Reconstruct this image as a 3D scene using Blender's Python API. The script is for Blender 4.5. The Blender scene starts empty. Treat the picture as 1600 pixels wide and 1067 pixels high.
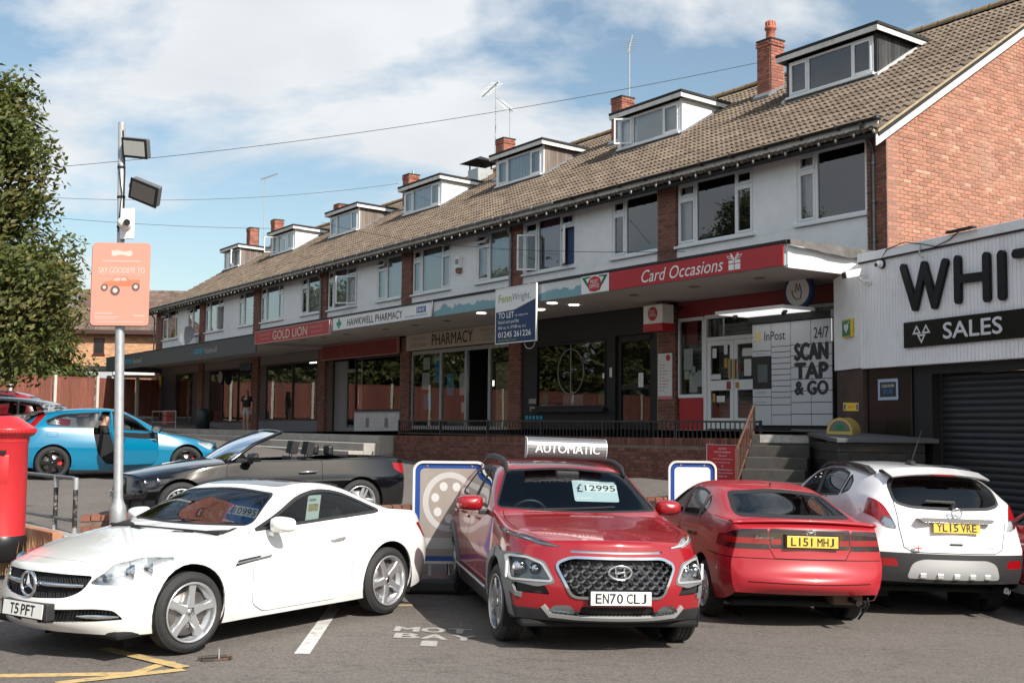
import bpy, bmesh, math, random
from math import radians as R, sin, cos, tan, pi, sqrt, atan2
from mathutils import Vector as V, Matrix as M
from mathutils.geometry import tessellate_polygon
random.seed(7)
S = bpy.context.scene
COL = S.collection

# ---------------------------------------------------------------- camera
EYE = 1.85
PITCH, ROLL = R(4.18), R(.55)
cd = bpy.data.cameras.new('camera'); cam = bpy.data.objects.new('camera', cd); COL.objects.link(cam)
cd.sensor_width = 36; cd.lens = 36 * 1800 / 1600; cd.clip_end = 3000; cd.clip_start = .05
_f = V((0, cos(PITCH), sin(PITCH))); _u = V((0, -sin(PITCH), cos(PITCH))); _x = V((1, 0, 0))
_X = _x * cos(ROLL) + _u * sin(ROLL); _U = _u * cos(ROLL) - _x * sin(ROLL)
cam.matrix_world = M(((_X.x, _U.x, -_f.x, 0), (_X.y, _U.y, -_f.y, 0), (_X.z, _U.z, -_f.z, EYE), (0, 0, 0, 1)))
S.camera = cam

# ---------------------------------------------------------------- sun, sky, exposure
SUN_EL = R(38); SUN_H = V((.61, -.792, 0)).normalized()      # towards the sun
sd = SUN_H * cos(SUN_EL) + V((0, 0, sin(SUN_EL)))
sl = bpy.data.lights.new('sun', 'SUN'); sl.energy = 4.2; sl.angle = R(.53); sl.color = (1, .95, .87)
so = bpy.data.objects.new('sun', sl); COL.objects.link(so); so.rotation_euler = sd.to_track_quat('Z', 'Y').to_euler()
so.location = (20, -20, 30)
W = bpy.data.worlds.new('World'); S.world = W; W.use_nodes = True
nt = W.node_tree; nt.nodes.clear()
def nd(t, ty, **k):
    n = t.nodes.new(ty)
    for a, b in k.items():
        if a.startswith('i_'): n.inputs[a[2:].replace('_', ' ')].default_value = b
        else: setattr(n, a, b)
    return n
sky = nd(nt, 'ShaderNodeTexSky', sky_type='NISHITA', sun_disc=False, sun_elevation=SUN_EL, sun_rotation=atan2(SUN_H.x, SUN_H.y),
         air_density=1.0, dust_density=1.6, ozone_density=1.2)
tc = nd(nt, 'ShaderNodeTexCoord'); sep = nd(nt, 'ShaderNodeSeparateXYZ'); nt.links.new(tc.outputs['Generated'], sep.inputs[0])
mx = nd(nt, 'ShaderNodeMath', operation='ADD'); mx.inputs[1].default_value = .22; nt.links.new(sep.outputs['Z'], mx.inputs[0])
mx2 = nd(nt, 'ShaderNodeMath', operation='MAXIMUM'); mx2.inputs[1].default_value = .12; nt.links.new(mx.outputs[0], mx2.inputs[0])
dv = nd(nt, 'ShaderNodeVectorMath', operation='DIVIDE'); nt.links.new(tc.outputs['Generated'], dv.inputs[0]); nt.links.new(mx2.outputs[0], dv.inputs[1])
mp = nd(nt, 'ShaderNodeMapping'); mp.inputs['Location'].default_value = (8.3, -2.4, .5); mp.inputs['Scale'].default_value = (1.0, 1.0, 1.5)
nt.links.new(dv.outputs[0], mp.inputs[0])
n1 = nd(nt, 'ShaderNodeTexNoise'); n1.inputs['Scale'].default_value = 1.25; n1.inputs['Detail'].default_value = 9; n1.inputs['Roughness'].default_value = .56
n1.inputs['Distortion'].default_value = .35
nt.links.new(mp.outputs[0], n1.inputs['Vector'])
cr = nd(nt, 'ShaderNodeValToRGB'); cr.color_ramp.elements[0].position = .46; cr.color_ramp.elements[1].position = .565
cr.color_ramp.elements[0].color = (0, 0, 0, 1); cr.color_ramp.elements[1].color = (.92, .92, .92, 1)
nt.links.new(n1.outputs['Fac'], cr.inputs[0])
n2 = nd(nt, 'ShaderNodeTexNoise'); n2.inputs['Scale'].default_value = 3.1; n2.inputs['Detail'].default_value = 6
nt.links.new(mp.outputs[0], n2.inputs['Vector'])
cc = nd(nt, 'ShaderNodeMixRGB'); cc.inputs[1].default_value = (3.9, 4.15, 4.45, 1); cc.inputs[2].default_value = (6.6, 6.65, 6.6, 1)
nt.links.new(n2.outputs['Fac'], cc.inputs[0])
mixc = nd(nt, 'ShaderNodeMixRGB'); nt.links.new(cr.outputs[0], mixc.inputs[0]); tint = nd(nt, 'ShaderNodeMixRGB', blend_type='MULTIPLY'); tint.inputs[0].default_value = 1; tint.inputs[2].default_value = (1.0, 1.0, .90, 1); nt.links.new(sky.outputs[0], tint.inputs[1]); nt.links.new(tint.outputs[0], mixc.inputs[1]); nt.links.new(cc.outputs[0], mixc.inputs[2])
bg = nd(nt, 'ShaderNodeBackground'); bg.inputs['Strength'].default_value = .112
nt.links.new(mixc.outputs[0], bg.inputs[0])
wo = nd(nt, 'ShaderNodeOutputWorld'); nt.links.new(bg.outputs[0], wo.inputs[0])
S.view_settings.view_transform = 'Standard'; S.view_settings.look = 'None'; S.view_settings.gamma = 1
S.view_settings.exposure = .55
try: S.view_settings.use_curve_mapping = False
except Exception: pass
S.render.engine = 'CYCLES'; S.cycles.max_bounces = 8; S.cycles.transparent_max_bounces = 16
S.cycles.use_denoising = True; S.cycles.caustics_reflective = False; S.cycles.caustics_refractive = False

# ---------------------------------------------------------------- materials
MATS = {}
def mat(name, col, rough=.6, metal=0, var=.0, scale=8, bump=0, bscale=60, spec=.5, island=0, coat=0, emit=None, estr=1, dirt=None, dscale=2.5, damt=.5, trans=0, backdark=False, objrand=0, stretch=None):
    if name in MATS: return MATS[name]
    m = bpy.data.materials.new(name); m.use_nodes = True; t = m.node_tree; b = t.nodes['Principled BSDF']
    c4 = (*col, 1); b.inputs['Base Color'].default_value = c4; b.inputs['Roughness'].default_value = rough; b.inputs['Metallic'].default_value = metal
    b.inputs['Specular IOR Level'].default_value = spec; b.inputs['Coat Weight'].default_value = coat; b.inputs['Coat Roughness'].default_value = .03
    src = None
    tcn = nd(t, 'ShaderNodeTexCoord'); vec = tcn.outputs['Object']
    if stretch:
        mpn = nd(t, 'ShaderNodeMapping'); mpn.inputs['Scale'].default_value = stretch; t.links.new(vec, mpn.inputs[0]); vec = mpn.outputs[0]
    def cur():
        nonlocal src
        if src is None:
            r = nd(t, 'ShaderNodeRGB'); r.outputs[0].default_value = c4; src = r.outputs[0]
        return src
    def bright(fac, lo, hi):
        nonlocal src
        mr = nd(t, 'ShaderNodeMapRange'); mr.inputs['To Min'].default_value = lo; mr.inputs['To Max'].default_value = hi
        t.links.new(fac, mr.inputs['Value'])
        h = nd(t, 'ShaderNodeHueSaturation'); t.links.new(cur(), h.inputs['Color']); t.links.new(mr.outputs[0], h.inputs['Value']); src = h.outputs[0]
    if island or objrand:
        g = nd(t, 'ShaderNodeNewGeometry'); oi = nd(t, 'ShaderNodeObjectInfo')
        ad = nd(t, 'ShaderNodeMath', operation='ADD'); t.links.new(g.outputs['Random Per Island'], ad.inputs[0]); t.links.new(oi.outputs['Random'], ad.inputs[1])
        fr = nd(t, 'ShaderNodeMath', operation='FRACT'); t.links.new(ad.outputs[0], fr.inputs[0])
        k = island or objrand
        bright(fr.outputs[0], 1 - k, 1 + k)
        m['rnd'] = 1
    if var:
        n = nd(t, 'ShaderNodeTexNoise'); n.inputs['Scale'].default_value = scale; n.inputs['Detail'].default_value = 7; n.inputs['Roughness'].default_value = .65
        t.links.new(vec, n.inputs['Vector']); mr = nd(t, 'ShaderNodeMapRange'); mr.inputs['From Min'].default_value = .3; mr.inputs['From Max'].default_value = .7
        t.links.new(n.outputs['Fac'], mr.inputs['Value']); bright(mr.outputs[0], 1 - var, 1 + var)
    if dirt:
        n = nd(t, 'ShaderNodeTexNoise'); n.inputs['Scale'].default_value = dscale; n.inputs['Detail'].default_value = 8; n.inputs['Roughness'].default_value = .7
        t.links.new(vec, n.inputs['Vector']); mr = nd(t, 'ShaderNodeMapRange'); mr.inputs['From Min'].default_value = .5; mr.inputs['From Max'].default_value = .72
        mr.inputs['To Max'].default_value = damt; t.links.new(n.outputs['Fac'], mr.inputs['Value'])
        mi = nd(t, 'ShaderNodeMixRGB'); t.links.new(mr.outputs[0], mi.inputs[0]); t.links.new(cur(), mi.inputs[1]); mi.inputs[2].default_value = (*dirt, 1); src = mi.outputs[0]
    if backdark:
        g = nd(t, 'ShaderNodeNewGeometry'); mi = nd(t, 'ShaderNodeMixRGB'); t.links.new(g.outputs['Backfacing'], mi.inputs[0]); t.links.new(cur(), mi.inputs[1])
        mi.inputs[2].default_value = (.012, .012, .013, 1); src = mi.outputs[0]
    if src is not None: t.links.new(src, b.inputs['Base Color'])
    if bump:
        n = nd(t, 'ShaderNodeTexNoise'); n.inputs['Scale'].default_value = bscale; n.inputs['Detail'].default_value = 6
        t.links.new(vec, n.inputs['Vector']); bp = nd(t, 'ShaderNodeBump'); bp.inputs['Strength'].default_value = bump; bp.inputs['Distance'].default_value = .01
        t.links.new(n.outputs['Fac'], bp.inputs['Height']); t.links.new(bp.outputs[0], b.inputs['Normal'])
    if emit: b.inputs['Emission Color'].default_value = (*emit, 1); b.inputs['Emission Strength'].default_value = estr
    if trans: b.inputs['Transmission Weight'].default_value = trans
    MATS[name] = m; return m
def glass(name, tint=(.8, .85, .85), refl=1.0, rough=0.0, wob=0):
    """thin pane: fresnel mix of a clear tinted pass and a mirror reflection"""
    if name in MATS: return MATS[name]
    m = bpy.data.materials.new(name); m.use_nodes = True; t = m.node_tree; t.nodes.clear()
    tr = nd(t, 'ShaderNodeBsdfTransparent'); tr.inputs[0].default_value = (*tint, 1)
    gl = nd(t, 'ShaderNodeBsdfGlossy'); gl.inputs['Roughness'].default_value = rough; gl.inputs[0].default_value = (.95, .97, 1, 1)
    fr = nd(t, 'ShaderNodeFresnel'); fr.inputs[0].default_value = 1.52
    mu = nd(t, 'ShaderNodeMath', operation='MULTIPLY'); mu.inputs[1].default_value = 1.75 * refl; mu.use_clamp = True
    t.links.new(fr.outputs[0], mu.inputs[0]); mi = nd(t, 'ShaderNodeMixShader'); t.links.new(mu.outputs[0], mi.inputs[0])
    t.links.new(tr.outputs[0], mi.inputs[1]); t.links.new(gl.outputs[0], mi.inputs[2]); o = nd(t, 'ShaderNodeOutputMaterial'); t.links.new(mi.outputs[0], o.inputs[0])
    if wob:
        tcn = nd(t, 'ShaderNodeTexCoord'); n = nd(t, 'ShaderNodeTexNoise'); n.inputs['Scale'].default_value = 1.3; n.inputs['Detail'].default_value = 1
        t.links.new(tcn.outputs['Object'], n.inputs['Vector']); bp = nd(t, 'ShaderNodeBump'); bp.inputs['Strength'].default_value = wob; bp.inputs['Distance'].default_value = .05
        t.links.new(n.outputs['Fac'], bp.inputs['Height']); t.links.new(bp.outputs[0], gl.inputs['Normal']); t.links.new(bp.outputs[0], fr.inputs['Normal'])
    MATS[name] = m; return m

# ---------------------------------------------------------------- mesh builder
def clean(me): 
    me.validate(); return me
class MB:
    def __init__(s): s.v = []; s.f = []; s.m = []; s.cm = 0; s.sm = []; s.smooth = False
    def add(s, vs, fs):
        o = len(s.v); s.v += [tuple(p) for p in vs]
        for f in fs: s.f.append(tuple(o + i for i in f)); s.m.append(s.cm); s.sm.append(s.smooth)
        return s
    def box(s, x0, x1, y0, y1, z0, z1, mtx=None):
        vs = [V((x, y, z)) for z in (z0, z1) for y in (y0, y1) for x in (x0, x1)]
        if mtx is not None: vs = [mtx @ v for v in vs]
        return s.add(vs, [(0, 2, 3, 1), (4, 5, 7, 6), (0, 1, 5, 4), (2, 6, 7, 3), (0, 4, 6, 2), (1, 3, 7, 5)])
    def prism(s, poly, a, b, plane='xz', mtx=None):
        """poly of 2D points extruded from a to b along the remaining axis"""
        def P(p, c):
            q = {'xz': (p[0], c, p[1]), 'xy': (p[0], p[1], c), 'yz': (c, p[0], p[1])}[plane]
            return mtx @ V(q) if mtx is not None else V(q)
        n = len(poly); vs = [P(p, a) for p in poly] + [P(p, b) for p in poly]
        fs = [(i, (i + 1) % n, n + (i + 1) % n, n + i) for i in range(n)]
        if n <= 4: fs += [tuple(range(n - 1, -1, -1)), tuple(range(n, 2 * n))]
        else:
            ts = tessellate_polygon([[V((p[0], p[1], 0)) for p in poly]])
            fs += [tuple(t) for t in ts] + [tuple(n + i for i in reversed(t)) for t in ts]
        return s.add(vs, fs)
    def quad(s, a, b, c, d): return s.add([a, b, c, d], [(0, 1, 2, 3)])
    def poly(s, pts):
        if len(pts) <= 4: return s.add(pts, [tuple(range(len(pts)))])
        ts = tessellate_polygon([[V(p) for p in pts]]); return s.add(pts, [tuple(t) for t in ts])
    def tube(s, path, r, n=8, closed=False, caps=True):
        path = [V(p) for p in path]; k = len(path); rs = r if isinstance(r, (list, tuple)) else [r] * k
        up = None; rings = []
        for i, p in enumerate(path):
            a = path[i - 1] if (i > 0 or closed) else path[i]; b = path[(i + 1) % k] if (i < k - 1 or closed) else path[i]
            d = (b - a).normalized()
            if up is None: up = d.orthogonal().normalized()
            up = (up - d * up.dot(d)); up = up.normalized() if up.length > 1e-6 else d.orthogonal().normalized()
            q = d.cross(up); rings.append([p + (up * cos(2 * pi * j / n) + q * sin(2 * pi * j / n)) * rs[i] for j in range(n)])
        vs = [v for g in rings for v in g]; fs = []
        for i in range(k if closed else k - 1):
            i2 = (i + 1) % k
            for j in range(n): fs.append((i * n + j, i * n + (j + 1) % n, i2 * n + (j + 1) % n, i2 * n + j))
        sv = s.smooth; s.smooth = n > 5
        s.add(vs, fs); s.smooth = sv
        if caps and not closed: s.add(rings[0], [tuple(range(n - 1, -1, -1))]); s.add(rings[-1], [tuple(range(n))])
        return s
    def cyl(s, p0, p1, r, n=12, r1=None): return s.tube([p0, p1], [r, r if r1 is None else r1], n)
    def lathe(s, prof, n=24, mtx=None, axis='z', smooth=True, a0=0, a1=2 * pi):
        """prof: (radius, height) pairs around an axis"""
        full = abs(a1 - a0 - 2 * pi) < 1e-6; k = n if full else n + 1; vs = []
        for rr, h in prof:
            for j in range(k):
                a = a0 + (a1 - a0) * j / n; c, d = rr * cos(a), rr * sin(a)
                q = V({'z': (c, d, h), 'y': (c, h, d), 'x': (h, c, d)}[axis]); vs.append(mtx @ q if mtx is not None else q)
        fs = []
        for i in range(len(prof) - 1):
            for j in range(n):
                j2 = (j + 1) % k if full else j + 1
                f = (i * k + j, i * k + j2, (i + 1) * k + j2, (i + 1) * k + j); fs.append(f if axis != 'y' else f[::-1])
        sv = s.smooth; s.smooth = smooth; s.add(vs, fs); s.smooth = sv; return s
    def mesh(s, name, mats):
        me = bpy.data.meshes.new(name); me.from_pydata(s.v, [], s.f)
        for m in (mats if isinstance(mats, (list, tuple)) else [mats]): me.materials.append(m)
        me.polygons.foreach_set('material_index', s.m); me.polygons.foreach_set('use_smooth', s.sm); me.update(); return me
    def build(s, name, mats, parent=None, bevel=0, seg=2, **k): return link(name, s.mesh(name, mats), parent, bevel, seg, **k)
def link(name, me, parent=None, bevel=0, seg=2, label=None, kind=None, loc=None):
    o = bpy.data.objects.new(name, me); COL.objects.link(o)
    if parent is not None: o.parent = parent
    if bevel:
        b = o.modifiers.new('bevel', 'BEVEL'); b.width = bevel; b.segments = seg; b.limit_method = 'ANGLE'; b.angle_limit = R(40)
    if label: o['label'] = label
    if kind: o['kind'] = kind
    if loc: o.location = loc
    return o
def tag(o, label, cat, group=None):
    o['label'] = label; o['category'] = cat
    if group: o['group'] = group
    return o
def thing(name, label, cat, mtx=None, group=None):
    o = bpy.data.objects.new(name, None); COL.objects.link(o); o.empty_display_size = .1
    if mtx is not None: o.matrix_world = mtx
    return tag(o, label, cat, group)
def struct(o): o['kind'] = 'structure'; return o
def frame(loc, xdir):
    """matrix with local X along xdir (horizontal) and Z up"""
    x = V((xdir[0], xdir[1], 0)).normalized(); y = V((-x.y, x.x, 0))
    return M(((x.x, y.x, 0, loc[0]), (x.y, y.y, 0, loc[1]), (0, 0, 1, loc[2]), (0, 0, 0, 1)))
def copy_tree(o, parent=None):
    c = o.copy(); COL.objects.link(c)
    if parent is not None: c.parent = parent; c.matrix_parent_inverse = o.matrix_parent_inverse.copy()
    for ch in list(o.children): copy_tree(ch, c)
    return c

# lettering: mesh text fitted to a width and height
_TX = {}
def text_geo(st, bold=0, shear=0):
    k = (st, bold, shear)
    if k in _TX: return _TX[k]
    cu = bpy.data.curves.new('lettering', 'FONT'); cu.body = st; cu.size = 1; cu.offset = bold; cu.shear = shear; cu.resolution_u = 3
    o = bpy.data.objects.new('lettering_source', cu); COL.objects.link(o); dg = bpy.context.evaluated_depsgraph_get()
    me = bpy.data.meshes.new_from_object(o.evaluated_get(dg)); vs = [v.co.copy() for v in me.vertices]; fs = [tuple(p.vertices) for p in me.polygons]
    bpy.data.objects.remove(o); bpy.data.curves.remove(cu); bpy.data.meshes.remove(me)
    x0 = min(v.x for v in vs); x1 = max(v.x for v in vs); y0 = min(v.y for v in vs); y1 = max(v.y for v in vs)
    _TX[k] = ([((v.x - x0) / (x1 - x0), (v.y - y0) / (y1 - y0)) for v in vs], fs, (x1 - x0) / (y1 - y0)); return _TX[k]
def text_into(mb, st, org, right, up, w, h, bold=0, shear=0, depth=0):
    """add st into the builder: lower left corner org, box w x h; w None keeps the aspect"""
    uv, fs, asp = text_geo(st, 0, shear); w = w or asp * h
    right = V(right); up = V(up); org = V(org); nrm = right.cross(up)
    if bold and not depth:
        b = bold * 1.3 * h; n_ = 0
        for dx, dy in ((-b, 0), (b, 0), (0, b * .7), (0, -b * .7), (b * .5, 0), (-b * .5, 0))[:6 if bold > .015 else 4]:
            n_ += 1; mb.add([org + right * (min(max(a * w + dx, -b), w + b)) + up * (q * h + dy) + nrm * (.00025 * n_) for a, q in uv], fs)
    vs = [org + right * (a * w) + up * (b * h) for a, b in uv]
    if depth:
        mb.add([v + nrm * depth for v in vs], fs)
        from collections import Counter
        ec = Counter()
        for f in fs:
            for i in range(len(f)): ec[tuple(sorted((f[i], f[(i + 1) % len(f)])))] += 1
        for f in fs:
            for i in range(len(f)):
                a, b = f[i], f[(i + 1) % len(f)]
                if ec[tuple(sorted((a, b)))] == 1: mb.add([vs[a], vs[b], vs[b] + nrm * depth, vs[a] + nrm * depth], [(0, 1, 2, 3)])
    else: mb.add(vs, fs)
    return w

# ---------------------------------------------------------------- common materials
RED = (.40, .018, .022)
white_paint = mat('white_render', (.86, .865, .86), .75, var=.06, scale=3, bump=.15, bscale=90, dirt=(.45, .44, .42), dscale=1.1, damt=.25)
upvc = mat('white_frame', (.78, .79, .80), .35, var=.03)
upvc_dirty = mat('weathered_white_board', (.70, .69, .66), .7, var=.08, scale=12, dirt=(.25, .23, .2), dscale=6, damt=.6)
brick_red = mat('red_brick', (.385, .175, .118), .85, island=.2, var=.10, scale=30, bump=.35, bscale=150, dirt=(.60, .46, .36), dscale=1.2, damt=.22)
brick_pale = mat('pale_brick', (.48, .27, .19), .85, island=.15, var=.1, scale=30, bump=.3, bscale=150)
brick_dark = mat('dark_red_brick', (.155, .058, .042), .8, island=.4, var=.2, scale=25, bump=.35, bscale=150)
mortar = mat('mortar', (.52, .40, .31), .9, var=.1, scale=20)
mortar_grey = mat('grey_mortar', (.25, .19, .16), .9, var=.15, scale=20)
tile_mat = mat('roof_tile', (.15, .114, .086), .92, island=.24, var=.3, scale=9, bump=.4, bscale=120, dirt=(.33, .27, .17), dscale=2.2, damt=.5)
ridge_mat = mat('ridge_tile', (.27, .19, .11), .9, island=.2, var=.3, scale=9, bump=.4, bscale=100, dirt=(.42, .30, .10), dscale=3, damt=.6)
felt = mat('roof_felt', (.028, .028, .03), .9, var=.25, scale=10)
black_paint = mat('black_paint', (.012, .012, .013), .35, var=.1)
black_matt = mat('black_matt', (.012, .012, .013), .75)
black_iron = mat('black_ironwork', (.02, .02, .022), .45, var=.2, scale=30, dirt=(.12, .06, .035), dscale=8, damt=.35)
lead = mat('lead_grey', (.19, .2, .21), .6, var=.2)
grey_pvc = mat('grey_plastic_pipe', (.27, .29, .31), .5, var=.1)
concrete = mat('concrete', (.36, .34, .31), .9, var=.15, scale=6, bump=.4, bscale=120, dirt=(.18, .17, .15), dscale=1.5, damt=.6)
concrete_dk = mat('shaded_stained_concrete', (.058, .054, .049), .92, var=.25, scale=5, bump=.5, bscale=100, dirt=(.06, .06, .055), dscale=2, damt=.7)  # stained concrete, its base colour darkened further to carry the shade on the steps
steel = mat('galvanised_steel', (.42, .44, .45), .5, metal=.55, var=.14, scale=14)
chrome = mat('chrome', (.75, .76, .78), .12, metal=1)
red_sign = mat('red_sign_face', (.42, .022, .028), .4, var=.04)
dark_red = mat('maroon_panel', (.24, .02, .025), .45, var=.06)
white_sign = mat('white_sign_face', (.80, .80, .79), .4, var=.03)
pane_win = glass('window_pane', (.82, .86, .86), 1.2, wob=.02)
pane_shop = glass('shop_pane', (.82, .85, .85), .8, wob=.012)
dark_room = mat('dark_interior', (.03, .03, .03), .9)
curtain = mat('net_curtain', (.62, .63, .64), .9, var=.05)
# ================================================================ ground
TH = R(33.9); OX, OY = 6.688, 20.3
D1 = V((-sin(TH), cos(TH), 0)); NW = V((-cos(TH), -sin(TH), 0))
TF = frame((OX, OY, 0), D1)                        # local: s along the parade, w outward, z up
def T(s, w, z=0, rot=0): return frame(tuple(V((OX, OY, 0)) + D1 * s + NW * w + V((0, 0, z))), (cos(rot) * D1.x + sin(rot) * NW.x, cos(rot) * D1.y + sin(rot) * NW.y))
def lerp_tab(tab, x):
    if x <= tab[0][0]: return tab[0][1]
    for (a, p), (b, q) in zip(tab, tab[1:]):
        if x <= b: return p + (q - p) * (x - a) / (b - a)
    return tab[-1][1]
ZL = [(12.6, 0), (13.6, .22), (16, .36), (18.5, .5), (21, .62), (25, .75), (31, .98), (36, 1.18), (42, 1.32), (50, 1.72), (54, 2.02), (60, 2.3)]
ZR = [(14.5, 0), (16.5, .25), (18.5, .66), (21, .86), (25, .95), (31, 1.05), (36, 1.18), (42, 1.32), (50, 1.72), (54, 2.02), (60, 2.3)]
def zg(x, y):
    k = min(max((x - .5) / 2.0, 0), 1); return lerp_tab(ZL, y) * (1 - k) + lerp_tab(ZR, y) * k - .03 * max(0, min(x, 9) + 1.2) * min(max((19 - y) / 3, 0), 1)

def asphalt(name, col, patch):
    m = mat(name, col, .88, var=.12, scale=1.1, bump=.55, bscale=170, dirt=patch, dscale=.55, damt=.55)
    t = m.node_tree; b = t.nodes['Principled BSDF']; l = b.inputs['Base Color'].links[0].from_socket
    tcn = nd(t, 'ShaderNodeTexCoord'); vo = nd(t, 'ShaderNodeTexVoronoi'); vo.inputs['Scale'].default_value = 70; t.links.new(tcn.outputs['Object'], vo.inputs['Vector'])
    mr = nd(t, 'ShaderNodeMapRange'); mr.inputs['To Min'].default_value = .62; mr.inputs['To Max'].default_value = 1.5
    t.links.new(vo.outputs['Color'], mr.inputs['Value']); h = nd(t, 'ShaderNodeHueSaturation'); t.links.new(l, h.inputs['Color']); t.links.new(mr.outputs[0], h.inputs['Value'])
    # long hairline cracks and tyre-polished streaks
    n = nd(t, 'ShaderNodeTexNoise'); n.inputs['Scale'].default_value = .9; n.inputs['Detail'].default_value = 9; n.inputs['Roughness'].default_value = .6
    mpn = nd(t, 'ShaderNodeMapping'); mpn.inputs['Scale'].default_value = (.35, 1.6, 1); t.links.new(tcn.outputs['Object'], mpn.inputs[0]); t.links.new(mpn.outputs[0], n.inputs['Vector'])
    sb = nd(t, 'ShaderNodeMath', operation='SUBTRACT'); sb.inputs[1].default_value = .5; t.links.new(n.outputs['Fac'], sb.inputs[0])
    ab = nd(t, 'ShaderNodeMath', operation='ABSOLUTE'); t.links.new(sb.outputs[0], ab.inputs[0])
    m2 = nd(t, 'ShaderNodeMapRange'); m2.inputs['From Max'].default_value = .006; m2.inputs['To Min'].default_value = .55; m2.inputs['To Max'].default_value = 1
    t.links.new(ab.outputs[0], m2.inputs['Value']); h2 = nd(t, 'ShaderNodeHueSaturation'); t.links.new(h.outputs[0], h2.inputs['Color']); t.links.new(m2.outputs[0], h2.inputs['Value'])
    n3 = nd(t, 'ShaderNodeTexNoise'); n3.inputs['Scale'].default_value = 1.7; n3.inputs['Detail'].default_value = 4; n3.inputs['Distortion'].default_value = .6; t.links.new(tcn.outputs['Object'], n3.inputs['Vector'])
    m3 = nd(t, 'ShaderNodeMapRange'); m3.inputs['From Min'].default_value = .66; m3.inputs['From Max'].default_value = .74; m3.inputs['To Min'].default_value = 1; m3.inputs['To Max'].default_value = .55; t.links.new(n3.outputs['Fac'], m3.inputs['Value'])
    h3 = nd(t, 'ShaderNodeHueSaturation'); t.links.new(h2.outputs[0], h3.inputs['Color']); t.links.new(m3.outputs[0], h3.inputs['Value'])
    v2 = nd(t, 'ShaderNodeTexVoronoi'); v2.inputs['Scale'].default_value = 26; t.links.new(tcn.outputs['Object'], v2.inputs['Vector']); m4 = nd(t, 'ShaderNodeMapRange'); m4.inputs['From Min'].default_value = .02; m4.inputs['From Max'].default_value = .06; m4.inputs['To Min'].default_value = 1.55; m4.inputs['To Max'].default_value = 1
    t.links.new(v2.outputs['Distance'], m4.inputs['Value']); h4 = nd(t, 'ShaderNodeHueSaturation'); t.links.new(h3.outputs[0], h4.inputs['Color']); t.links.new(m4.outputs[0], h4.inputs['Value'])
    t.links.new(h4.outputs[0], b.inputs['Base Color']); return m
asph = asphalt('car_park_asphalt', (.145, .128, .115), (.102, .091, .083))
ys = [-400, -60, -20, 0, 6, 10, 12.6, 13.6, 14.5, 16, 16.5, 17.5, 18.5, 20, 21, 25, 31, 36, 42, 50, 60, 120, 400, 2500]
xs = [-2500, -300, -60, -30, -15, -8, -4, -2, -1.2, 0, .5, 1, 1.5, 2, 2.5, 4, 6, 9, 15, 30, 60, 300, 2500]
mb = MB(); mb.smooth = False
mb.add([(x, y, zg(x, y)) for y in ys for x in xs], [(j * len(xs) + i, j * len(xs) + i + 1, (j + 1) * len(xs) + i + 1, (j + 1) * len(xs) + i) for j in range(len(ys) - 1) for i in range(len(xs) - 1)])
struct(mb.build('ground', asph))
line_white = mat('worn_white_paint', (.62, .61, .58), .8, var=.1, scale=20, dirt=(.14, .13, .125), dscale=9, damt=.85)
line_faded = mat('faded_white_paint', (.40, .39, .37), .8, var=.1, scale=20, dirt=(.15, .135, .125), dscale=7, damt=.9)
line_yellow = mat('worn_yellow_paint', (.56, .40, .17), .8, var=.1, scale=20, dirt=(.14, .12, .10), dscale=8, damt=.85)
def drape(o, z=.004):
    for v in o.data.vertices: v.co.z += zg(v.co.x, v.co.y)
    return struct(o)
def stripe(mb, a, b, w, z=.004):
    a = V(a); b = V(b); d = (b - a).normalized(); p = V((-d.y, d.x)) * w / 2
    mb.add([(*(a + p), z), (*(a - p), z), (*(b - p), z), (*(b + p), z)], [(0, 1, 2, 3)])
mb = MB(); stripe(mb, (-1.67, 9.45), (-1.78, 11.95), .125); drape(mb.build('bay_line_marking', line_white))
mb = MB(); stripe(mb, (-4.6, 8.42), (-2.72, 8.66), .12); stripe(mb, (-2.76, 8.69), (-2.62, 9.1), .10, .0045); stripe(mb, (-3.2, 8.3), (-2.44, 8.80), .11, .008); stripe(mb, (-2.45, 8.85), (-3.3, 9.55), .11, .012); stripe(mb, (-2.3, 11.9), (-1.0, 12.05), .08)
drape(mb.build('yellow_line_marking', line_yellow))
mb = MB()
for st, x, y, w in (('M', -1.03, 10.55, .2), ('O', -.79, 10.55, .2), ('T', -.55, 10.55, .2), ('B', -1.0, 10.22, .2), ('A', -.77, 10.22, .22), ('Y', -.5, 10.22, .2), ('1', -.74, 9.9, .11)):
    text_into(mb, st, (x, y, .004), (1, 0, 0), (0, 1, 0), w, .23, bold=.05)
drape(mb.build('bay_lettering_marking', line_faded))

# pavement deck in front of the shops
mb = MB()
n = 12
pts = [(0 + i * 4.2, 1.8 - max(0, i * 4.2 - 6) * .014) for i in range(n)]
for (s0, z0), (s1, z1) in zip(pts, pts[1:]):
    mb.add([(s0, -1.0, z0), (s1, -1.0, z1), (s1, 2.33, z1), (s0, 2.33, z0)], [(3, 2, 1, 0)])
o = struct(mb.build('pavement', mat('paving', (.2, .19, .18), .9, var=.15, scale=4, bump=.3))); o.matrix_world = TF
def deck(s): return 1.8 - max(0, s - 6) * .014

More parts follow.
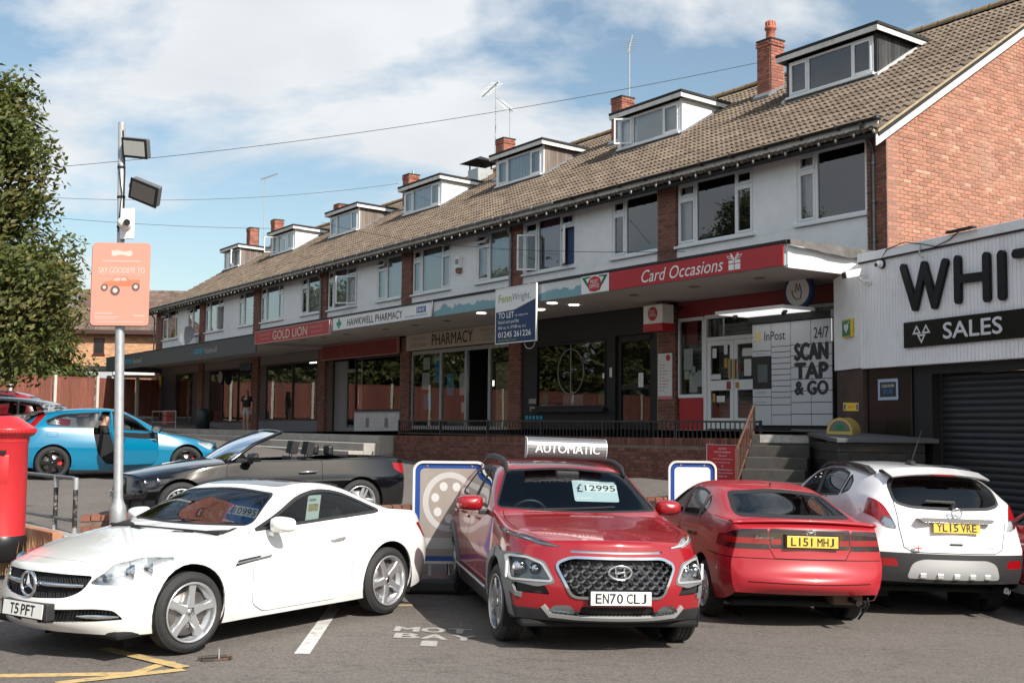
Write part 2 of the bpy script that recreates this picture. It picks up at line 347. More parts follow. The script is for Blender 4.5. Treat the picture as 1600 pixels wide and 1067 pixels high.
# ================================================================ brickwork helper
BV = {}
def brick_mesh(kind, m):
    k = (kind, m.name)
    if k not in BV:
        L = {'s': .215, 'h': .1025, 'q': .05}[kind]; b = MB()
        e = .004; x = L / 2; z = .0325; d = .012      # front face slightly pillowed, back open
        b.add([(-x, 0, -z), (x, 0, -z), (x, 0, z), (-x, 0, z), (-x + e, d, -z + e), (x - e, d, -z + e), (x - e, d, z - e), (-x + e, d, z - e)],
              [(4, 5, 6, 7)[::-1], (0, 1, 5, 4)[::-1], (1, 2, 6, 5)[::-1], (2, 3, 7, 6)[::-1], (3, 0, 4, 7)[::-1]])
        BV[k] = b.mesh('brick', m)
    return BV[k]
def brick_layout(width, height, bond='s', keep=None):
    """positions (u, v, kind) of bricks over a width x height field"""
    out = []; rows = int(height / .075)
    for r in range(rows):
        v = .0375 + r * .075; u = 0
        if bond == 's': seq = ['s'] ; u = -.1125 if r % 2 else 0
        else: seq = ['s', 'h']; u = -.16 if r % 2 else 0
        i = 0
        while u < width:
            k = seq[i % len(seq)]; i += 1; L = {'s': .215, 'h': .1025}[k] + .01
            a, b = max(u, 0), min(u + L - .01, width)
            if b - a > .04:
                kk = 's' if b - a > .2 else 'h' if b - a > .09 else 'q'
                LL = {'s': .215, 'h': .1025, 'q': .05}[kk]
                if kk != 's' and a == 0: a = b - LL
                out.append((a + LL / 2 if a else LL / 2, v, kk))
            u += L
    return [q for q in out if keep is None or keep(q[0], q[1])]
def bricks_joined(lay, P, mb):
    """P(u,v,d)->point"""
    for u, v, k in lay:
        L = {'s': .215, 'h': .1025, 'q': .05}[k] / 2; e = .004; z = .0325; d = .010 + random.uniform(-.003, .003)
        c = [P(u + a, v + b, 0) for a, b in ((-L, -z), (L, -z), (L, z), (-L, z))] + [P(u + a, v + b, d) for a, b in ((-L + e, -z + e), (L - e, -z + e), (L - e, z - e), (-L + e, z - e))]
        mb.add(c, [(4, 5, 6, 7), (0, 1, 5, 4), (1, 2, 6, 5), (2, 3, 7, 6), (3, 0, 4, 7)])
def brick_objects(lay, mtx, mats, parent):
    """mtx maps (u, depth, v) to the parent's space"""
    for u, v, k in lay:
        m = random.choice(mats)
        o = bpy.data.objects.new('brick', brick_mesh(k, m)); COL.objects.link(o); o.parent = parent
        o.matrix_local = mtx @ M.Translation((u, random.uniform(-.002, .002), v))

# ================================================================ the parade of shops
B = thing('shop_parade', 'long two storey brick parade of shops with a tiled roof and a row of dormers', 'building', TF)
EN = 43.3
PIERS = [(0, .44), (5.6, 6.2), (11.55, 12.1), (17.5, 18.1), (23.55, 24.1), (29.7, 30.35), (36.15, 36.8), (42.2, 42.9)]
UNITS = [(PIERS[i][1], PIERS[i + 1][0]) for i in range(7)]
DEPTH, RT, SL = 13.0, 6.5, .63                     # house depth, ridge distance, roof slope
def roofz(t): return 7.38 + SL * t
# gable wall facing the garage
gw = MB(); gp = [(0, 0), (-DEPTH, 0), (-DEPTH, roofz(0) - .12), (-RT, roofz(RT) - .14), (0, roofz(0) - .12)]
gw.prism(gp, .02, .3, 'yz'); g_o = gw.build('gable_wall', mortar, B)
def gkeep(u, v):
    z = v + 3.9; return z < roofz(min(u, DEPTH - u)) - .2
lay = brick_layout(DEPTH, 8.0, 's', gkeep)
camL = TF.inverted() @ V((0, 0, EYE))
def dist(u, v): return (V((0, -u, v + 3.9)) - camL).length + (8 if v + 3.9 < 4.7 else 0) + (6 if u > 4.6 else 0)
lay.sort(key=lambda q: dist(q[0], q[1]))
GM = M(((0, -1, 0, .02), (-1, 0, 0, 0), (0, 0, 1, 3.9), (0, 0, 0, 1)))    # u -> -w, depth -> -s
brick_objects(lay[:300], GM, [brick_red] * 24 + [brick_pale], g_o)
mb = MB(); mb2 = MB()
for q in lay[300:]: bricks_joined([q], lambda u, v, d: (.02 - d, -u, v + 3.9), mb2 if random.random() < .04 else mb)
mb.build('brick', brick_red, g_o, kind='stuff'); mb2.build('brick', brick_pale, g_o, kind='stuff')
# shell walls (behind windows, ends)
mb = MB(); mb.box(.3, EN - .02, -DEPTH, -DEPTH + .25, 1, 7.3); mb.box(EN - .25, EN, -DEPTH, -.02, 1, 7.3); mb.prism([(0, 7.3), (-RT, roofz(RT) - .15), (-DEPTH, 7.3)], EN - .25, EN, 'yz')
mb.box(.3, EN - .3, -3.2, -3.0, 1.5, 7.2); mb.build('rear_wall', brick_red, B)
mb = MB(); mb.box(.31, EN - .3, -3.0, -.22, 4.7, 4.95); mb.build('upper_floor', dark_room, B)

# ---- piers
for i, (a, b) in enumerate(PIERS):
    for z0, z1 in ((1.5, 4.5), (4.95, 7.2)):
        pm = MB(); pm.box(a + .012, b - .012, -.3, .03, z0, z1); p = pm.build('brick_pier', mortar_grey if i else mortar_grey, B)
        bm_ = MB(); w = b - a
        fl = brick_layout(w - .0, z1 - z0, 's'); bricks_joined(fl, lambda u, v, d: (a + u, .03 + d, z0 + v), bm_)
        if i: bricks_joined(brick_layout(.14, z1 - z0, 's'), lambda u, v, d: (a + .012 - d, .03 - u, z0 + v), bm_)
        bm_.build('brick', mat('pier_brick', (.21, .085, .06), .85, island=.3, var=.15, scale=30, bump=.35, bscale=150), p, kind='stuff')

# ---- first-floor walls
Z0, Z1, HEAD = 5.78, 7.15, 7.22
def wall_panel(s0, s1, z0, z1): return MB().box(s0, s1, -.2, -.02, z0, z1).build('rendered_wall', white_paint, B)
def window(s0, s1, z0, z1, w, lights, parent=B, curt=None, sill=True, name='window', room=True, dormer=False):
    """frame with fixed lights P, casements C (O = open), F = fanlight over a casement"""
    fr = MB(); d0, d1, t = w - .06, w, .055
    fr.box(s0, s1, d0, d1, z0, z0 + t); fr.box(s0, s1, d0, d1, z1 - t, z1); fr.box(s0, s0 + t, d0, d1, z0 + t, z1 - t); fr.box(s1 - t, s1, d0, d1, z0 + t, z1 - t)
    xs_ = [s0]; tot = sum(l[0] for l in lights)
    for l in lights: xs_.append(xs_[-1] + (s1 - s0) * l[0] / tot)
    for x in xs_[1:-1]: fr.box(x - .03, x + .03, d0, d1, z0 + t, z1 - t)
    todo = []
    for (fr_, ty), a, b in zip(lights, xs_, xs_[1:]):
        a2 = a + (t if a == s0 else .03); b2 = b - (t if b == s1 else .03)
        if 'F' in ty:
            zt = z1 - t - .30 * (z1 - z0) / 1.37; fr.box(a2, b2, d0, d1, zt - .03, zt + .03)
            todo.append((a2, b2, z0 + t, zt - .03, ty.replace('F', '').replace('T', ''), 1)); todo.append((a2, b2, zt + .03, z1 - t, 'T' if 'T' in ty else 'C', 0))
        else: todo.append((a2, b2, z0 + t, z1 - t, ty, 0))
    f = fr.build(name, upvc, parent, bevel=.006)
    for a, b, c, d, ty, _ in todo:
        if ty == 'P': MB().add([(a, w - .03, c), (b, w - .03, c), (b, w - .03, d), (a, w - .03, d)], [(3, 2, 1, 0)]).build('pane', pane_win, f); continue
        sm = MB(); k = .045
        # built about its hinge, then turned
        W_, H_ = b - a, d - c
        def ring(mb):
            mb.box(0, W_, -.04, .02, 0, k); mb.box(0, W_, -.04, .02, H_ - k, H_); mb.box(0, k, -.04, .02, k, H_ - k); mb.box(W_ - k, W_, -.04, .02, k, H_ - k)
        ring(sm); sa = sm.build('sash', upvc, f, bevel=.004)
        pn = MB().add([(k, -.01, k), (W_ - k, -.01, k), (W_ - k, -.01, H_ - k), (k, -.01, H_ - k)], [(3, 2, 1, 0)]).build('pane', pane_win, f)
        m = M.Translation((a, w, c))
        if ty == 'T': m = M.Translation((a, w, d)) @ M.Rotation(R(32), 4, 'X') @ M.Translation((0, 0, -H_))
        if ty == 'O': m = M.Translation((a, w + .01, c)) @ M.Rotation(R(48), 4, 'Z')
        if ty == 'Q': m = M.Translation((b, w + .01, c)) @ M.Rotation(R(-30), 4, 'Z') @ M.Translation((-W_, 0, 0))
        sa.matrix_local = m; pn.matrix_local = m
    if sill: MB().box(s0 - .05, s1 + .05, w - .02, w + .09, z0 - .06, z0 - .002).build('sill', upvc, f, bevel=.008)
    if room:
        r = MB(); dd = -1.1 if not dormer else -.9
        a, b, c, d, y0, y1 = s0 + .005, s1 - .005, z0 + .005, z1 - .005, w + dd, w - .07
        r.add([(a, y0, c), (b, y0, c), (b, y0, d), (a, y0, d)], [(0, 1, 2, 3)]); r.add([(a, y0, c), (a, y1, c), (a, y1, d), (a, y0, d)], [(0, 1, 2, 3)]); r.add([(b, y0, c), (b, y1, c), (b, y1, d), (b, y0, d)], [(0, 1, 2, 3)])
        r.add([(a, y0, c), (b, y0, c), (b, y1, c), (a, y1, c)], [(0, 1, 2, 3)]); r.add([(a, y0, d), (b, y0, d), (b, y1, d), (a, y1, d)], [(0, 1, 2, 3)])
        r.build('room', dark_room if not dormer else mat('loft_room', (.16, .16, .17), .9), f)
    for ca, cb, cm in (curt or []):
        cu = MB(); cu.smooth = True; n_ = max(4, int((cb - ca) / .02)); vs = []
        for i in range(n_ + 1):
            x = ca + (cb - ca) * i / n_; y = w - .13 + .022 * sin(x * 46 + 2 * sin(x * 7)); vs += [(x, y, z0 + .02), (x, y, z1 - .02)]
        cu.add(vs, [(2 * i, 2 * i + 2, 2 * i + 3, 2 * i + 1) for i in range(n_)]); cu.build('curtain', cm, f)
    return f
pinkc = mat('pink_curtain', (.34, .16, .24), .9, var=.1); bluec = mat('blue_curtain', (.10, .16, .30), .9)
winA = {0: [(.40, 'FC'), (1, 'P')], 1: [(.42, 'FC'), (1, 'P')], 2: [(.6, 'FCT'), (1, 'P')], 3: [(.62, 'FCT'), (1, 'P')], 4: [(.5, 'FC'), (1, 'P')], 5: [(.5, 'FC'), (1, 'P')], 6: [(.6, 'FCT'), (.9, 'P')]}
winB = {0: [(.6, 'FC'), (1.25, 'P'), (.55, 'FC')], 1: [(.62, 'FO'), (1, 'P'), (.62, 'FQ')], 2: [(.5, 'FC'), (1.1, 'P'), (.5, 'FC')], 3: [(.45, 'FC'), (1., 'P'), (.8, 'FO')], 4: [(.5, 'FC'), (1.1, 'P'), (.5, 'FC')], 5: [(.55, 'FC'), (1, 'P'), (.6, 'FQ')], 6: [(.6, 'FCT'), (1, 'P'), (.4, 'FC')]}
for k, (u0, u1) in enumerate(UNITS):
    a0, a1, b0, b1 = u0 + .05, u0 + 1.72, u1 - 2.3, u1 - .02
    if k == 1: a0, a1, b0, b1 = 6.22, 7.85, 9.3, 11.5
    cA = cB = None
    if k in (2, 3, 4, 5): cA = [(a0 + .06, a1 - .06, curtain)]; cB = [(b0 + .06, b1 - .06, curtain)]
    if k == 1: cB = [(b0 + .55, b1 - .62, pinkc), (b0 + .06, b0 + .5, bluec)]
    if k == 0: cB = [(b1 - .32, b1 - .07, curtain)]; cA = [(a1 - .3, a1 - .07, curtain)]
    # lights run away from the camera along +s, so the far light is last
    window(a0, a1, Z0, Z1, -.04, winA[k][::-1], curt=cA); window(b0, b1, Z0, Z1, -.04, winB[k][::-1] if k != 0 else winB[k][::-1], curt=cB)
    wall_panel(u0 + .002, u1 - .002, 4.95, Z0 - .07); wall_panel(u0 + .002, u1 - .002, Z1 + .002, HEAD)
    for s0, s1 in ((u0 + .002, a0 - .002), (a1 + .002, b0 - .002), (b1 + .002, u1 - .002)):
        if s1 - s0 > .02: wall_panel(s0, s1, Z0 - .068, Z1)
# window stickers / lights in unit 1, satellite dish, alarm box
# ---- eaves
mb = MB(); mb.box(-.05, EN, -.02, .30, 7.22, 7.25); mb.build('soffit', upvc_dirty, B)
mb = MB(); mb.box(-.05, EN, .30, .325, 7.16, 7.36); mb.build('fascia_board', upvc_dirty, B)
def gutter(s0, s1, m):
    g = MB(); prof = [(.055 * cos(a), .055 * sin(a)) for a in [pi + i * pi / 8 for i in range(9)]]
    vs = [(s, .385 + p, 7.36 + q) for s in (s0, s1) for p, q in prof]; n_ = 9
    g.smooth = True; g.add(vs, [(i, i + 1, n_ + i + 1, n_ + i) for i in range(n_ - 1)])
    for s in [s0 + j * .9 for j in range(int((s1 - s0) / .9) + 1)]: g.box(s, s + .06, .325, .445, 7.295, 7.375)
    return g.build('gutter', m, B)
gutter(-.12, 9.6, mat('black_gutter', (.02, .02, .022), .4, var=.2)); gutter(9.602, EN + .1, grey_pvc)
def downpipe(s, m, zb, w=.09):
    d = MB(); d.tube([(s, .385, 7.32), (s, .385, 7.2), (s, w + .1, 7.02), (s, w, 6.9), (s, w, zb)], .036, 10)
    for z in (6.6, 5.9, 5.2): d.cyl((s, w, z), (s, w, z + .05), .046, 10); d.box(s - .07, s + .07, .03, w - .02, z + .01, z + .04)
    return d.build('downpipe', m, B)
downpipe(.27, mat('black_pipe', (.03, .033, .038), .35, var=.3), 4.4); downpipe(11.98, grey_pvc, 4.95); downpipe(23.9, grey_pvc, 4.95); downpipe(EN - .1, grey_pvc, 4.9)
# ---- roof tiles
TWD, GA = .30, .335
slope_len = sqrt(1 + SL * SL); upv = V((0, -1, SL)) / slope_len; nrm = V((0, SL, 1)).normalized()
ct = []
for i in range(9):
    u = -TWD / 2 + TWD * i / 8; h = .045 * max(0, cos((i % 4) / 4 * 2 * pi - pi)) if i not in (0, 4, 8) else 0
    ct.append((u, .05 * (.5 - .5 * cos(2 * pi * (i % 4) / 4))))
def tile_geo(mb):
    lo = [V((u, 0, 0)) + nrm * (h + .048) for u, h in ct]; hi = [V((u, 0, 0)) + upv * (GA + .06) + nrm * (h + .006) for u, h in ct]; bo = [V((u, 0, 0)) + nrm * (.0 + h * .7 + .012) for u, h in ct]
    n_ = len(ct); return lo + hi + bo, [(i, i + 1, n_ + i + 1, n_ + i) for i in range(n_ - 1)] + [(2 * n_ + i, 2 * n_ + i + 1, i + 1, i) for i in range(n_ - 1)]
tv, tf = tile_geo(None); tmb = MB(); tmb.add(tv, tf); tile_me = tmb.mesh('roof_tile', tile_mat)
DORM = [(2.75, 5.45), (8.97, 11.72), (15.2, 17.95), (21.35, 24.2), (27.8, 30.6), (34.1, 36.9), (40.8, 43.15)]
DT, DB = 3.3, 5.05
pos = []
rows = int(RT * slope_len / GA) + 1
for r in range(rows):
    t = r * GA / slope_len - .40
    if t > RT - .1: break
    for c in range(int(EN / TWD) + 1):
        s = .02 + c * TWD
        if s > EN + .1: continue
        if any(a + .1 < s < b - .1 and DT + .1 < t < DB - .3 for a, b in DORM): continue
        pos.append((s, -t, roofz(t) - .03))
camT = TF.inverted() @ V((0, 0, EYE)); pos.sort(key=lambda p: (V(p) - camT).length)
roof = MB().prism([(.38, roofz(-.38) - .05), (-RT, roofz(RT) - .05), (-RT, roofz(RT) - .12), (.34, roofz(-.38) - .12)], -.1, EN + .1, 'yz').build('roof', felt, B)
for p in pos[:300]:
    o = bpy.data.objects.new('roof_tile', tile_me); COL.objects.link(o); o.parent = roof; o.location = V(p) + nrm * random.uniform(-.003, .005)
mb = MB()
for p in pos[300:]:
    j = nrm * random.uniform(-.003, .005); mb.add([v + V(p) + j for v in tv], tf)
mb.build('roof_tile', tile_mat, roof, kind='stuff')
MB().add([(-.1, -RT, roofz(RT)), (EN + .1, -RT, roofz(RT)), (EN + .1, -DEPTH - .4, roofz(-.4)), (-.1, -DEPTH - .4, roofz(-.4))], [(0, 1, 2, 3)]).build('rear_roof_slope', tile_mat, B)
rm = MB(); rm.lathe([(.13, 0), (.125, .44)], 10, axis='x', a0=-.2, a1=pi + .2); rme = rm.mesh('ridge_tile', ridge_mat)
for i in range(int(EN / .45) + 1):
    o = bpy.data.objects.new('ridge_tile', rme); COL.objects.link(o); o.parent = roof; o.location = (-.1 + i * .45, -RT, roofz(RT) - .03 + random.uniform(-.004, .004))
# verge: bargeboard and mortar bed
vb = MB(); vb.prism([(.40, roofz(-.4) - .05), (-RT, roofz(RT) - .05), (-RT, roofz(RT) - .29), (.40, roofz(-.4) - .29)], -.075, -.05, 'yz'); vb.build('bargeboard', upvc_dirty, B)
vb = MB(); vb.prism([(.42, roofz(-.42) + .0), (-RT, roofz(RT) + .0), (-RT, roofz(RT) - .05), (.42, roofz(-.42) - .05)], -.14, -.05, 'yz'); vb.build('verge', mat('verge_mortar', (.36, .29, .19), .9, var=.2, scale=8, bump=.5), B)
# ---- dormers
cheek = {'black': mat('black_stained_boards', (.035, .036, .037), .6, island=.5, var=.3, scale=6, dirt=(.15, .14, .13), dscale=5, damt=.5, stretch=(1, 1, .2)), 'white': white_sign, 'wood': mat('weathered_timber', (.20, .16, .135), .85, island=.25, var=.25, scale=9, stretch=(1, 1, .12), dirt=(.1, .09, .085), dscale=3, damt=.4)}
DK = ['black', 'white', 'wood', 'white', 'wood', 'white', 'wood']
DW = [[(.5, 'C'), (1, 'P'), (.5, 'C')]] * 7
for k, (a, b) in enumerate(DORM):
    ty = DK[k]; zb, zt = roofz(DT) - .02, 10.55
    d = MB(); d.box(a + .06, b - .06, -DB, -DT - .10, zb - .4, zt - .08)
    dm = d.build('dormer', felt if ty == 'black' else upvc, B)
    # cheeks
    ck = MB(); nb = 15
    def cheek_board(sx, t0, t1):
        z00, z01 = roofz(t0) + .03, roofz(t1) + .03
        zz0, zz1 = zt - .1 - (t0 - DT) * .02, zt - .1 - (t1 - DT) * .02
        if z01 > zz1: z01 = zz1 - .001
        sgn = -1 if sx < (a + b) / 2 else 1
        if zz0 - z00 > .01: ck.prism([(-t0, z00), (-t1 + .006, z01), (-t1 + .006, zz1), (-t0, zz0)], sx + sgn * .002, sx + sgn * (.02 + random.uniform(0, .004)), 'yz')
    for sx in (a + .06, b - .06):
        ck = MB()
        if ty == 'white':
            for t0, t1 in ((DT, DB - .12),): cheek_board(sx, t0 + .03, t1)
        else:
            for i in range(nb): cheek_board(sx, DT + .03 + (DB - .15 - DT) * i / nb, DT + .03 + (DB - .15 - DT) * (i + 1) / nb)
        ck.build('dormer_cheek', cheek[ty], dm, kind=None if ty == 'white' else 'stuff')
    pass
    # roof slab with fascia
    MB().prism([(-DT + .20, zt + .0), (-DB - .12, zt - .08), (-DB - .12, zt + .0), (-DT + .20, zt + .075)], a - .13, b + .13, 'yz').build('dormer_roof', felt, dm, bevel=.01)
    MB().prism([(-DT + .165, zt - .12), (-DT + .165, zt - .002), (-DT + .19, zt - .004), (-DT + .19, zt - .12)], a - .11, b + .11, 'yz').build('dormer_fascia', upvc_dirty, dm)
    for sx in (a - .105, b + .085):
        vg = MB(); vg.prism([(-DT + .16, zt - .12), (-DB - .05, zt - .19), (-DB - .05, zt - .085), (-DT + .16, zt - .005)], sx, sx + .02, 'yz')
        vg.build('dormer_bargeboard', upvc_dirty if k < 3 else upvc, dm)
    lights = [(.5, 'C'), (1.1, 'P'), (.5, 'C')]
    if k == 1: lights = [(.55, 'C'), (1.1, 'P'), (.5, 'O')]
    if k == 5: lights = [(.5, 'C'), (.8, 'P'), (.5, 'O')]
    if k == 6: lights = [(.7, 'Q'), (.5, 'P'), (.6, 'P')]
    ct_ = [(a + .2, b - .2, curtain)] if k in (2, 3, 4) else None
    window(a + .14, b - .14, zb + .13, zt - .15, -DT + .02, lights, parent=dm, curt=ct_, dormer=True)
    for x0_, x1_ in ((a + .05, a + .138), (b - .138, b - .05)): MB().box(x0_, x1_, -DT - .1, -DT + .01, zb - .05, zt - .1).build('corner_post', cheek['black'] if ty == 'black' else upvc, dm)
    MB().prism([(-DT + .03, zb + .06), (-DT + .16, zb - .045), (-DT + .16, zb - .075), (-DT - .02, zb + .02)], a - .05, b + .05, 'yz').build('lead_apron', lead, dm)
    for sx in (a - .03, b - .06):
        fl = MB(); fl.prism([(-DT + .1, roofz(DT) - .02), (-DB + .1, roofz(DB) - .06), (-DB + .1, roofz(DB) + .03), (-DT + .1, roofz(DT) + .05)], sx, sx + .09, 'yz')
        fl.build('lead_flashing', lead if k else mat('white_flashing', (.55, .55, .54), .7, var=.2, scale=15), dm)
# ---- chimneys
pot_m = mat('terracotta', (.42, .13, .085), .7, var=.12, scale=12)
for k, (s1, zt) in enumerate([(7.5, 11.72), (13.45, 11.62), (19.8, 11.66), (26.5, 11.6), (32.8, 11.4), (40.0, 11.75), (43.25, 11.8)]):
    s0 = s1 - .48; t0, t1 = 4.5, 4.98
    c = MB(); c.box(s0, s1, -t1, -t0, 9.6, zt); ch = c.build('chimney', mortar_grey, B)
    bk = MB(); h = zt - 9.6 - .08
    bricks_joined(brick_layout(.48, h), lambda u, v, d: (s1 - u, -t0 + d, 9.6 + v), bk); bricks_joined(brick_layout(.48, h), lambda u, v, d: (s0 - d, -t0 - u, 9.6 + v), bk)
    # oversailing courses
    bricks_joined(brick_layout(.52, .16), lambda u, v, d: (s1 + .02 - u, -t0 + .022 + d, zt - .16 + v), bk); bricks_joined(brick_layout(.5, .16), lambda u, v, d: (s0 - .022 - d, -t0 + .02 - u, zt - .16 + v), bk)
    bk.build('brick', mat('chimney_brick', (.34, .125, .085), .85, island=.3, var=.15, scale=30, bump=.3, bscale=150), ch, kind='stuff')
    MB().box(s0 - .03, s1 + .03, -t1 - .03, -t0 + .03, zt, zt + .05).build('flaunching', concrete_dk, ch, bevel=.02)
    MB().prism([(-t0 + .14, roofz(t0) - .03), (-t1 - .1, roofz(t1) + .05), (-t1 - .1, roofz(t1) + .12), (-t0 + .02, roofz(t0) + .16), (-t0 + .14, roofz(t0) + .03)], s0 - .035, s1 + .035, 'yz').build('lead_flashing', lead, ch)
    if k == 0:
        p = MB(); p.lathe([(.0, .0), (.125, 0), (.12, .06), (.115, .28), (.15, .30), (.15, .36), (.125, .38), (.125, .5), (.10, .52), (.09, .3)], 18, M.Translation((s0 + .24, -4.74, zt + .04)))
        for i in range(10): a = 2 * pi * i / 10; p.box(-.012, .012, .12, .135, .40, .50, M.Translation((s0 + .24, -4.74, zt + .04)) @ M.Rotation(a, 4, 'Z'))
        p.build('chimney_pot', pot_m, ch)
    if k == 3: MB().cyl((s0 + .2, -4.8, zt), (s0 + .2, -4.8, zt + .22), .05).build('flue_pipe', steel, ch)
# kitchen extractor flue behind dormer
fx = MB(); fx.box(21.9, 22.6, -5.75, -5.1, 10.0, 11.2); fo = fx.build('extractor_flue', mat('flue_metal', (.45, .47, .47), .45, metal=.5, var=.15), B)
fc = MB(); fc.add([(21.65, -6.0, 11.45), (22.85, -6.0, 11.45), (22.85, -4.85, 11.45), (21.65, -4.85, 11.45), (22.25, -5.42, 11.72)], [(0, 1, 4), (1, 2, 4), (2, 3, 4), (3, 0, 4), (3, 2, 1, 0)])
for x in (21.95, 22.55):
    for y in (-5.7, -5.15): fc.box(x - .02, x + .02, y - .02, y + .02, 11.19, 11.47)
fc.build('cowl', black_matt, fo)
# ---- canopy
CW = 2.6
soff_m = mat('canopy_soffit', (.50, .455, .42), .8, var=.05, scale=2)
mb = MB(); mb.box(.07, 23.4, 0.001, CW - .03, 4.55, 4.9); mb.box(23.402, 42.1, .001, CW - .03, 4.45, 4.8); cn = mb.build('canopy', soff_m, B)
mb = MB(); mb.box(.0, 23.42, .001, CW + .03, 4.902, 4.96); mb.box(23.422, 42.15, .001, CW + .03, 4.802, 4.84); mb.build('canopy_felt', felt, cn, bevel=.01)
# tattered felt flap over the end panel
fp = MB(); fv = []
for i in range(13):
    w = CW - 2.5 * i / 12; fv += [(-.06 - .015 * (i % 3), w, 4.955), (-.075 - .01 * ((i * 7) % 4), w, 4.80 + (.055 if i < 4 else 0) - .03 * ((i * 5) % 4) / 3)]
fp.add(fv, [(2 * i, 2 * i + 1, 2 * i + 3, 2 * i + 2) for i in range(12)] + []); fp.add([(.0, CW + .02, 4.957), (.0, 0.1, 4.957), (-.06, .1, 4.955), (-.06, CW, 4.955)], [(0, 1, 2, 3)])
fp.build('torn_felt', mat('old_felt', (.12, .11, .105), .95, var=.3, scale=5, bump=.8, bscale=25), cn)
MB().box(.03, .068, .02, CW - .04, 4.53, 4.9).build('end_panel', mat('end_panel_white', (.72, .76, .77), .6, var=.04, scale=3), cn)
MB().box(.02, .07, .02, CW - .04, 4.5, 4.545).build('end_trim', white_sign, cn)
# recessed soffit lights
for s in (1.5, 3.2, 5.0, 7.3, 8.6, 10.2, 12.5, 14.2, 15.9, 18.4, 20.0, 21.6):
    on = s in (7.3, 8.6, 10.2)
    for w in ((1.7,) if not on else (1.5, 2.1)):
        MB().lathe([(.0, .0), (.085, 0), (.085, -.012), (.11, -.014), (.11, .01)], 14, M.Translation((s, w, 4.548))).build('downlight', mat('lit_downlight', (.9, .88, .8), .5, emit=(1, .93, .8), estr=6) if on else mat('unlit_downlight', (.2, .18, .16), .5), cn)
# fascia: bare painted section with peeling teal
pt = mat('peeling_teal_paint', (.62, .64, .64), .75); tt = pt.node_tree; bb = tt.nodes['Principled BSDF']
tcn = nd(tt, 'ShaderNodeTexCoord'); sp = nd(tt, 'ShaderNodeSeparateXYZ'); tt.links.new(tcn.outputs['Object'], sp.inputs[0])
nn_ = nd(tt, 'ShaderNodeTexNoise'); nn_.inputs['Scale'].default_value = 2.2; nn_.inputs['Detail'].default_value = 8; nn_.inputs['Roughness'].default_value = .6; tt.links.new(tcn.outputs['Object'], nn_.inputs['Vector'])
ma = nd(tt, 'ShaderNodeMath', operation='MULTIPLY_ADD'); ma.inputs[1].default_value = -1.6; ma.inputs[2].default_value = 1.6 * 4.74 + .0; tt.links.new(sp.outputs['Z'], ma.inputs[0])
ad_ = nd(tt, 'ShaderNodeMath', operation='ADD'); tt.links.new(ma.outputs[0], ad_.inputs[0]); tt.links.new(nn_.outputs['Fac'], ad_.inputs[1])
gt = nd(tt, 'ShaderNodeMapRange'); gt.inputs['From Min'].default_value = .50; gt.inputs['From Max'].default_value = .53; tt.links.new(ad_.outputs[0], gt.inputs['Value'])
mi_ = nd(tt, 'ShaderNodeMixRGB'); mi_.inputs[1].default_value = (.63, .65, .66, 1); mi_.inputs[2].default_value = (.20, .36, .40, 1); tt.links.new(gt.outputs[0], mi_.inputs[0]); tt.links.new(mi_.outputs[0], bb.inputs['Base Color'])
MB().box(.07, 23.4, CW - .03, CW, 4.53, 4.9).build('fascia_panel', pt, cn)
coop_m = mat('dark_grey_fascia', (.06, .068, .07), .55, var=.08)
MB().box(23.405, 42.1, CW - .03, CW + .01, 4.2, 4.83).build('fascia_panel', coop_m, cn); MB().box(42.06, 42.1, 0, CW - .03, 4.2, 4.8).build('end_panel', coop_m, cn)
# ================================================================ shop fronts (parts of the parade)
def TR(s, w, z, extra=0): return T(s, w, z, pi + extra)          # sign frame: x to the right as read, -y outwards, z up
def let(parent, st, x, z, w, h, m, y=-.003, bold=0, shear=0, depth=0, name='lettering', center=False):
    mb = MB()
    if center:
        ww = w or text_geo(st, bold, shear)[2] * h; x = x - ww / 2; w = ww
    text_into(mb, st, (x, y, z), (1, 0, 0), (0, 0, 1), w, h, bold, shear, depth); return mb.build(name, m, parent)
def sign(name, label, mtx, w, h, t, face, cat='sign', edge=None, rim=0, group=None):
    th = thing(name, label, cat, mtx, group)
    MB().box(0, w, -t, 0, 0, h).build('panel', face, th, bevel=.004)
    if rim:
        b = MB(); y0, y1 = -t - .012, .002
        b.box(-rim, 0, y0, y1, -rim, h + rim); b.box(w, w + rim, y0, y1, -rim, h + rim); b.box(0, w, y0, y1, -rim, 0); b.box(0, w, y0, y1, h, h + rim); b.build('frame', edge or upvc, th)
    return th
def disc(parent, x, z, r, m, y=-.004, n=28, name='roundel', sx=1, d=.004):
    return MB().prism([(x + r * sx * cos(2 * pi * i / n), z + r * sin(2 * pi * i / n)) for i in range(n)], y - d, y, 'xz').build(name, m, parent)
blackink = mat('black_ink', (.012, .012, .013), .5); whiteink = mat('white_ink', (.78, .78, .77), .5); redink = mat('red_ink', (.50, .02, .03), .5)
greenink = mat('green_ink', (.0, .14, .075), .5); blueink = mat('blue_ink', (.012, .09, .30), .5); navy = mat('navy_board', (.008, .035, .11), .45, var=.04)
greyink = mat('grey_ink', (.25, .25, .26), .5); paper = mat('paper', (.70, .70, .68), .7); tealink = mat('teal_ink', (.01, .22, .22), .5)
lime = mat('lime_ink', (.38, .46, .04), .5); yellowink = mat('yellow_ink', (.70, .48, .02), .5); cream = mat('cream_board', (.50, .44, .36), .6, var=.05); skyb = mat('light_blue_ink', (.03, .30, .52), .5)
goldink = mat('cream_letter', (.62, .55, .42), .45); coop_blue = mat('pale_blue_ink', (.03, .36, .55), .5)
GB = deck
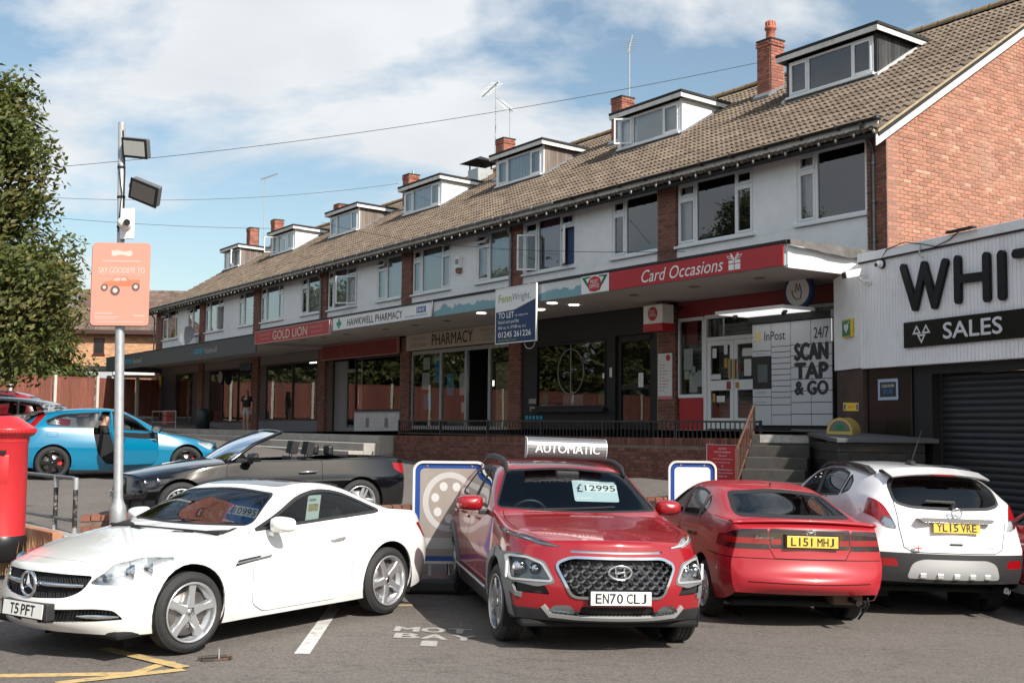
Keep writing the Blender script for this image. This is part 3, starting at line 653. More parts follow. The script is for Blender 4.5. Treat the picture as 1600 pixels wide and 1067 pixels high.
# interior shell
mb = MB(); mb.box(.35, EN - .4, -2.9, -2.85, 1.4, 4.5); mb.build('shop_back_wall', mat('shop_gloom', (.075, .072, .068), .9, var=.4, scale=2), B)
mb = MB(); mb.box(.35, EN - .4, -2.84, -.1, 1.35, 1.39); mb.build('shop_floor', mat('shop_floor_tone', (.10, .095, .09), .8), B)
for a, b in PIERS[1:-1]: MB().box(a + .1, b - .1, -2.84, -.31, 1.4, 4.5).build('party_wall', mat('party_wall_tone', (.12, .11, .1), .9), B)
def pane(parent, s0, s1, z0, z1, w, m=None): return MB().add([(s0, w, z0), (s1, w, z0), (s1, w, z1), (s0, w, z1)], [(3, 2, 1, 0)]).build('pane', m or pane_shop, parent)
def glazing(name, bars_s, z0, z1, w, m, t=.05, zbars=(), parent=B, skip=()):
    f = MB(); d0, d1 = w - .08, w; s0, s1 = bars_s[0], bars_s[-1]
    f.box(s0, s1, d0, d1, z0, z0 + t); f.box(s0, s1, d0, d1, z1 - t, z1)
    for s in bars_s: f.box(max(s - t / 2, s0), min(s + t / 2, s1), d0 - .003, d1 + .003, z0 + t, z1 - t)
    for z in zbars: f.box(s0, s1, d0 + .003, d1 - .003, z - t / 2, z + t / 2)
    o = f.build(name, m, parent, bevel=.004)
    for i, (a, b) in enumerate(zip(bars_s, bars_s[1:])):
        if i in skip: continue
        pane(o, a + t / 2, b - t / 2, z0 + t, z1 - t, w - .04)
    return o
def notice(s, z, w, h, m, y=-.05, parent=B, st=None, ink=None):
    """a paper stuck inside the glass"""
    o = MB().box(s - w, s, y - .004, y, z, z + h).build('notice', m, parent)
    if st: 
        mb = MB(); text_into(mb, st, (s - w * .12, y + .002, z + h * .3), (-1, 0, 0), (0, 0, 1), w * .76, h * .4); mb.build('lettering', ink or blackink, o)
    return o
steelshut = mat('shutter_grey', (.30, .31, .32), .5, var=.06)
def roller(s0, s1, z0, z1, w, parent=B):
    r = MB(); n_ = int((z1 - z0) / .09)
    for i in range(n_):
        z = z0 + i * .09; r.add([(s0, w, z), (s1, w, z), (s1, w + .02, z + .02), (s0, w + .02, z + .02), (s1, w + .02, z + .07), (s0, w + .02, z + .07), (s1, w, z + .09), (s0, w, z + .09)], [(0, 1, 2, 3)[::-1], (3, 2, 4, 5)[::-1], (5, 4, 6, 7)[::-1]])
    return r.build('roller_grille', steelshut, parent, kind='stuff')
# ---- unit 0: post office and card shop
cz = deck(0)
wf = glazing('shop_window', [5.52, 4.82], 2.5, 4.18, -.02, upvc, .07) if False else glazing('shop_window', [4.78, 5.56], 2.48, 4.2, -.02, upvc, .075)
roller(4.84, 5.52, 2.5, 4.16, -.32, wf)
MB().box(4.8, 5.54, -.12, -.03, cz, 2.475).build('stall_riser', red_sign, wf)
notice_red = mat('dull_red_notice', (.30, .05, .05), .6); notice_amber = mat('dull_amber_notice', (.42, .24, .05), .6)
for s, z, w, h, m in ((5.35, 3.62, .34, .5, notice_red), (5.44, 3.08, .28, .46, paper), (5.42, 2.88, .14, .18, paper), (5.26, 2.6, .24, .42, paper), (5.02, 2.72, .2, .34, paper), (5.2, 2.95, .12, .2, paper)): notice(s, z, w, h, m, -.075, wf)
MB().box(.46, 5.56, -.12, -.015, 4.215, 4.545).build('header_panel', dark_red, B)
df = MB(); df.box(3.1, 4.74, -.1, -.02, 4.13, 4.21); df.box(4.68, 4.775, -.1, -.018, cz, 4.13); df.box(3.1, 4.67, -.1, -.022, 3.66, 3.74); df.box(3.0, 3.1, -.1, -.02, cz, 4.21)
dfo = df.build('door_frame', upvc, B, bevel=.005); pane(dfo, 3.11, 4.67, 3.75, 4.12, -.06)
roller(3.1, 4.7, cz, 4.1, -.42, dfo)
for a, b in ((3.9, 4.665), (3.11, 3.885)):
    d = MB(); k = .10; z1 = 3.655; zb = cz + .03
    d.box(a, b, -.085, -.025, zb, zb + .22); d.box(a, b, -.085, -.025, z1 - k, z1); d.box(a, a + k, -.085, -.025, zb + .22, z1 - k); d.box(b - k, b, -.085, -.025, zb + .22, z1 - k); d.box(a + k, b - k, -.085, -.025, 2.62, 2.83)
    do = d.build('door', upvc, dfo, bevel=.006); pane(do, a + k, b - k, zb + .22, 2.62, -.05); pane(do, a + k, b - k, 2.83, z1 - k, -.05)
    MB().box(b - .085 if a < 3.5 else a + .03, b - .03 if a < 3.5 else a + .085, -.02, .03, 2.85, 3.25).build('handle', mat('brass_plate', (.45, .33, .16), .4, metal=.6), do)
    for s, z, w, h, m in (((a + .62, 3.3, .12, .2, paper), (a + .28, 3.36, .10, .2, paper), (a + .28, 3.08, .10, .2, notice_amber), (a + .66, 2.85, .28, .11, paper), (a + .19, 2.64, .12, .16, notice_red)) if a > 3.5 else ((a + .55, 3.3, .3, .16, paper), (a + .5, 2.9, .2, .34, paper), (a + .68, 3.02, .08, .16, notice_red), (a + .73, 2.66, .11, .12, notice_amber))): notice(s, z, w, h, m, -.04 if z > 2.83 or z < 2.6 else -.018, do)
    if a > 3.5: notice(a + .5, 2.38, .24, .13, paper, -.04, do); notice(a + .62, 2.38, .08, .18, notice_amber, -.04, do)
wf = glazing('shop_window', [.5, 1.75, 3.0], 2.4, 4.2, -.02, upvc, .07); MB().box(.5, 2.99, -.12, -.03, cz, 2.395).build('stall_riser', red_sign, wf)
MB().box(.5, 2.95, -.2, -.15, 3.75, 4.2).build('blind_panel', white_sign, wf)
# ---- unit 1: black painted salon
bz = deck(8)
blk = mat('salon_black', (.008, .008, .009), .6, var=.15, scale=3)
f = MB(); f.box(7.72, 8.05, -.1, -.02, bz, 4.54); f.box(10.88, 11.545, -.1, -.02, bz, 4.54); f.box(8.05, 10.88, -.1, -.02, 3.92, 4.54); f.box(8.05, 10.88, -.1, -.02, bz, 2.28); f.box(6.205, 6.4, -.1, -.02, bz, 4.54); f.box(6.4, 7.72, -.1, -.02, 3.95, 4.54)
fo = f.build('salon_front', blk, B); g = glazing('salon_window', [8.06, 10.87], 2.29, 3.91, -.0, blk, .06)
MB().box(8.0, 10.93, -.02, .12, 2.2, 2.285).build('sill', blk, g)
rg = MB(); rg.tube([(9.4 + .52 * cos(a), .01, 3.18 + .55 * sin(a)) for a in [2 * pi * i / 40 for i in range(40)]], .012, 6, closed=True); rg.box(9.385, 9.41, .0, .012, 2.62, 3.85); rg.build('window_emblem', greyink, g)
mb = MB(); text_into(mb, 'Hawkwell', (10.0, .004, 3.1), (-1, 0, 0), (0, 0, 1), 1.2, .26, 0, .3); text_into(mb, 'BARBERS', (9.75, .004, 2.95), (-1, 0, 0), (0, 0, 1), .7, .08); mb.build('lettering', greyink, g) if False else None
MB().box(9.05, 9.85, -.5, -.1, 2.3, 2.62).build('display_block', greyink, g)
for s in (8.25, 10.55): MB().prism([(s + .15 * cos(2 * pi * i / 20), 2.5 + .2 * sin(2 * pi * i / 20)) for i in range(20)], -.06, -.05, 'xz').build('green_sticker', mat('green_sticker', (.01, .18, .09), .5), g)
d = MB(); k = .13; a, b, zb, z1 = 6.42, 7.7, bz + .02, 3.94
d.box(a, b, -.14, -.08, zb, zb + .2); d.box(a, b, -.14, -.08, z1 - k, z1); d.box(a, a + k, -.14, -.08, zb, z1); d.box(b - k, b, -.14, -.08, zb, z1); d.box(a + k, b - k, -.14, -.08, 2.7, 2.8)
do = d.build('door', blk, fo); pane(do, a + k, b - k, zb + .2, z1 - k, -.11)
gr = MB()
for i in range(9): gr.box(a + k + i * .115, a + k + .012 + i * .115, -.2, -.19, zb, z1)
for i in range(14): gr.box(a + k, b - k, -.188, -.178, zb + i * .15, zb + .012 + i * .15)
gr.build('security_grille', black_iron, do, kind='stuff'); notice(6.95, 2.75, .17, .32, paper, -.075, do); notice(7.9, 3.0, .09, .22, paper, .0, fo); notice(8.14, 2.98, .07, .12, paper, .02, fo)
notice(11.2, 2.42, .36, .12, greyink, -.005, fo); notice(11.15, 2.22, .22, .12, greyink, -.005, fo)
for i in range(5): notice(11.35 - i * .16, 2.02, .11, .09, skyb, -.005, fo)
# ---- unit 2: pharmacy
pz = deck(15); alu = mat('anodised_frame', (.36, .37, .38), .45, metal=.3, var=.05)
g = glazing('shop_window', [12.1, 13.12, 14.33, 15.72, 17.44], 1.72, 4.05, -.02, alu, .11, parent=B, skip=(1,))
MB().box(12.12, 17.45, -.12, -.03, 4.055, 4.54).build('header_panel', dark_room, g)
for s, z, w, h, m in ((17.0, 2.9, .45, .5, paper), (16.9, 2.3, .5, .45, skyb), (16.3, 3.1, .35, .75, skyb), (16.95, 3.5, .4, .35, paper), (15.55, 2.7, .38, .62, skyb), (14.85, 2.7, .36, .62, paper), (14.6, 3.2, .3, .6, skyb), (14.75, 2.2, .2, .3, paper)): notice(s, z, w, h, m, -.14, g)
MB().box(12.35, 12.98, -.2, -.15, 1.8, 3.55).build('poster', mat('ochre_poster', (.38, .30, .16), .6, var=.05), g)
for i in range(9): MB().box(12.42, 12.9, -.149, -.146, 2.0 + i * .14, 2.03 + i * .14).build('poster_line', greyink, g)
sh = MB()
for z in (2.0, 2.4, 2.8, 3.2): sh.box(13.2, 14.3, -1.6, -1.3, z, z + .03)
so_ = sh.build('shelving', greyink, g)
random.seed(3)
for z in (2.03, 2.43, 2.83, 3.23):
    x = 13.22
    while x < 14.2: 
        w = random.uniform(.05, .12); MB().box(x, x + w, -1.5, -1.32, z, z + random.uniform(.12, .28)).build('packet', random.choice([paper, skyb, redink, greyink, tealink, paper]), so_); x += w + .03
MB().box(13.75, 13.85, -.6, -.5, 2.95, 3.1).build('counter_lamp', mat('lit_screen', (.8, .8, .75), .5, emit=(1, .95, .85), estr=2), g)
# ---- unit 3: take-away
tz = deck(20)
g = glazing('shop_window', [18.12, 21.28], 2.27, 4.04, -.02, black_paint, .07)
mbt = MB(); mbt.box(18.12, 21.28, -.15, -.02, tz, 2.26); trs = mbt.build('stall_riser', mat('tile_grout', (.35, .36, .37), .7), g)
tm = MB(); tm.box(-.072, .072, -.006, .006, -.072, .072); tme = tm.mesh('tile', mat('glazed_white_tile', (.60, .63, .65), .25, objrand=.06))
for i in range(21):
    for j in range(4):
        o = bpy.data.objects.new('tile', tme); COL.objects.link(o); o.parent = trs; o.location = (18.2 + i * .15, -.018, tz + .08 + j * .15)
for s in (18.9, 20.2):
    v = MB(); v.box(s, s + .22, -.02, -.005, tz + .15, tz + .45)
    for i in range(5): v.box(s + .02, s + .2, -.006, .004, tz + .18 + i * .055, tz + .2 + i * .055)
    v.build('air_vent', greyink, trs)
d = MB(); d.box(21.36, 21.46, -.4, -.33, tz, 4.0); d.box(22.5, 22.6, -.4, -.33, tz, 4.0); d.box(21.46, 22.5, -.4, -.33, 3.6, 3.7); d.box(21.46, 22.5, -.4, -.33, tz, tz + .15); do = d.build('door', greyink, B); pane(do, 21.46, 22.5, tz + .15, 3.6, -.36)
MB().cyl((21.52, -.3, 2.5), (21.52, -.3, 3.0), .018).build('handle', chrome, do)
MB().box(22.65, 23.5, -.4, -.34, tz, 4.0).build('side_panel', greyink, B); MB().box(18.12, 23.5, -.42, -.03, 4.045, 4.54).build('header_panel', dark_room, B)
# ---- units 4-6: convenience store
for (a, b), bars in ((UNITS[4], [24.3, 26.45, 29.0]), (UNITS[5], [30.5, 32.0, 33.8, 35.4]), (UNITS[6], [37.6, 40.0])):
    z = deck(a); g = glazing('shop_window', bars, z + .42, 4.1, -.02, black_paint, .06)
    MB().box(a + .01, b - .01, -.12, -.03, z, z + .415).build('stall_riser', mat('grey_blue_riser', (.17, .185, .20), .6, var=.06), g)
    MB().box(a + .01, b - .01, -.13, -.04, 4.105, 4.44).build('header_panel', mat('grey_header', (.20, .19, .18), .7), g)
    for s0, s1 in ((a + .01, bars[0]), (bars[-1], b - .01)):
        if s1 - s0 > .05: MB().box(s0, s1, -.12, -.03, z + .42, 4.1).build('side_panel', mat('dark_grey_panel', (.06, .062, .065), .5), g)
    for s in (a + 1.2, a + 3.0):
        MB().box(s, s + 1.4, -1.7, -1.6, 4.2, 4.24).build('strip_light', mat('strip_light', (.9, .9, .9), .5, emit=(.9, 1, .95), estr=3.5), g)
pm = mat('burger_poster', (.16, .04, .012), .5, var=.75, scale=5)
MB().box(38.2, 39.6, -.16, -.12, 2.2, 3.75).build('poster', pm, B)
MB().cyl((33.6, .05, 3.75), (33.6, .14, 3.75), .3, 28).build('clock_case', black_matt, B); MB().cyl((33.6, .141, 3.75), (33.6, .15, 3.75), .25, 28).build('clock_face', mat('clock_face_grey', (.3, .3, .3), .5), B)
MB().box(30.4, 31.6, .0, .06, 3.95, 4.25).build('blue_sign', mat('dark_teal_sign', (.01, .07, .10), .5), B)
MB().box(42.0, 42.15, .02, .08, 3.6, 4.1).build('wall_notice', yellowink, B)
# ================================================================ fascia signs
s_ = sign('shop_fascia_sign', 'long red shop fascia with white slanted lettering and a gift box symbol', TR(4.655, CW, 4.535), 4.585, .362, .03, red_sign)
let(s_, 'Card Occasions', 1.0, .055, 2.2, .235, whiteink, -.034, .004, .28)
gm = MB(); gx = 3.33; gz = .045
for a, b, c, d in ((0, .13, 0, .1), (.15, .28, 0, .1), (0, .13, .115, .17), (.15, .28, .115, .17)): gm.box(gx + a, gx + b, -.036, -.032, gz + c, gz + d)
for sgn in (-1, 1):
    for k in (0, 1): gm.tube([(gx + .14 + sgn * (.0 + r * (.05 + .06 * k) * 2 * sin(q)), -.034, gz + .17 + .11 * r2) for q, r, r2 in ((0, 1, 0), (.5, 1, .7), (1.0, 1, 1.05 - .3 * k), (1.3, .7, .6 - .2 * k), (.4, .5, .15))], .008, 5)
gm.build('gift_emblem', whiteink, s_)
s_ = sign('post_office_sign', 'small white fascia sign with a red roundel and dark green ribbon', TR(5.556, CW, 4.535), .898, .362, .032, white_sign)
rb = MB()
for sg in (-1, 1):
    P_ = lambda x, z: (.449 + sg * x, z)
    rb.prism([P_(.42, .335), P_(.30, .30), P_(.20, .18), P_(.26, .16)][::sg], -.036, -.033, 'xz'); rb.prism([P_(.42, .335), P_(.12, .345), P_(.14, .32), P_(.33, .30)][::sg], -.036, -.033, 'xz'); rb.prism([P_(.40, .31), P_(.24, .15), P_(.14, .03), P_(.12, .06), P_(.22, .18)][::sg], -.037, -.033, 'xz')
rb.build('ribbon', greenink, s_); disc(s_, .449, .18, .155, redink, -.037, sx=1.38)
let(s_, 'POST', .449, .19, .24, .075, whiteink, -.044, .01, center=True); let(s_, 'OFFICE', .449, .10, .31, .075, whiteink, -.044, .01, center=True)
s_ = sign('shop_fascia_sign', 'white pharmacy fascia sign with a green cross on the canopy edge', TR(17.35, CW, 4.535), 5.72, .36, .05, white_sign, edge=lead, rim=.015)
let(s_, 'HAWKWELL PHARMACY', .95, .075, 3.25, .2, blackink, -.054, .006)
cr_ = MB(); cr_.box(.36, .46, -.056, -.052, .05, .31); cr_.box(.26, .36, -.056, -.052, .13, .23); cr_.box(.46, .56, -.056, -.052, .13, .23); cr_.build('green_cross', mat('green_cross_ink', (.01, .25, .17), .5), s_)
MB().box(4.95, 5.42, -.056, -.052, .14, .29).build('blue_panel', blueink, s_); let(s_, 'NHS', 4.99, .165, .38, .10, whiteink, -.058, .03, .15); let(s_, 'PROVIDING NHS SERVICES', 4.35, .06, 1.15, .035, blueink, -.054)
MB().box(.0, .1, -.06, .35, -.02, .42).build('sign', white_sign) if False else None
s_ = sign('shop_fascia_sign', 'red fascia sign with large cream capitals on the canopy edge', TR(23.35, CW, 4.48), 5.75, .38, .05, red_sign, edge=mat('pink_trim', (.55, .3, .28), .5), rim=.025)
let(s_, 'GOLD LION', 1.5, .05, 2.7, .28, goldink, -.054, .012); 
for x in (.35, 4.35): let(s_, 'CHINESE FOOD', x, .22, .95, .075, mat('pink_ink', (.6, .3, .28), .5), -.054); let(s_, 'TAKE AWAY', x + .06, .08, .85, .075, MATS['pink_ink'], -.054)
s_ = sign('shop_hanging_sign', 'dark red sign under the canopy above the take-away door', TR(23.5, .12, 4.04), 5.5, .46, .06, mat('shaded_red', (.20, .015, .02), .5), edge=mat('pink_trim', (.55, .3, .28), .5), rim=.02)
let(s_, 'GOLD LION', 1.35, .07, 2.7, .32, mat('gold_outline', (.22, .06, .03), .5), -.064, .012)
for x in (.3, 4.25): let(s_, 'CHINESE FOOD', x, .27, .95, .08, MATS['gold_outline'], -.064); let(s_, 'TAKE AWAY', x + .06, .1, .85, .08, MATS['gold_outline'], -.064)
s_ = sign('shop_hanging_sign', 'cream sign reading Pharmacy above the glazed shop front', TR(17.5, .1, 4.06), 5.38, .48, .05, cream)
let(s_, 'PHARMACY', 1.55, .09, 2.25, .33, blackink, -.054, .012); let(s_, 'PHONE / FAX', .42, .29, .75, .08, greyink, -.054); let(s_, '01702 202867', .3, .1, 1.0, .11, greyink, -.054)
let(s_, 'FREE PRESCRIPTION', 4.15, .33, 1.0, .075, greyink, -.054); let(s_, 'COLLECTION', 4.35, .2, .7, .075, greyink, -.054); let(s_, 'AND DELIVERY', 4.3, .07, .8, .075, greyink, -.054)
for s, lab in ((29.6, 'pale blue and white lettering on dark grey fascia beside the red sign'), (38.9, 'small pale blue and white lettering at far end of the dark grey fascia')):
    t_ = thing('fascia_lettering', lab, 'sign', TR(s, CW + .012, 4.36)); let(t_, 'coop', 0, 0, .95, .24, coop_blue, -.004, .03); let(t_, 'Hawkwell', 1.15, .02, 1.3, .24, mat('dim_white_ink', (.35, .37, .38), .5), -.004)
# to let board
s_ = sign('to_let_board', 'navy and white estate agent To Let board hanging from the canopy edge', TR(8.61, 2.68, 3.69), 1.56, 1.215, .03, white_sign, edge=upvc, rim=.018)
MB().prism([(0, 0), (1.56, 0), (1.56, .90), (.75, .72), (.0, .70)], -.035, -.031, 'xz').build('navy_field', navy, s_)
let(s_, 'Fenn', .10, .91, .52, .17, lime, -.034, .012); let(s_, 'Wright.', .64, .87, .72, .21, greyink, -.034)
let(s_, 'TO LET', .11, .55, .62, .13, whiteink, -.039, .02); let(s_, 'by assignment', .78, .555, .5, .06, whiteink, -.039); let(s_, 'Retail unit and flat', .11, .43, .82, .075, whiteink, -.039); let(s_, '860 sq. ft. (79.88 sq. m.)', .11, .29, 1.08, .085, whiteink, -.039)
let(s_, '01245 261226', .11, .12, 1.28, .125, whiteink, -.039, .02); let(s_, 'fennwright.co.uk', .11, .025, .72, .06, lime, -.039)
MB().box(.3, .36, .0, .05, .3, 1.25).box(1.2, 1.26, .0, .05, .3, 1.25).build('bracket', steel, s_)
rgm = MB(); rgm.tube([(1.15 + .2 * cos(a), .1, -.02 + .14 * sin(a)) for a in [pi + pi * i / 12 for i in range(13)]], .012, 6); rgm.build('wire_loop', steel, s_)
# projecting post office box sign
t_ = thing('projecting_sign', 'boxy white projecting sign with red roundel and red base by salon door', 'sign', TR(5.92, .34, 3.9))
MB().box(0, .62, -.32, 0, .16, .56).build('box', white_sign, t_, bevel=.01); MB().box(-.002, .622, -.322, .002, 0, .158).build('red_band', redink, t_)
disc(t_, .31, .37, .15, redink, -.322); let(t_, 'POST', .31, .385, .18, .06, whiteink, -.329, .01, center=True); let(t_, 'OFFICE', .31, .31, .23, .06, whiteink, -.329, .01, center=True); MB().box(.05, .55, .0, .3, .5, .56).build('arm', black_matt, t_)
t_ = sign('notice_board', 'tall white notice board with red dot on the brick pier', TR(6.12, .05, 2.46), .46, 1.0, .02, paper)
disc(t_, .34, .9, .07, redink, -.022); MB().box(0, .46, -.024, -.0205, 0, .07).build('red_band', mat('pink_band', (.6, .2, .22), .5), t_)
nl = MB()
for i in range(9): nl.box(.06, .10, -.023, -.0205, .18 + i * .07, .20 + i * .07); nl.box(.13, .2 + .18 * ((i * 37) % 7) / 7, -.023, -.0205, .185 + i * .07, .197 + i * .07)
nl.build('text_lines', redink, t_, kind='stuff')
t_ = thing('round_lottery_sign', 'round white sign with crossed fingers drawing and navy rim hanging by garage', 'sign', TR(1.32, .9, 4.05)); MB().cyl((.0, 0, .3), (0, .09, .3), .33, 36).build('rim', navy, t_); MB().cyl((0, -.012, .3), (0, -.001, .3), .27, 36).build('face', paper, t_)
hm = MB(); hm.tube([(-.1, -.016, .22), (-.02, -.016, .14), (.08, -.016, .16), (.1, -.016, .28), (.06, -.016, .42), (.03, -.016, .30), (-.02, -.016, .44), (-.04, -.016, .28), (-.13, -.016, .32), (-.1, -.016, .22)], .009, 5); hm.build('hand_emblem', blackink, t_)
# ================================================================ parcel locker
lk = thing('parcel_locker', 'grey parcel locker bank with black lettering and a light canopy', 'parcel locker', TR(2.62, .72, deck(0)))
lkg = mat('locker_grey', (.46, .48, .50), .45, var=.02); LW, LH, LZ = 1.94, 1.93, .1
MB().box(0, LW, .0, .6, LZ, LZ + LH).build('carcass', black_matt, lk); MB().box(.02, LW - .02, .03, .57, 0, LZ).build('plinth', black_matt, lk); MB().box(-.08, LW + .02, -.06, .62, LZ + LH + .002, LZ + LH + .14).build('top_cover', black_matt, lk, bevel=.01)
xs_ = [0, .485, .97, 1.455, 1.94]
def rowset(f): return [LZ + LH * q for q in f]
R1 = rowset([0, .2, .28, .36, .675, .73, 1]); R2 = rowset([0, .105, .2, .27, .325, .38, .435, .49, .545, .60, .655, .71, .765, 1]); R3 = rowset([0, .11, .22, .33, .44, .555, .665, .77, 1])
for c, rr in enumerate((R1, R2, R3, R3)):
    for j, (a, b) in enumerate(zip(rr, rr[1:])):
        if c == 0 and j == 3: continue
        MB().box(xs_[c] + .006, xs_[c + 1] - .006, -.02, -.001, a + .006, b - .006).build('locker_door', lkg, lk, bevel=.003)
MB().box(.01, .475, -.022, -.001, R1[3] + .006, R1[4] - .006).build('terminal', black_paint, lk); MB().box(.15, .40, -.03, -.0225, R1[3] + .12, R1[4] - .15).build('screen', mat('dim_screen', (.10, .12, .13), .15), lk)
let(lk, 'SCAN', 1.08, LZ + 1.20, .76, .30, blackink, -.023, .07); let(lk, 'TAP', 1.08, LZ + .86, .76, .28, blackink, -.023, .07); let(lk, '& GO', 1.08, LZ + .57, .76, .24, blackink, -.023, .06)
let(lk, '24/7', 1.53, LZ + 1.58, .34, .2, blackink, -.023, .012); let(lk, 'InPost', .32, LZ + 1.60, .52, .17, blackink, -.023, .004)
sm_ = MB(); sm_.prism([(.23 - .1 * sin(a), LZ + 1.69 + .1 * cos(a)) for a in [pi * i / 10 for i in range(11)]] + [(.23 - .03 * sin(a), LZ + 1.69 + .1 * cos(a)) for a in [pi - pi * i / 10 for i in range(11)]], -.024, -.021, 'xz')
for i in range(5): a = R(30 + i * 30); p = V((-sin(a), 0, cos(a))); sm_.tube([V((.21, -.022, LZ + 1.69)) + p * .14, V((.21, -.022, LZ + 1.69)) + p * .19], .009, 5)
sm_.build('sun_emblem', yellowink, lk)
for z in (R1[2] + .09, R1[2] + .06, R1[4] + .05, R1[1] + .05): MB().box(.08, .36, -.022, -.0205, z, z + .012).build('small_print', greyink, lk)
cb = MB(); cb.box(-.15, 1.55, -.85, -.02, LZ + LH + .15, LZ + LH + .21); cb.build('light_canopy', mat('white_canopy', (.82, .82, .82), .5), lk, bevel=.006)
MB().box(-.1, 1.5, -.8, -.06, LZ + LH + .142, LZ + LH + .149).build('canopy_light', mat('canopy_light', (.8, .8, .8), .5, emit=(1, 1, 1), estr=.6), lk)
for x in (.1, 1.35): MB().cyl((x, -.55, LZ + LH + .14), (x, -.62, LZ + LH + .07), .04).build('camera', black_matt, lk)
# ================================================================ railing and retaining wall
RW = 2.42
wl = thing('retaining_wall', 'dark red brick retaining wall below the shop pavement railing', 'wall', TR(13.9, RW, .55))
WLN, WH = 13.0, 1.07
core = MB(); core.prism([(0, 0), (WLN, 0), (WLN, WH + .0), (0, WH - .1)], .0, .22, 'xz'); core.build('core', mat('dark_mortar', (.17, .125, .10), .9, var=.3, scale=6), wl)
lay = [q for q in brick_layout(WLN, WH - .17, 'f')]
lay.sort(key=lambda q: -q[0] + (3 if q[1] < .3 else 0))
WM = M(((1, 0, 0, 0), (0, -1, 0, 0), (0, 0, 1, 0), (0, 0, 0, 1)))
def brick_objects2(lay, parent):
    for u, v, k in lay:
        o = bpy.data.objects.new('brick', brick_mesh(k, brick_dark)); COL.objects.link(o); o.parent = parent; o.matrix_local = M.Translation((u, random.uniform(-.002, .002), v)) @ WM
for k in ('s', 'h', 'q'):       # bricks of this wall face -y
    pass
def brick_mesh_y(kind, m):
    kk = ('y' + kind, m.name)
    if kk not in BV:
        L = {'s': .215, 'h': .1025, 'q': .05}[kind] / 2; b = MB(); e, z, d = .004, .0325, -.012
        b.add([(-L, 0, -z), (L, 0, -z), (L, 0, z), (-L, 0, z), (-L + e, d, -z + e), (L - e, d, -z + e), (L - e, d, z - e), (-L + e, d, z - e)], [(4, 5, 6, 7), (0, 1, 5, 4), (1, 2, 6, 5), (2, 3, 7, 6), (3, 0, 4, 7)])
        BV[kk] = b.mesh('brick', m)
    return BV[kk]
def wall_bricks(lay, parent, m, nmax=300, zoff=0):
    for u, v, k in lay[:nmax]:
        o = bpy.data.objects.new('brick', brick_mesh_y(k, m)); COL.objects.link(o); o.parent = parent; o.location = (u, random.uniform(-.002, .002), v + zoff)
    if len(lay) > nmax:
        mb = MB(); bricks_joined(lay[nmax:], lambda u, v, d: (u, -d, v + zoff), mb); mb.build('brick', m, parent, kind='stuff')
wall_bricks(lay, wl, brick_dark)
cp = MB()
for i in range(int(WLN / .078)):
    x = i * .078; zz = WH - .1 + .1 * x / WLN; cp.box(x + .004, x + .072, -.016 - random.uniform(0, .006), .235, zz - .075, zz + .05 + random.uniform(-.003, .003))
cp.build('coping_brick', brick_dark, wl, kind='stuff')
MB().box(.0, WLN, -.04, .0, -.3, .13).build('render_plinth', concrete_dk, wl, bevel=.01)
rl = thing('pavement_railing', 'long low black iron railing on top of the retaining wall', 'railing', TR(13.75, RW - .05, 1.52))
rr = MB(); L_ = 12.9
rr.box(0, L_, -.02, .02, .42, .455); rr.box(0, L_, -.018, .018, .10, .13); rr.build('rail', black_iron, rl)
bm1 = MB(); bm1.box(-.008, .008, -.008, .008, .13, .42); bme = bm1.mesh('baluster', black_iron)
for i in range(int(L_ / .12)):
    o = bpy.data.objects.new('baluster', bme); COL.objects.link(o); o.parent = rl; o.location = (.06 + i * .12, 0, 0)
pmm = MB(); pmm.box(-.02, .02, -.022, .022, 0, .46); pme = pmm.mesh('post', black_iron)
for i in range(7): o = bpy.data.objects.new('post', pme); COL.objects.link(o); o.parent = rl; o.location = (i * L_ / 6, 0, 0)
# right-hand steps with raking handrail
_p = V((OX, OY, 0)) + D1 * .95 + NW * 2.42
STF = frame((_p.x, _p.y, .55), (.93, -.37))
st = thing('stone_steps', 'worn grey concrete steps up to the shops beside black timber store', 'steps', STF)
for i in range(6):
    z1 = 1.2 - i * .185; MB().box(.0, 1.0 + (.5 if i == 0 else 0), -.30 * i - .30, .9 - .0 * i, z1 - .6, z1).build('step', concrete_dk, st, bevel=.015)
MB().box(.15, .95, -.306, -.301, 1.06, 1.19).build('broken_nosing', mat('pale_broken_edge', (.38, .37, .35), .9, var=.25, scale=12, bump=.6), st)
hr = thing('step_handrail', 'rusty brown raking handrail at left side of the grey steps', 'handrail', STF)
rust = mat('rusty_paint', (.10, .045, .03), .7, var=.3, scale=15, dirt=(.22, .085, .04), dscale=5, damt=.7)
h = MB(); h.box(-.02, .02, -.02, .02, 1.05, 1.72); h.build('post', black_iron, hr); MB().box(-.02, .02, -1.62, -1.58, .3, .98).build('post', rust, hr)
hx = MB(); hx.tube([(0, 0, 1.70), (0, -1.6, .96)], .022, 6); hx.tube([(0, 0, 1.25), (0, -1.6, .42)], .018, 6); hx.build('rail', rust, hr)
bl = MB(); bl.tube([(0, 0, 0), (0, 0, .44)], .009, 4); blm = bl.mesh('baluster', rust)
for i in range(11): o = bpy.data.objects.new('baluster', blm); COL.objects.link(o); o.parent = hr; y = -.13 - i * .132; o.location = (0, y, 1.25 + y * .52)
t_ = sign('wall_notice', 'red private property notice fixed on the brick retaining wall', TR(2.05, RW + .035, .93), .78, .62, .012, redink, edge=upvc, rim=.006)
for i, (st_, w) in enumerate((('NOTICE', .2), ('PRIVATE PROPERTY', .42), ('This land', .2), ('is private and parking is', .5), ('for customers only', .36), ('No', .06), ('unauthorised access or', .46), ('parking permitted', .48), ('THANK YOU', .22))): let(t_, st_, .39, .54 - i * .06, w, .028, whiteink, -.0155, center=True)
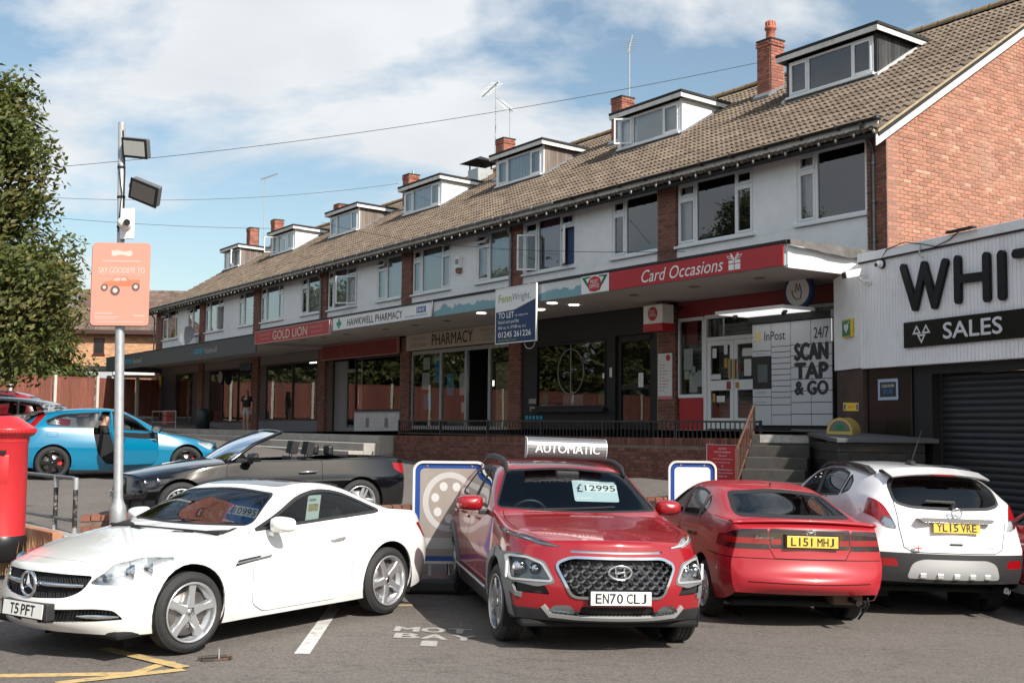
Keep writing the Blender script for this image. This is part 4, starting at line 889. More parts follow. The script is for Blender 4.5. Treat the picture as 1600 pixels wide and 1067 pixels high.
# long concrete steps at the middle of the parade
cs = thing('concrete_steps', 'long pale concrete steps between the road and the shop pavement', 'steps', TR(21.5, RW, .5))
for i in range(3): MB().box(0 + .3 * i, 7.5 - .02 * i, -.42 * i - .42, .25, .55 - .2 * i, 1.1 - .2 * i - .04).build('step', concrete, cs, bevel=.02)
kb = MB(); kb.box(21.6, 45, 2.32, 2.55, .6, 1.62); kb.box(21.6, 45, 2.56, 3.1, .6, 1.42); o = struct(kb.build('kerb', concrete)); o.matrix_world = TF @ M.Rotation(0, 4, 'X')
# ================================================================ festoon lights under the eaves
fl = thing('festoon_lights', 'string of bare festoon bulbs slung along under the eaves', 'string lights', T(-.05, .46, 7.18))
cpath = []
nb = 104
for i in range(nb + 1):
    x = i * .412; cpath += [(x, 0, .0 + .012 * sin(i * 2.3)), (x + .206, 0, -.035 + .01 * sin(i))]
MB().tube(cpath, .007, 4).build('cable', black_matt, fl)
bb_ = MB(); bb_.lathe([(.0, 0), (.016, 0), (.016, -.055), (.012, -.06)], 8); bh = bb_.mesh('lamp_holder', black_matt)
bb_ = MB(); bb_.lathe([(.012, -.055), (.028, -.085), (.032, -.11), (.022, -.14), (0, -.15)], 10); bbm = bb_.mesh('bulb', mat('bulb_glass', (.27, .25, .20), .3))
for i in range(nb):
    for me, n_ in ((bh, 'lamp_holder'), (bbm, 'bulb')):
        o = bpy.data.objects.new(n_, me); COL.objects.link(o); o.parent = fl; o.location = (i * .412, 0, .012 * sin(i * 2.3)); o.rotation_euler = (random.uniform(-.2, .2), random.uniform(-.25, .25), 0); o.scale = (.9, .9, .9)
# ================================================================ aerials, alarm box, dish
def yagi(name, label, s, t, z0, h, boom, tilt, els, yaw, group='television aerials on the roof'):
    a = thing(name, label, 'aerial', TR(s, -t, z0)); MB().cyl((0, 0, 0), (0, 0, h), .018, 6).build('mast', steel, a)
    b = MB(); m = M.Translation((0, 0, h - .06)) @ M.Rotation(yaw, 4, 'Z') @ M.Rotation(tilt, 4, 'Y'); b.cyl(m @ V((-.3, 0, 0)), m @ V((boom, 0, 0)), .02, 5); b.build('boom', steel, a)
    e = MB()
    for i in range(els): x = -.1 + boom * i / els; e.cyl(m @ V((x, -.22 + .06 * i / els, 0)), m @ V((x, .22 - .06 * i / els, 0)), .012, 4)
    e.build('element', steel, a, kind='stuff'); return a
yagi('television_aerial', 'tall thin aerial mast rising behind the second dormer from the garage', 13.7, 5.4, 10.8, 2.75, .6, R(-55), 5, 2.2)
yagi('television_aerial', 'multi element aerial pointing up over the third chimney', 19.4, 4.8, 11.7, 1.1, 1.6, R(-28), 9, 2.9)
yagi('television_aerial', 'aerial on a tall pole at left of the third chimney', 20.3, 4.8, 11.2, 2.7, 1.5, R(2), 10, 2.9)
yagi('television_aerial', 'white aerial mast above the farthest chimney', 42.2, 5.0, 11.2, 3.2, .9, R(-8), 6, .4)
t_ = thing('alarm_box', 'white burglar alarm box on the rendered wall above the pharmacy', 'alarm', TR(14.7, .0, 6.3)); MB().prism([(-.13, .0), (.13, 0), (.16, .3), (.1, .36), (-.1, .36), (-.16, .3)], -.09, .0, 'xz').build('case', white_sign, t_, bevel=.015); MB().box(-.08, .08, -.1, -.09, .1, .25).build('badge', greyink, t_); MB().box(-.12, .12, -.06, 0, -.14, -.002).build('sounder', mat('brown_patch', (.25, .12, .08), .7), t_)
t_ = thing('satellite_dish', 'grey satellite dish on the wall above the dark grey fascia', 'satellite dish', TR(36.9, .1, 5.3)); dm_ = M.Translation((0, -.35, .35)) @ M.Rotation(R(75), 4, 'X') @ M.Rotation(R(25), 4, 'Y')
MB().lathe([(.0, 0), (.2, .02), (.36, .07), (.44, .11)], 24, dm_).build('dish', mat('dish_grey', (.2, .21, .22), .6), t_); MB().tube([(0, 0, .35), (0, -.32, .35)], .025, 6).tube([(0, -.3, .05), (0, -.75, .25)], .012, 5).build('arm', steel, t_)
# ================================================================ garage at the right
AX, AY = 5.79, 19.0; G1 = V((sin(R(20)), -cos(R(20)), 0))
GF = frame((AX, AY, 0), G1)                       # x towards the camera along the front, -y outwards
G = thing('car_sales_garage', 'white clad car sales garage with a black front and roller shutter', 'garage', GF)
clad = mat('white_cladding', (.80, .82, .84), .5, var=.05, scale=2, dirt=(.38, .38, .38), dscale=1.3, damt=.3)
def ribs(mb, x0, x1, z0, z1f, y, step=.075):
    x = x0
    while x < x1 - .01:
        b = min(x + step - .008, x1); mb.box(x, b, y - .007, y - .0, z0, z1f((x + b) / 2)); x += step
MB().box(0, 9, -.02, .35, 2.84, 4.7).build('fascia_backing', clad, G)
mb = MB(); ribs(mb, 0, 9, 2.845, lambda x: 4.58, -.021); mb.build('cladding', clad, G, kind='stuff')
MB().box(-.03, 9, -.06, .38, 4.6, 4.74).build('capping', clad, G, bevel=.01); MB().box(.0, 9, -.065, -.036, 4.575, 4.597).build('drip_trim', black_matt, G)
SG = M.Rotation(R(0), 4, 'Z')
# chamfered return panel on the left
rt_ang = atan2(.99, -.134) - atan2(G1.y, G1.x)
RM = M.Rotation(rt_ang, 4, 'Z')
mb = MB(); k = 13
for i in range(k):
    a, b = i * .085, i * .085 + .078; zt = 4.62 - .16 * max(0, (b - .1) / 1.0) ** 1.0
    mb.box(a, b, .0, .008, 2.86, zt, RM)
mb.build('return_cladding', clad, G, kind='stuff'); MB().box(0, 1.1, -.1, -.002, 2.86, 4.45, RM).build('return_backing', clad, G)
MB().box(.05, 1.08, -.3, -.03, .5, 2.85, RM).build('brown_side_wall', mat('brown_wall', (.06, .035, .028), .6, var=.4, scale=2), G)
gl = mat('gloss_black_panel', (.007, .007, .008), .2, var=.1)
MB().box(.0, 1.08, .10, .3, .2, 2.838).build('front_panel', gl, G, bevel=.006); MB().box(1.085, 1.5, .14, .3, .2, 2.838).build('door_reveal', black_matt, G); MB().box(1.5, 9, .12, .3, 2.70, 2.838).build('shutter_box', black_matt, G)
shm = mat('dark_shutter', (.035, .037, .04), .42, metal=.3, var=.12, scale=5)
rs = MB().box(1.5, 6.2, .33, .36, .2, 2.7).build('roller_shutter', black_matt, G)
sb = MB(); n_ = 7; pr = [(.325 - .022 * sin(pi * i / (n_ - 1)), .094 * i / (n_ - 1)) for i in range(n_)]
sb.smooth = True; sb.add([(x, y, z) for x in (1.52, 6.18) for y, z in pr], [(i, n_ + i, n_ + i + 1, i + 1) for i in range(n_ - 1)]); sme = sb.mesh('slat', shm)
for i in range(25):
    o = bpy.data.objects.new('slat', sme); COL.objects.link(o); o.parent = rs; o.location = (0, 0, .25 + i * .098)
MB().box(6.2, 9, .10, .3, .2, 2.7).build('front_panel', gl, G)
MB().box(0.02, 9, .36, 9, 4.5, 4.58).build('roof', felt, G); MB().box(8.8, 9, .3, 9, .2, 4.5).build('side_wall', brick_red, G); MB().box(0.02, .3, .36, 2.2, .2, 4.5).build('side_wall', mat('brown_wall', (.06, .035, .028), .6), G)
# raised black letters
lt = thing('raised_garage_lettering', 'row of big rounded black raised letters on the white garage cladding', 'sign', GF @ M.Translation((.13, 0, 0)))
def stroke_letter(segs, r, name='letter'):
    for_ = MB()
    def cap(a, b, off):
        a, b = V((a[0], a[1])), V((b[0], b[1])); d = (b - a); L = d.length; ang = atan2(d.y, d.x); pts = []
        for i in range(9): t = ang + pi / 2 + pi * i / 8; pts.append((a.x + r * cos(t), a.y + r * sin(t)))
        for i in range(9): t = ang - pi / 2 + pi * i / 8; pts.append((b.x + r * cos(t), b.y + r * sin(t)))
        for_.prism(pts, -.095 - off, -.045, 'xz')
    for i, (a, b) in enumerate(segs): cap(a, b, i * .0015)
    return for_.build(name, mat('gloss_black_letter', (.006, .006, .007), .4, spec=.25), lt)
zt, zb = 4.37, 3.73
stroke_letter([((1.02, zt), (1.28, zb)), ((1.28, zb), (1.50, zt - .02)), ((1.50, zt - .02), (1.72, zb - .01)), ((1.72, zb - .01), (1.96, zt - .04))], .066)
stroke_letter([((2.22, zt - .03), (2.22, zb + .02)), ((2.80, zt - .06), (2.80, zb - .01)), ((2.22, 4.05), (2.80, 4.03))], .066)
stroke_letter([((3.09, zt - .08), (3.09, zb - .01))], .07); stroke_letter([((3.36, zt - .1), (3.9, zt - .12)), ((3.62, zt - .1), (3.62, zb))], .066)
s_ = sign('sales_board', 'gloss black Sales board with three white triangles below the big letters', GF @ M.Translation((1.13, -.055, 3.11)), 3.6, .40, .02, gl)
lit_white = mat('sign_white', (.6, .62, .64), .5)
let(s_, 'SALES', .90, .09, 1.18, .235, lit_white, -.026, .025)
for tx, tz, up in ((.31, .20, 1), (.52, .20, 1), (.415, .05, 1)):
    tri = MB(); o_ = [(tx - .1, tz), (tx + .1, tz), (tx, tz + .14)]; c_ = V((tx, tz + .05)); i_ = [tuple(c_ + (V(p) - c_) * .48) for p in o_]
    if tz < .1: o_ = [(p[0], .35 * 0 + (tz + .14 - (p[1] - tz))) for p in o_]; c_ = V((tx, tz + .09)); i_ = [tuple(c_ + (V(p) - c_) * .48) for p in o_]
    for j in range(3): a, b = o_[j], o_[(j + 1) % 3]; c, d = i_[(j + 1) % 3], i_[j]; tri.add([(p[0], -.0245, p[1]) for p in (a, b, c, d)], [(0, 1, 2, 3)])
    tri.build('triangle', lit_white, s_)
# small things on the garage
RP = GF @ RM
t_ = thing('defibrillator_sign', 'small green and yellow heart sign on the garage return panel', 'sign', RP @ M.Translation((.28, .018, 3.40)))
# faces out of the return panel
MB().box(0, .36, -.0, .05, 0, .3).build('edge', yellowink, t_); MB().box(.025, .335, .05, .055, .02, .28).build('green_face', mat('safety_green', (.0, .17, .09), .4), t_)
hh = MB(); hp = [(.17 + .085 * (sin(a) ** 3), .155 + .0055 * (13 * cos(a) - 5 * cos(2 * a) - 2 * cos(3 * a) - cos(4 * a))) for a in [2 * pi * i / 24 for i in range(24)]]; hh.prism([(.34 - x, z) for x, z in hp], .056, .058, 'xz'); hh.box(.07, .08, .056, .058, .22, .26).box(.055, .095, .0561, .0581, .235, .245); hh.build('heart', white_sign, t_)
bz_ = MB(); bz_.prism([(.18, .2), (.155, .15), (.17, .15), (.16, .1), (.19, .16), (.175, .16)], .059, .060, 'xz'); bz_.build('bolt', MATS['safety_green'], t_)
def cctv(name, label, m, bullet):
    t = thing(name, label, 'camera', m)
    if bullet:
        b = MB(); b.box(-.06, .06, -.36, .0, -.06, .07, M.Rotation(R(12), 4, 'X')); b.build('housing', white_sign, t, bevel=.025, seg=3); MB().box(-.045, .045, -.375, -.361, -.045, .05, M.Rotation(R(12), 4, 'X')).build('lens_window', black_paint, t); MB().tube([(.02, -.1, -.08), (.09, -.05, -.16), (.10, .06, -.16)], .025, 8).cyl((.1, .04, -.16), (.1, .07, -.16), .06, 12).build('bracket', white_sign, t)
    else:
        MB().cyl((0, 0, 0), (0, -.03, 0), .075, 20).build('base', black_matt, t); b = MB(); b.lathe([(0, -.115), (.03, -.11), (.055, -.085), (.062, -.03)], 18, axis='y'); b.build('eyeball', white_sign, t); MB().cyl((-.015, -.118, -.015), (-.02, -.085, -.01), .03, 16).build('lens', black_paint, t)
    return t
cctv('bullet_camera', 'white bullet camera at the corner of the garage fascia', GF @ M.Translation((.16, -.10, 4.42)), True)
cctv('dome_camera', 'small round white and black camera on the cladding beside bullet camera', GF @ M.Translation((.60, -.04, 4.50)), False)
t_ = thing('fascia_cable', 'thin black cable looping along the top of the garage fascia', 'cable', GF); MB().tube([(.58, -.05, 4.58), (.75, -.07, 4.72), (1.2, -.08, 4.77), (1.6, -.08, 4.68), (1.9, -.08, 4.60), (2.2, -.08, 4.66), (2.4, -.07, 4.76)], .008, 5).build('cable', black_matt, t_); MB().box(2.2, 2.75, -.16, -.07, 4.745, 4.775).build('clamp_bar', black_matt, t_); MB().tube([(1.55, -.08, 4.66), (1.56, -.11, 4.5), (1.65, -.1, 4.46)], .012, 6).build('hook', steel, t_)
s_ = sign('chequered_notice', 'small blue and white chequered notice on the black garage panel', GF @ M.Translation((.28, .095, 2.32)), .5, .34, .006, mat('notice_black', (.02, .022, .026), .4))
ck = MB(); ck2 = MB(); q = .025
for i in range(20):
    for j in (0, 1):
        for zz in (j * q, .34 - q - j * q): (ck if (i + j) % 2 else ck2).add([(i * q, -.008, zz), (i * q + q, -.008, zz), (i * q + q, -.008, zz + q), (i * q, -.008, zz + q)], [(0, 1, 2, 3)])
for i in range(2, 12):
    for j in (0, 1):
        for xx in (j * q, .5 - q - j * q): (ck if (i + j) % 2 else ck2).add([(xx, -.008, i * q), (xx + q, -.008, i * q), (xx + q, -.008, i * q + q), (xx, -.008, i * q + q)], [(0, 1, 2, 3)])
ck.build('blue_check', mat('check_blue', (.05, .22, .48), .5), s_, kind='stuff'); ck2.build('white_check', paper, s_, kind='stuff')
let(s_, '01245 931999', .1, .2, .3, .05, paper, -.0085, .01); let(s_, 'SECURE', .13, .1, .24, .07, MATS['check_blue'], -.0085, .01)
t_ = sign('yellow_direction_sign', 'little yellow and blue sign above the yellow defibrillator cabinet', frame((5.35, 18.6, 2.14), (1, -.25)), .24, .13, .01, yellowink)
for x in (.01, .2): MB().box(x, x + .03, -.0125, -.0105, .02, .11).build('blue_end', blueink, t_)
let(t_, '24/7', .07, .04, .1, .05, redink, -.013)
# bin store
bs = thing('timber_store', 'black timber store with grey sloping lid beside the grey steps', 'store', frame((4.95, 17.5, .1), (1, .0)))
zl, zr_ = 1.60, 1.60
shp = mat('black_shiplap', (.015, .0145, .014), .6, island=.3, var=.3, scale=8, stretch=(.15, 1, 1), dirt=(.13, .095, .07), dscale=6, damt=.45)
MB().box(.03, 1.3, .03, 2.7, .1, 1.54).build('carcass', black_matt, bs)
for i in range(9):
    MB().box(0, 1.32, .003 - .012 * (i % 1), .028, .2 + i * .15, .2 + i * .15 + .143).build('board', shp, bs, bevel=.006); MB().box(.0, .028, .03, 2.7, .2 + i * .15, .2 + i * .15 + .143).build('board', shp, bs, bevel=.006)
for x in (.18, .62, 1.05): MB().box(x, x + .035, -.012, .001, .55, 1.42).build('batten', shp, bs)
MB().prism([(-.1, 1.545), (2.75, 1.68), (2.75, 1.74), (-.1, 1.61)], -.05, 1.5, 'yz').build('lid', mat('grey_felt_lid', (.095, .095, .10), .85, var=.12, scale=8, bump=.4), bs, bevel=.01)
t_ = thing('defibrillator_cabinet', 'yellow rounded defibrillator cabinet standing behind the timber store lid', 'cabinet', frame((5.14, 18.75, 1.80), (.8, -.6)) @ M.Scale(.85, 4))
MB().prism([(.5, -.3), (.5, 0)] + [(.25 + .25 * cos(a), .02 + .25 * sin(a)) for a in [pi * i / 14 for i in range(15)]] + [(0, 0), (0, -.3)], -.05, .38, 'xz').build('shell', mat('cream_yellow', (.52, .38, .11), .45, var=.05), t_, bevel=.015); MB().prism([(.25 + .2 * cos(a), .02 + .2 * sin(a)) for a in [pi * i / 14 for i in range(15)]], -.058, -.051, 'xz').build('window', mat('cabinet_window', (.10, .13, .10), .2), t_); MB().box(.18, .32, -.064, -.0585, .04, .14).build('green_badge', MATS['safety_green'], t_)

# ================================================================ low brick wall, forecourt signs
lw = thing('low_brick_wall', 'low brown brick wall dividing the car lot from the upper road', 'wall', frame((-4.95, 13.45, -.10), (7.9, 1.75)) @ M.Rotation(-.026, 4, 'Y'))
LL = 8.1; MB().box(0, LL, 0, .22, -.1, .80).build('core', mat('dark_mortar', (.17, .125, .10), .9), lw)
wb = mat('brown_brick', (.20, .085, .055), .85, island=.35, var=.2, scale=20, bump=.35, bscale=140)
lay = brick_layout(LL, .80, 's'); lay.sort(key=lambda q: -q[1]); wall_bricks(lay, lw, wb)
cpm = MB(); cpm.box(.004, .105, -.012, .235, .80, .865); cpe = cpm.mesh('coping_brick', wb)
for i in range(int(LL / .113)): o = bpy.data.objects.new('coping_brick', cpe); COL.objects.link(o); o.parent = lw; o.location = (i * .113, random.uniform(-.006, .006), random.uniform(-.004, .002))
def rrect(w, h, r, n=6, x0=0, z0=0):
    p = []
    for cx, cz, a0 in ((w - r, h - r, 0), (r, h - r, pi / 2), (r, r, pi), (w - r, r, 3 * pi / 2)):
        p += [(x0 + cx + r * cos(a0 + pi / 2 * i / n), z0 + cz + r * sin(a0 + pi / 2 * i / n)) for i in range(n + 1)]
    return p
def ringf(mb, outer, inner, y0, y1):
    n = len(outer)
    for i in range(n):
        a, b, c, d = outer[i], outer[(i + 1) % n], inner[(i + 1) % n], inner[i]
        mb.add([(a[0], y0, a[1]), (b[0], y0, b[1]), (c[0], y0, c[1]), (d[0], y0, d[1])], [(0, 1, 2, 3)]); mb.add([(a[0], y0, a[1]), (b[0], y0, b[1]), (b[0], y1, b[1]), (a[0], y1, a[1])], [(3, 2, 1, 0)]); mb.add([(d[0], y0, d[1]), (c[0], y0, c[1]), (c[0], y1, c[1]), (d[0], y1, d[1])], [(0, 1, 2, 3)])
def forecourt(name, label, loc, xd, w, h, wheel):
    t = thing(name, label, 'sign', frame(loc, xd)); z0 = .30
    f = MB(); ringf(f, rrect(w, h, .11, 6, 0, z0), rrect(w - .05, h - .05, .09, 6, .025, z0 + .025), -.035, .035); f.build('frame', mat('off_white_plastic', (.66, .64, .61), .5, var=.06), t)
    b = MB(); ringf(b, rrect(w - .05, h - .05, .09, 6, .025, z0 + .025), rrect(w - .16, h - .16, .05, 6, .08, z0 + .08), -.012, .0); b.build('blue_border', mat('border_blue', (.01, .055, .26), .4), t)
    if wheel:
        pm_ = mat('faded_wheel_print', (.30, .26, .23), .35, var=.12, scale=2.5)
    else: pm_ = white_sign
    MB().prism(rrect(w - .155, h - .155, .05, 6, .0775, z0 + .0775), -.010, .004, 'xz').build('poster', pm_, t)
    for x in (.16, w - .16): MB().cyl((x, -.013, z0 + h - .055), (x, -.02, z0 + h - .055), .012, 10).build('screw', chrome, t)
    if wheel:       # printed picture of an alloy wheel, flat
        cx, cz = w * .5, z0 + h * .60
        wm = mat('print_grey', (.48, .46, .45), .4); dk_ = mat('print_dark', (.19, .17, .16), .4)
        r1 = MB(); ringf(r1, [(cx + .30 * cos(a), cz + .33 * sin(a)) for a in [2 * pi * i / 40 for i in range(40)]], [(cx + .235 * cos(a), cz + .265 * sin(a)) for a in [2 * pi * i / 40 for i in range(40)]], -.0115, -.0105); r1.build('printed_rim', wm, t)
        for i in range(7):
            a = 2 * pi * i / 7 + .2; MB().prism([(cx + .165 * cos(a) + .045 * cos(b), cz + .185 * sin(a) + .05 * sin(b)) for b in [2 * pi * j / 14 for j in range(14)]], -.0125, -.0108, 'xz').build('printed_hole', mat('print_pale', (.58, .56, .55), .4), t)
        MB().box(.08, w - .08, -.0115, -.0106, z0 + .16, z0 + .28).build('printed_band', mat('print_band', (.45, .44, .42), .4), t)
    MB().box(-.06, w + .06, -.28, .28, 0, .16).build('base', mat('rubber_base', (.018, .022, .024), .5), t, bevel=.04, seg=3)
    for x in (.18, w - .22): MB().box(x, x + .04, -.02, .02, .16, z0 + .02).build('leg', steel, t)
    return t
forecourt('forecourt_sign', 'upright forecourt sign with a faded alloy wheel print and blue border', (-1.09, 12.95, .02), (1, .02), .82, 1.13, True)
forecourt('forecourt_sign', 'upright forecourt sign with blank white panel and blue border by brick wall', (2.04, 15.0, .1), (1, -.05), .62, 1.02, False)
# ================================================================ lamp column, sign, floodlights
lp = thing('lamp_column', 'galvanised steel column with cables standing behind the white car', 'lamp post', frame((-4.49, 13.3, .75), (1, 0)) @ M.Rotation(R(-1.4), 4, 'Y'))
MB().lathe([(.0, -.6), (.095, -.6), (.095, .06), (.09, .13), (.06, .20), (.053, .24), (.052, 2.25), (.052, 2.3), (.042, 2.34), (.042, 4.6), (.0, 4.62)], 18).build('column', steel, lp)
cb = MB(); cb.tube([(.03, -.045, 4.5), (.05, -.03, 4.0), (.035, -.045, 3.4), (.045, -.02, 3.2)], .008, 5); cb.tube([(-.02, -.045, 4.1), (.03, -.06, 3.75), (-.02, -.045, 3.3)], .006, 5); cb.build('cable', black_matt, lp)
for z in (3.35, 3.7, 4.05): MB().cyl((0, 0, z), (0, 0, z + .03), .046, 14).build('strap', black_matt, lp)
def flood(label, loc, rot, face):
    t = thing('floodlight', label, 'floodlight', M.Translation(loc) @ rot, 'floodlights on the steel column')
    b = MB(); b.box(-.16, .16, -.03, .05, -.11, .11); b.build('housing', mat('floodlight_grey', (.12, .13, .14), .5), t, bevel=.015); MB().box(-.165, .165, -.045, -.031, -.115, .115).build('bezel', black_matt, t, bevel=.005)
    MB().box(-.135, .135, -.048, -.0455, -.085, .085).build('lens', face, t); br = MB(); br.box(-.2, -.15, .0, .02, -.02, .02); br.tube([(-.14, .06, 0), (-.2, .09, 0), (-.22, .1, 0)], .012, 6); br.build('bracket', steel, t)
    fn = MB()
    for i in range(7): fn.box(-.13 + i * .04, -.12 + i * .04, .05, .075, -.09, .09)
    fn.build('cooling_fin', MATS['floodlight_grey'], t, kind='stuff'); return t
flood('upper small floodlight with pale lens at the top of the steel column', (-4.38, 13.17, 5.02), M.Rotation(R(-14), 4, 'Z') @ M.Rotation(R(8), 4, 'Y') @ M.Rotation(R(22), 4, 'X'), mat('pale_lens', (.52, .54, .52), .15))
flood('lower dark floodlight tilted downwards below the small one', (-4.25, 13.15, 4.50), M.Rotation(R(-8), 4, 'Z') @ M.Rotation(R(22), 4, 'Y') @ M.Rotation(R(28), 4, 'X') @ M.Scale(1.12, 4), mat('dark_lens', (.14, .13, .12), .15))
t_ = thing('eyeball_camera', 'white eyeball camera on a square white plate fixed to the steel column', 'camera', frame((-4.47, 13.24, 4.14), (1, -.15))); MB().box(-.085, .085, -.03, .0, -.18, .18).build('plate', white_sign, t_, bevel=.008); b = MB(); b.lathe([(.075, -.03), (.075, -.07), (.06, -.12), (.04, -.15), (0, -.155)], 20, M.Translation((.02, 0, 0)) @ M.Rotation(R(-22), 4, 'Z'), axis='y'); b.build('eyeball', white_sign, t_); MB().cyl((.05, -.13, -.005), (.07, -.165, -.01), .038, 16).build('lens', black_paint, t_)
pk = mat('faded_pink_board', (.70, .29, .22), .5, var=.03, scale=4); pkw = mat('pink_white', (.80, .52, .46), .6)
t_ = thing('poster_board', 'faded pink advertising board with a pickup truck fixed to the steel column', 'sign', frame((-4.855, 13.21, 2.955), (1, .02)))
MB().prism(rrect(.665, .96, .045, 5), -.008, .0, 'xz').build('board', pk, t_); MB().prism(rrect(.665, .96, .045, 5, -.008, -.008), .001, .012, 'xz').build('backing', black_matt, t_)
let(t_, 'SAY GOODBYE TO', .075, .605, .53, .065, pkw, -.0105, .02); let(t_, 'CABLE CLUTTER & UNTIDY LEADS', .075, .575, .53, .022, pkw, -.0105, .005)
for x, z, w, h in ((.12, .735, .43, .02), (.05, .13, .2, .02), (.05, .09, .28, .015), (.05, .07, .25, .012), (.05, .035, .56, .012), (.49, .105, .13, .02)): MB().box(x, x + w, -.0100, -.0085, z, z + h).build('print_line', mat('pink_line', (.74, .40, .34), .6), t_)
lg = MB(); lg.prism([(.22, .81), (.25, .80), (.33, .82), (.42, .80), (.46, .82), (.45, .87), (.36, .855), (.30, .875), (.22, .87)], -.0105, -.0085, 'xz'); lg.build('print_emblem', pkw, t_)
trk = MB(); trk.prism([(.13, .46), (.14, .50), (.22, .515), (.27, .56), (.40, .565), (.43, .53), (.55, .53), (.555, .475), (.50, .46)], -.0105, -.0087, 'xz'); trk.build('print_truck', mat('truck_orange', (.62, .19, .10), .6), t_)
trg = MB(); trg.prism([(.235, .515), (.275, .552), (.33, .555), (.33, .517)], -.0112, -.0108, 'xz'); trg.prism([(.34, .517), (.34, .555), (.39, .556), (.41, .52)], -.0112, -.0108, 'xz'); trg.build('print_truck_window', mat('print_pinkgrey', (.60, .42, .38), .6), t_)
for x, z, r in ((.15, .44, .04), (.275, .405, .055), (.51, .45, .045)): disc(t_, x, z, r, mat('print_tyre', (.12, .10, .10), .6), -.0115, name='print_wheel', d=.002); disc(t_, x, z, r * .5, pkw, -.0138, name='print_hub', d=.001)
# ================================================================ left kerb wall, tubular railing, pillar box
kw = thing('kerb_wall', 'low concrete retaining kerb below the grey tubular railing', 'wall', frame((-5.02, 13.42, 0), (-1.15, 1.3)))
MB().box(-.15, 14, -.10, .18, -.1, .56).build('kerb', concrete, kw, bevel=.015); MB().box(-.12, 14, .182, .30, .3, .60).build('brick_edging', mat('orange_edging', (.40, .20, .12), .85, var=.25, scale=6), kw, bevel=.01)
tr = thing('tubular_railing', 'grey tubular knee railing with worn black posts beside red post box', 'railing', frame((-5.06, 13.5, .56), (-1.15, 1.3)))
tubem = mat('grey_rail_paint', (.13, .14, .15), .5, var=.15, scale=20); wornp = mat('worn_black_white_post', (.02, .02, .022), .5, dirt=(.5, .5, .48), dscale=14, damt=.9)
MB().tube([(0, 0, .0), (0, 0, .56), (.03, 0, .61), (.08, 0, .63), (6, 0, .63)], .024, 10).build('rail', tubem, tr); MB().tube([(0, 0, .14), (6, 0, .14)], .022, 10).build('rail', tubem, tr)
for x in (0, .62, 1.9, 3.2): MB().cyl((x, 0, .0), (x, 0, .56), .027, 12).build('post', wornp, tr); MB().lathe([(.034, .0), (.034, .06)], 12, M.Translation((x, 0, 0))).build('collar', steel, tr); MB().lathe([(.034, .5), (.034, .6), (.03, .64)], 12, M.Translation((x, 0, 0))).build('collar', steel, tr)
pb = thing('pillar_box', 'red cylindrical post box with a fluted cap and black base', 'post box', frame((-5.68, 13.0, .30), (1, 0)))
pr_ = mat('postbox_red', (.50, .028, .034), .32, var=.04, coat=.3)
MB().lathe([(.0, .0), (.265, 0), (.265, .24), (.25, .28)], 36).build('base', black_paint, pb); MB().lathe([(.245, .28), (.24, .30), (.24, 1.30), (.25, 1.32)], 36).build('body', pr_, pb)
MB().lathe([(.25, 1.32), (.25, 1.37), (.29, 1.39), (.312, 1.42), (.318, 1.46), (.305, 1.475), (.13, 1.595), (.10, 1.605), (0, 1.61)], 36).build('cap', pr_, pb)
fl_ = MB()
for i in range(60): a = 2 * pi * i / 60; fl_.box(-.008, .008, .312, .323, 1.42, 1.46, M.Rotation(a, 4, 'Z'))
fl_.build('cap_beading', pr_, pb, kind='stuff'); MB().lathe([(.2405, .86), (.2435, .87), (.2435, 1.16), (.2405, 1.17)], 20, a0=-2.2, a1=-1.0).build('door', pr_, pb); MB().box(-.11, .11, -.262, -.23, 1.19, 1.225).build('slot', black_matt, pb)
gs = mat('dry_grass', (.42, .24, .12), .9, var=.3); mb = MB(); random.seed(5)
for i in range(420):
    x, y = -5.35 + random.uniform(-.35, .35), 13.15 + random.uniform(-.3, .3); a = random.uniform(0, 2 * pi); h = random.uniform(.08, .34); l = random.uniform(-.08, .08)
    mb.add([(x, y, .15), (x + .012 * cos(a), y + .012 * sin(a), .15), (x + l, y + l * .7, .25 + h)], [(0, 1, 2)])
o = mb.build('dry_grass', gs); o['kind'] = 'stuff'
# ================================================================ fence at the back, house, trees
FD = V((.67, .742, 0)).normalized(); FO_ = V((-21.75, 50, 0))
fm_ = mat('fence_board', (.20, .068, .045), .85, island=.18, var=.2, scale=10, stretch=(1, 1, .15), dirt=(.11, .045, .03), dscale=2, damt=.5)
post_c = mat('concrete_post', (.52, .49, .43), .9, var=.1, scale=6)
fn = thing('boundary_fence', 'tall red brown board fence with pale concrete posts at back of road', 'fence', frame(tuple(FO_), FD))
pnl = MB(); nb = 17
for i in range(nb): x = .07 + i * .108; pnl.box(x, x + .104, .0 + .004 * (i % 2), .02 + .004 * (i % 2), .0, 1.72 + .0)
pnl.box(.06, 1.95, -.012, .035, 1.70, 1.74); pme2 = pnl.mesh('fence_panel', fm_)
pp = MB(); pp.box(-.06, .06, -.05, .06, -.3, 1.80); ppe = pp.mesh('concrete_post', post_c)
for i in range(-24, 9):
    x = i * 2.02; p = FO_ + FD * x; zb_ = max(zg(p.x, p.y), 0) + .35 if p.y > 45 else zg(p.x, p.y) + .25
    zb_ = 2.13 if i >= -2 else 2.13 + (i + 2) * .035
    o = bpy.data.objects.new('concrete_post', ppe); COL.objects.link(o); o.parent = fn; o.location = (x, 0, zb_)
    o = bpy.data.objects.new('fence_panel', pme2); COL.objects.link(o); o.parent = fn; o.location = (x, 0, zb_)
hb = mat('orange_brick', (.50, .27, .14), .85, var=.1, scale=3)
t2 = hb.node_tree; b2 = t2.nodes['Principled BSDF']; l2 = b2.inputs['Base Color'].links[0].from_socket
